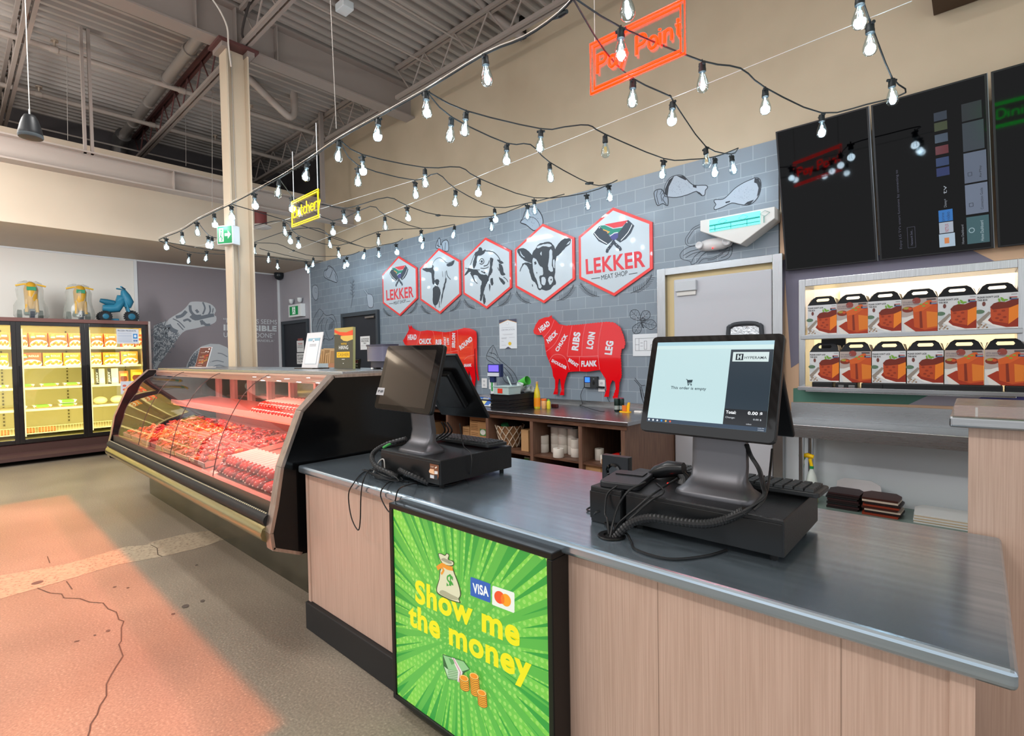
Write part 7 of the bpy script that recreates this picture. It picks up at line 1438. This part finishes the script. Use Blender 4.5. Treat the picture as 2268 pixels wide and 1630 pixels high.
def ybox(p0, p1, py): return PX(p0, py, fx-.22).y, PX(p1, py, fx-.22).y
def food(label, y0, y1, z, h, base, words, plate, grp):
    t = thing('frozen_food_box', label, 'food box', (fx-.26, (y0+y1)/2, z+.001), 0, grp); xf = fx-.20
    G().box(xf-.12, xf, y0, y1, z+.001, z+h).build('carton', M(base, .45), t)
    A = loc_art((xf+.0006, y0, z+.001), (0, y1-y0, 0), (0, 0, h-.001)); A.rect(0, 0, 1, 1, base, 1); A.ell(.24, .72, .16, .13, '3f7a44', 2, 14).ell(.24, .80, .08, .12, 'd8c840', 3, 8); A.rect(.14, .66, .34, .74, 'e8ecd8', 4)
    A.text(words, (.42, .70), (.88, .70), (.42, .84), 'f4ecc8', 3, .03); A.ell(.55, .2, .48, .32, 'f0e8dc', 2, 18)
    for i in range(8): A.ell(.2+.1*i, .18+.07*(i % 3), .11, .09, plate[i % 2], 4+i % 2, 8, i)
    A.build('print', t)
z1_, z2_, z3_, z4_ = shelf_z[:4]
n = 0
for a, b in ((-10, 20), (42, 61), (62, 105), (106, 149), (150, 180), (198, 228), (229, 258), (268, 296), (297, 318)):
    y0, y1 = ybox(a, b, 750); food('red orange SAMOSA box on the top freezer shelf, %s from the left' % ORD[n], y0+.004, y1-.004, z1_, .22, 'e2542a', 'SAMOSA', ('c98a3a', 'a8642a'), 'samosa boxes in the freezer'); n += 1
n = 0
for a, b in ((-10, 19), (42, 92), (94, 138), (139, 178), (198, 225), (227, 265), (267, 305)):
    y0, y1 = ybox(a, b, 795); food('orange ROLLS box on the second freezer shelf, %s from the left' % ORD[n], y0+.004, y1-.004, z2_, .205 if n < 6 else .22, 'e88a22' if n != 1 else 'd85a34', 'ROLLS', ('d8a444', 'b87828'), 'roll boxes in the freezer'); n += 1
def ptray(label, a, b, z, py, stackn=1):
    y0, y1 = ybox(a, b, py); t = thing('wrapped_meat_tray', label, 'food tray', (fx-.27, (y0+y1)/2, z+.001), 0, 'wrapped green trays in the freezer'); xf = fx-.2; g = G(); g2 = G()
    for k in range(stackn):
        zz = z+k*.06; g.add([(xf-.14, y0+.02, zz+.002), (xf, y0+.02, zz+.002), (xf, y1-.02, zz+.002), (xf-.14, y1-.02, zz+.002), (xf-.16, y0, zz+.05), (xf+.02, y0, zz+.05), (xf+.02, y1, zz+.05), (xf-.16, y1, zz+.05)], [(0, 3, 2, 1), (0, 1, 5, 4), (1, 2, 6, 5), (2, 3, 7, 6), (3, 0, 4, 7)])
        g2.box(xf-.15, xf+.0235, y0+.035, y1-.035, zz+.012, zz+.052)
    g.build('foam_tray', M('e6e6d8', .5), t)
    g2.build('green_herb_topping', M('7ad43a', .6, bump=(60, 1)), t, bev=.01); G().box(xf-.145, xf+.022, y0+.02, y1-.02, z+.008, z+.03).build('meat', M('c87a4c', .6), t)
for i, (a, b) in enumerate(((-5, 19), (42, 76), (88, 130), (140, 177))): ptray('green topped tray in plastic wrap on the third freezer shelf, %s from the left' % ORD[i], a, b, z3_, 845)
for i, (a, b) in enumerate(((42, 60), (72, 115), (130, 170))): ptray('green topped tray on the fourth freezer shelf, %s from the left' % ORD[i], a, b, z4_, 893, 2 if i == 2 else 1)
for i, (a, b, c, lb) in enumerate(((197, 208, 'b8b09c', 'grey bag of jerky'), (212, 232, 'cfc8b4', 'clear pouch of white jerky'), (238, 262, 'd3cbb0', 'second clear pouch of white jerky'), (264, 284, 'b0601c', 'orange brown snack packet'), (290, 317, 'e0981c', 'yellow orange snack packet'))):
    y0, y1 = ybox(a, b, 835); h = .26 if i < 3 else .15+.02*i; t = thing('snack_pouch', lb+' on the third shelf behind the right freezer door', 'pouch', (fx-.25, (y0+y1)/2, z3_), 0); xf = fx-.2
    G().add([(xf-.06, y0, z3_+.001), (xf, y0, z3_+.001), (xf, y1, z3_+.001), (xf-.06, y1, z3_+.001), (xf-.035, y0, z3_+h), (xf-.025, y0, z3_+h), (xf-.025, y1, z3_+h), (xf-.035, y1, z3_+h)], [(0, 3, 2, 1), (4, 5, 6, 7), (0, 1, 5, 4), (1, 2, 6, 5), (2, 3, 7, 6), (3, 0, 4, 7)]).build('pouch', M(c, .3), t)
    A = loc_art((xf+.0008, y0, z3_+.001), (0, y1-y0, 0), (-.025, 0, h))
    if i < 3: A.rect(0, 0, .35, 1, '3a3a36', 1); A.text('JERKY', (.3, .1), (.3, .8), (.05, .1), 'e0dcc8', 2, .03); A.ell(.65, .25, .3, .18, 'f0e8c8', 1)
    else: A.ell(.5, .4, .4, .25, '6a2c10', 1).rect(.15, .6, .85, .8, 'f0c84a', 2)
    A.build('print', t)
for i, (a, b) in enumerate(((208, 240), (246, 278))):
    y0, y1 = ybox(a, b, 890); t = thing('wrapped_dough', 'pale round wrapped dough on the fourth shelf behind the right door, %s' % ('left one', 'right one')[i], 'dough', (fx-.25, (y0+y1)/2, z4_)); G().ball((fx-.28, (y0+y1)/2, z4_+.065), (.09, (y1-y0)/2, .064), 14, 8).build('dough', M('e4d8a0', .35, bump=(12, .6)), t, sm=60)
for i, (a, b) in enumerate(((-5, 20), (42, 78), (86, 124))):
    y0, y1 = ybox(a, b, 955); t = thing('meat_pack', 'brown minced meat pack in the bottom freezer rack, %s from the left' % ORD[i], 'meat pack', (fx-.25, (y0+y1)/2, .43)); G().box(fx-.34, fx-.2, y0, y1, .431, .50).build('pack', M('b8743c', .5, bump=(40, 1)), t, bev=.015)
# papers on the right door
def dpaper(lb, a, b, c, d, fn):
    P0_, P1_ = PX(a, d, fx+.0135), PX(b, c, fx+.0135); t = thing('door_paper', lb, 'sign', (fx+.014, P0_.y, P0_.z)); G().box(fx+.0005, fx+.002, P0_.y, P1_.y, P0_.z, P1_.z).build('sheet', M('cfd4dc', .5), t)
    A = loc_art((fx+.0025, P0_.y, P0_.z), (0, P1_.y-P0_.y, 0), (0, 0, P1_.z-P0_.z)); fn(A); A.build('printing', t)
def fz(A):
    A.text('FROZEN PRODUCTS', (.05, .82), (.88, .82), (.05, .93), '5a6478', 1, .03); A.rect(.74, .35, .94, .68, '3f8ac8', 1).ell(.84, .52, .06, .09, 'd8e4ee', 2)
    for y in (.72, .66, .56, .5, .44, .34, .26, .18, .12): A.rect(.06, y, .68, y+.018, '8a9ab8', 1)
    A.ell(.79, .2, .05, .05, '4a70a8', 1).ell(.89, .2, .05, .05, '4a70a8', 1)
dpaper('white FROZEN PRODUCTS notice on the right freezer door', 259, 307, 729, 761, fz)
dpaper('small white price paper with red icons low on the right freezer door', 268, 314, 843, 873, lambda A: (A.ell(.18, .65, .09, .09, 'd8705c', 1), A.ell(.18, .35, .09, .09, 'd8705c', 1), A.rect(.4, .7, .7, .73, 'c06050', 1), A.rect(.45, .6, .65, .62, 'c08070', 1), A.rect(.38, .42, .72, .45, 'c06050', 1), A.rect(.45, .32, .65, .34, 'c08070', 1)))
# ================================================================ RIDE-ON TOYS ON TOP OF THE FREEZER
ft = 2.16
def wheel(g, c, r, w, ax):
    g.lathe([(r*.55, -w/2), (r*.92, -w/2), (r, -w*.3), (r, w*.3), (r*.92, w/2), (r*.55, w/2)], c, 18, axis=ax)
def tread(g, c, r, w, ax):
    for i in range(18):
        a = 2*math.pi*i/18; d = Vector((math.cos(a), 0, math.sin(a))) if ax == 'y' else Vector((0, math.cos(a), math.sin(a))); p = Vector(c)+d*r; s_ = .011
        g.box(p.x-(w/2 if ax == 'x' else s_), p.x+(w/2 if ax == 'x' else s_), p.y-(w/2 if ax == 'y' else s_), p.y+(w/2 if ax == 'y' else s_), p.z-s_, p.z+s_)
# blue bike seen from the side: lies along Y
cb = PX(265, 708, -10.75); bl = M('2f7d9c', .35); bl2 = M('256a86', .35); tire = M('24272b', .7)
bk = thing('ride_on_bike', 'blue plastic toddler motorbike on top of the freezer', 'toy bike', (-10.75, cb.y, ft)); X0 = -10.75; yr, yf = PX(231, 700, X0).y, PX(291, 700, X0).y; rf = .095; rr0 = .08
g = G(); wheel(g, (X0, yf, ft+rf), rf, .07, 'x'); tread(g, (X0, yf, ft+rf), rf, .07, 'x'); g.build('front_wheel', tire, bk)
g = G()
for dx in (-.09, .09): wheel(g, (X0+dx, yr, ft+rr0), rr0, .06, 'x'); tread(g, (X0+dx, yr, ft+rr0), rr0, .06, 'x')
g.build('rear_wheels', tire, bk)
for dx, yy, r_ in ((.036, yf, rf), (.125, yr, rr0)): G().lathe([(.001, .004), (r_*.35, .006), (r_*.55, 0), (r_*.55, -.01)], (X0+dx, yy, ft+r_), 14, axis='x').build('hub_cap', bl2, bk, sm=40)
def zz(py): return PX(260, py, X0).z
g = G(); sec = [(-.13+yr*0, 0)]
L = yf-yr
g.tube([(X0, yr-.02, zz(683)), (X0, yr+L*.2, zz(684)), (X0, yr+L*.45, zz(683)), (X0, yr+L*.62, zz(668)), (X0, yr+L*.74, zz(662))], [.05, .07, .075, .07, .04], 12).build('body_shell', bl, bk, sm=60)
G().tube([(X0, yr-.05, zz(667)), (X0, yr+L*.1, zz(670)), (X0, yr+L*.38, zz(672))], [.03, .05, .045], 12).build('seat', bl2, bk, sm=60)
G().tube([(X0, yr+L*.52, zz(672)), (X0, yr+L*.62, zz(660)), (X0, yr+L*.76, zz(661))], [.05, .07, .055], 12).build('tank', bl, bk, sm=60)
G().tube([(X0, yf-.10, zz(642)), (X0, yf-.075, zz(655)), (X0, yf-.035, zz(668)), (X0, yf-.05, zz(680))], [.035, .075, .08, .05], 14).build('front_cowl', bl, bk, sm=60)
G().tube([(X0+.05, yf-.10, zz(655)), (X0+.05, yf-.04, zz(690))], .02, 8).tube([(X0-.05, yf-.10, zz(655)), (X0-.05, yf-.04, zz(690))], .02, 8).build('fork', bl, bk, sm=60)
G().tube([(X0+.16, yf-.16, zz(637)), (X0+.05, yf-.09, zz(640)), (X0-.05, yf-.09, zz(640)), (X0-.16, yf-.16, zz(637))], .014, 8).build('handlebar', bl, bk, sm=60)
G().box(X0+.0, X0+.085, yr+L*.1, yr+L*.5, ft+.01, ft+.05).build('footboard', bl2, bk, bev=.01)
yel = M('c99a2c', .35); yel2 = M('e0b03c', .35); bag = M('c6ccc4', .12, al=.30); gdk = M('2c6a54', .4)
for k, (pc0, lb) in enumerate(((70, 'left yellow ride-on scooter wrapped in a clear bag on the freezer'), (178, 'right yellow ride-on scooter wrapped in a clear bag on the freezer'))):
    yc = PX(pc0, 690, -10.7).y; X0 = -10.78; t = thing('ride_on_scooter', lb, 'toy scooter', (X0, yc, ft)); H = PX(pc0, 625 if k == 0 else 632, -10.7).z-ft
    G().lathe([(.03, .12), (.075, .2), (.08, H*.6), (.085, H*.8), (.06, H*.95), (.02, H)], (X0+.1, yc, ft), 16).build('front_shield', yel, t, sm=60)
    G().tube([(X0+.1, yc-.17, ft+H*.88), (X0+.12, yc-.08, ft+H*.93), (X0+.12, yc+.08, ft+H*.93), (X0+.1, yc+.17, ft+H*.9)], .013, 8).build('handlebar', yel2, t, sm=60)
    G().box(X0+.178, X0+.186, yc-.055, yc+.055, ft+H*.76, ft+H*.86).build('green_badge', M('2f8a62', .4), t, bev=.006)
    g = G(); wheel(g, (X0+.12, yc, ft+.075), .075, .05, 'y'); tread(g, (X0+.12, yc, ft+.075), .075, .05, 'y'); g.build('front_wheel', M('3a3f48', .6), t)
    g = G()
    for dy in (-.12, .12): wheel(g, (X0-.12, yc+dy, ft+.07), .07, .05, 'y'); tread(g, (X0-.12, yc+dy, ft+.07), .07, .05, 'y')
    g.build('rear_wheels', M('34433f', .6), t); G().box(X0-.2, X0+.08, yc-.07, yc+.07, ft+.07, ft+.18).build('deck_body', gdk, t, bev=.03, seg=3); G().tube([(X0+.14, yc-.055, ft+.3), (X0+.16, yc-.06, ft+.1)], .022, 8).tube([(X0+.14, yc+.055, ft+.3), (X0+.16, yc+.06, ft+.1)], .022, 8).build('fender_fork', yel, t, sm=60)
    r_ = random.Random(k+3); V = []; nseg = 18; rings = [(0.002, .17, .17), (.06, .2, .2), (.2, .19, .18), (H*.55, .18, .15), (H*.8, .18, .16), (H*.98, .13, .13), (H*1.04, .04, .06)]
    for z, rx_, ry_ in rings:
        for i in range(nseg):
            a = 2*math.pi*i/nseg; w_ = 1+r_.uniform(-.10, .10); V.append((X0+rx_*w_*math.cos(a), yc+ry_*w_*math.sin(a), ft+z+(r_.uniform(-.012, .012) if z > .01 else 0)))
    G().add(V, [(j*nseg+i, j*nseg+(i+1) % nseg, (j+1)*nseg+(i+1) % nseg, (j+1)*nseg+i) for j in range(len(rings)-1) for i in range(nseg)]).build('clear_plastic_bag', bag, t)
